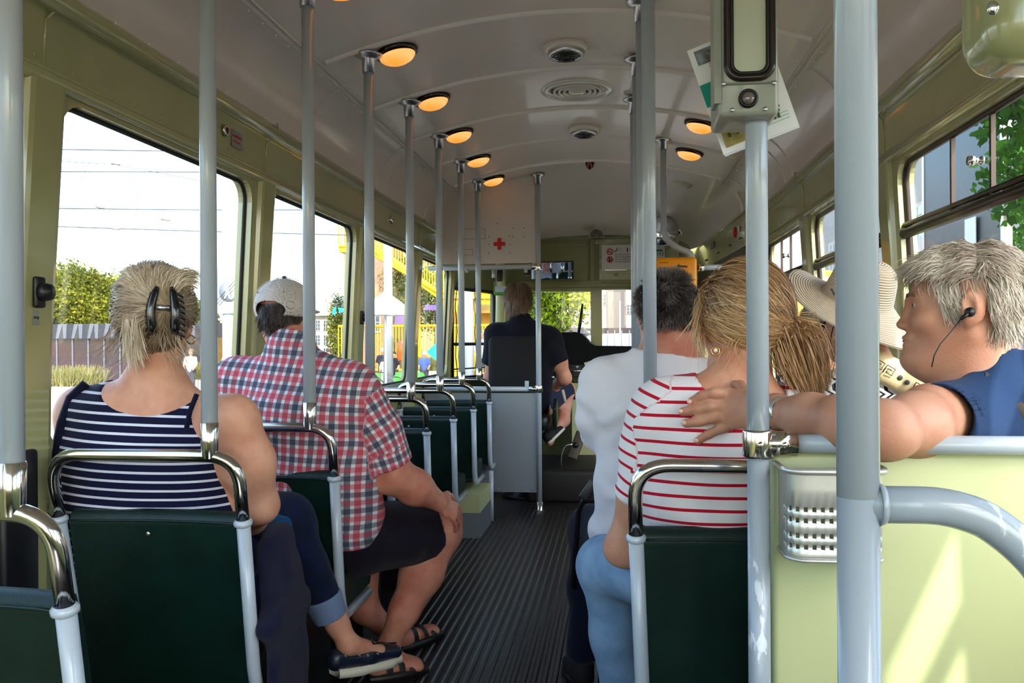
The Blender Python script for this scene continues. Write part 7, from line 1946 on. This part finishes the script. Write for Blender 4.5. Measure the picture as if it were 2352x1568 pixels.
# people outside
def mini(px_, feet, head, Y, lab_, tops, hairc=(60, 44, 34), lean=0., legs=(60, 60, 66), up=None):
    f0 = P(px_, feet, Y); h0 = P(px_+lean, head, Y); H = (h0.z-f0.z)
    k = H/1.7; B = Body(.03); c = f0
    def q(x, y, z): return Vector((c.x+x*k+(h0.x-f0.x)*z/1.7, c.y+y*k, f0.z+z*k))
    B.ell(q(0, 0, 1.58), (.085*k, .1*k, .12*k), None, .02); B.cap(q(0, 0, 1.3), q(0, 0, 1.48), .06*k, .05*k, k=.03); 
    for s_ in (-1, 1): B.chain([q(s_*.17, 0, 1.36), q(s_*.24, -.05, 1.08), q(s_*.2, -.22, .92)], [.05*k, .045*k, .035*k], k=.03); B.chain([q(s_*.09, 0, .9), q(s_*.1, -.03, .5), q(s_*.1, 0, .06)], [.08*k, .06*k, .045*k], k=.03)
    B.cap(q(0, 0, .95), q(0, 0, 1.3), .1*k, .1*k, w=(.14*k, .17*k), k=.03)
    p_ = build_body(B, 'person', SK2, None, f0); tag(p_, lab_, 'person')
    B = Body(.03); B.cap(q(0, 0, .92), q(0, 0, 1.34), .12*k, .11*k, w=(.17*k, .2*k), k=.03); 
    for s_ in (-1, 1): B.cap(q(s_*.17, 0, 1.36), q(s_*.23, -.04, 1.15), .075*k, .065*k, k=.03)
    build_body(B, 'top', cloth('outdoor_top_%d_%d_%d' % tops, tops), p_)
    B = Body(.03)
    for s_ in (-1, 1): B.chain([q(s_*.09, 0, .92), q(s_*.1, -.03, .5), q(s_*.1, 0, .12)], [.11*k, .085*k, .07*k], k=.03)
    build_body(B, 'trousers', cloth('outdoor_trousers_%d' % legs[0], legs), p_)
    MB().ball(q(0, .02, 1.63), .115*k, 12, (.9, 1, .9)).build('hair', mat('outdoor_hair_%d' % hairc[0], hairc, rough=.8), p_); return p_
mini(788, 905, 812, 38, 'person in white shirt with sunglasses beyond the checked shoulder', (226, 226, 228))
mini(755, 900, 804, 42, 'person in pale blue shirt walking beyond the checked shirt', (160, 184, 206)); mini(738, 898, 806, 44, 'dark haired person beyond the checked shirt', (90, 76, 70))
mini(905, 895, 808, 40, 'person in black with a dark cap near the yellow slats', (30, 30, 34), (30, 30, 34)); mini(879, 895, 800, 41, 'white haired person in dark clothes by the yellow slats', (40, 42, 54), (220, 214, 206))
mini(975, 895, 808, 38, 'white haired person in blue beyond the grass planter', (70, 90, 150), (226, 220, 214)); mini(1110, 885, 760, 36, 'person in white seen left of the driver', (228, 222, 218), (150, 120, 90)); mini(438, 905, 802, 30, 'person in cream right of the blonde head', (216, 204, 182), (120, 90, 70))
# cyclist
Yc = 33; cyp = mini(884, 906, 816, Yc, 'person in white riding a bicycle with a black backpack', (226, 220, 206), (30, 26, 26), lean=3, legs=(222, 216, 204))
a = P(899, 848, Yc); MB().rbox(a+Vector((0, .02, 0)), (.3, .28, .55), .1).build('backpack', mat('black_nylon', (30, 30, 34), rough=.7), cyp)
t = thing('bicycle', 'bicycle ridden by the person in white', 'bicycle', (P(884, 906, Yc).x, Yc-.2, GZ)); bx = P(884, 906, Yc).x
for s_ in (-1, 1): MB().tube([(bx+s_*.52+math.cos(k*PI/14)*.34, Yc-.25, GZ+.36+math.sin(k*PI/14)*.34) for k in range(28)], .02, 6, closed=True).build('wheel', RUBBER, t)
DR = mat('dark_red_paint', (90, 20, 30), rough=.4)
mb = MB()
for p0, p1 in (((.52, .36), (.1, .4)), ((.1, .4), (.25, .9)), ((.52, .36), (.25, .85)), ((.1, .4), (-.38, .85)), ((.25, .85), (-.36, .9)), ((-.52, .36), (-.36, 1.05))): mb.tube([(bx+p0[0], Yc-.25, GZ+p0[1]), (bx+p1[0], Yc-.25, GZ+p1[1])], .02, 6)
mb.build('frame', DR, t); MB().tube([(bx-.36, Yc-.5, GZ+1.08), (bx-.36, Yc, GZ+1.08)], .016, 6).build('handlebar', STEEL, t); MB().rbox((bx+.27, Yc-.25, GZ+.95), (.24, .15, .07), .03).build('saddle', BLACK, t)
# low green seat
tag(MB().rbox(P(917, 868, 36), (2.2, .8, .5), .2).build('bench', mat('lime_green', (70, 180, 60), rough=.6), None, P(917, 868, 36)), 'bright green bench behind the cyclist', 'bench')
# front: tree, stone buildings, white fence and car
tree('street_tree', 'bright yellow green tree in front of the windscreen', [(tuple(P(1290, 690, 34)), (1.35, 2, 1.25)), (tuple(P(1245, 700, 33)), (1.0, 1.6, 1.2)), (tuple(P(1330, 676, 35)), (.7, 1.4, .7)), (tuple(P(1270, 745, 33)), (.7, 1.2, .6)), (tuple(P(1250, 640, 34)), (2.2, 2, 1.5)), (tuple(P(1200, 700, 34)), (1.0, 1.5, 1.3))], (P(1262, 784, 34).x, 34, .16), LF2, .085, 9000, 31)
STONE = mat('pale_stone', (196, 180, 158), rough=.9, var=.12, vscale=1.2)
facade('stone_building', 'pale stone building with arched gables ahead of the tram', 1150, 1620, 560, 66, STONE, [(1386, 676, 1391, 700), (1412, 690, 1424, 706), (1300, 745, 1312, 756), (1440, 700, 1452, 720)])
tag(MB().box((P(1424, 700, 64).x, 64.5, 4.2), (.9, .6, 10)).build('stone_pier', mat('dark_stone', (92, 84, 82), rough=.9), None, P(1424, 784, 64)), 'dark pier on the stone building seen in the right windscreen', 'pier')
tag(MB().box((P(1395, 763, 60).x, 60, P(1300, 762, 60).z), (9, .5, .5)).build('canopy', mat('dark_canopy', (50, 40, 42), rough=.7), None, P(1395, 764, 60)), 'long dark canopy in front of the stone building', 'canopy')
t = thing('street_fence', 'white panel fence with thin dark bars ahead of the right windscreen', 'fence', P(1425, 800, 40)); a = P(1384, 766, 40); b_ = P(1560, 800, 40)
MB().box(((a.x+b_.x)/2, 40.1, (a.z+b_.z)/2-.3), (b_.x-a.x, .08, a.z-b_.z+.6)).build('panel', mat('white_panel', (222, 216, 210), rough=.7), t)
mb = MB()
for x_ in (1396, 1412, 1428, 1446, 1470): mb.box((P(x_, 784, 40).x, 40, (a.z+b_.z)/2), (.05, .05, a.z-b_.z+.3))
mb.build('bars', mat('mid_grey', (110, 110, 116), rough=.6), t)
tag(MB().tube([(P(1424, 784, 38).x, 38, GZ), (P(1424, 690, 38).x, 38, 3)], .03, 8).build('sign_post', CANV, None, P(1424, 800, 38)), 'thin white post in the right windscreen', 'post')
t = thing('market_tent', 'dark roofed market stall with grey front ahead of the driver', 'tent', P(1300, 800, 42)); a = P(1250, 752, 42); b_ = P(1352, 764, 42)
mb = MB().prism([P(1250, 766, 42), P(1354, 766, 42), P(1340, 752, 42), P(1262, 752, 42)], (0, 3, 0)); mb.build('roof', mat('dark_grey_canvas', (70, 66, 74), rough=.8), t); MB().box(((a.x+b_.x)/2, 43.5, -.1+P(1300, 790, 42).z), (b_.x-a.x, 2.6, 1.5)).build('body', mat('grey_sheet', (150, 156, 160), rough=.7), t)
for i, (x_, c_) in enumerate(((1273, CANV), (1288, CANV))): tag(MB().prism([P(x_-5, 762, 40), P(x_+5, 762, 40), P(x_+1, 751, 40)], (0, .1, 0)).build('pennant', c_ if i < 2 else RED, None, P(x_, 762, 40)), 'small white pennant, %s of the two on the stall' % ('left' if i == 0 else 'right'), 'flag')
# right side
facade_r = thing('stone_facade', 'grey stone building facade beyond the right windows', 'building', (13, 14, GZ))
RST = mat('grey_stone', (186, 178, 170), rough=.85, var=.12, vscale=1.1); xr = 12.0
MB().box((xr+2, 33, 5), (4, 48, 12)).build('wall', RST, facade_r)
for k in range(12):
    for zz_ in (1.9, 5.2):
        y_ = 11.5+k*3.4; f_ = MB().box((xr-.04, y_, zz_+.3), (.14, 1.5, 2.2)).build('window', mat('cream_trim', (214, 200, 176), rough=.7), facade_r)
        MB().box((xr-.12, y_, zz_+.3), (.06, 1.2, 1.9)).build('pane', mat('sky_pane', (150, 170, 186), rough=.08, spec=.8), f_)
        mb = MB(); mb.box((xr-.16, y_, zz_+.3), (.04, .06, 1.9)); mb.box((xr-.16, y_, zz_+.3), (.04, 1.2, .06)); mb.box((xr-.16, y_, zz_+.9), (.04, 1.2, .04)); mb.build('glazing_bar', mat('cream_trim', (214, 200, 176)), f_)
c = atX(2330, 330, 5.6)
tree('street_tree', 'leafy green tree close to the right window', [((4.1, 8.3, 3.75), (.95, 1.2, .8)), ((3.7, 7.2, 4.3), (1.0, 1.2, .9)), ((4.6, 9.8, 3.0), (.6, .9, .55)), ((4.0, 7.2, 2.3), (.35, .5, .55))], (4.9, 8.9, .12), LF3, .06, 11000, 41)
tree('street_tree', 'green tree farther along the right side street', [((8.3, 16.5, 3.6), (1.3, 1.5, 1.8))], (8.4, 16.5, .14), LF3, .10, 3000, 43)
t = thing('glass_shelter', 'dark glass shelter beyond the first right window', 'shelter', (4.6, 11.4, GZ))
MB().box((4.6, 12.0, 1.6), (.08, 2.6, 4.9)).build('glass_side', mat('smoked_glazing', (48, 56, 58), rough=.35, spec=.3), t); MB().box((4.6, 10.7, 1.6), (.1, .08, 4.9)).build('post', STEEL, t); MB().box((4.6, 13.3, 1.6), (.1, .08, 4.9)).build('post', STEEL, t)
tag(MB().box((4.53, 11.55, 2.6), (.01, .34, .34)).build('notice', SIGNW, None, (4.53, 11.55, 2.6)), 'white notice on the dark glass shelter', 'notice')
t = thing('yellow_tram', 'old yellow tram standing on the neighbouring track', 'tram', (3.9, 26, GZ))
MB().rbox((4.4, 27, 1.2), (2.2, 12, 3.4), .35).build('body', mat('tram_yellow', (226, 168, 40), rough=.35, coat=.4), t)
for k in range(6): MB().rbox((3.28, 22+k*1.9, 1.75), (.06, 1.5, 1.0), .02).build('window', mat('dark_pane', (70, 78, 88)), t)
MB().box((4.4, 27, -.5), (2.1, 11.5, .6)).build('skirt', mat('tram_cream', (214, 206, 186), rough=.5), t)
tag(MB().prism([(3.0, 19.0, 2.6), (3.9, 19.0, 2.6), (3.9, 19.0, 4.4), (3.2, 19.0, 4.4)], (0, .05, 0)).build('banner', mat('lilac_banner', (196, 180, 214), rough=.7), None, (3.4, 19, 2.6)), 'lilac and white street banner beyond the right windows', 'banner')
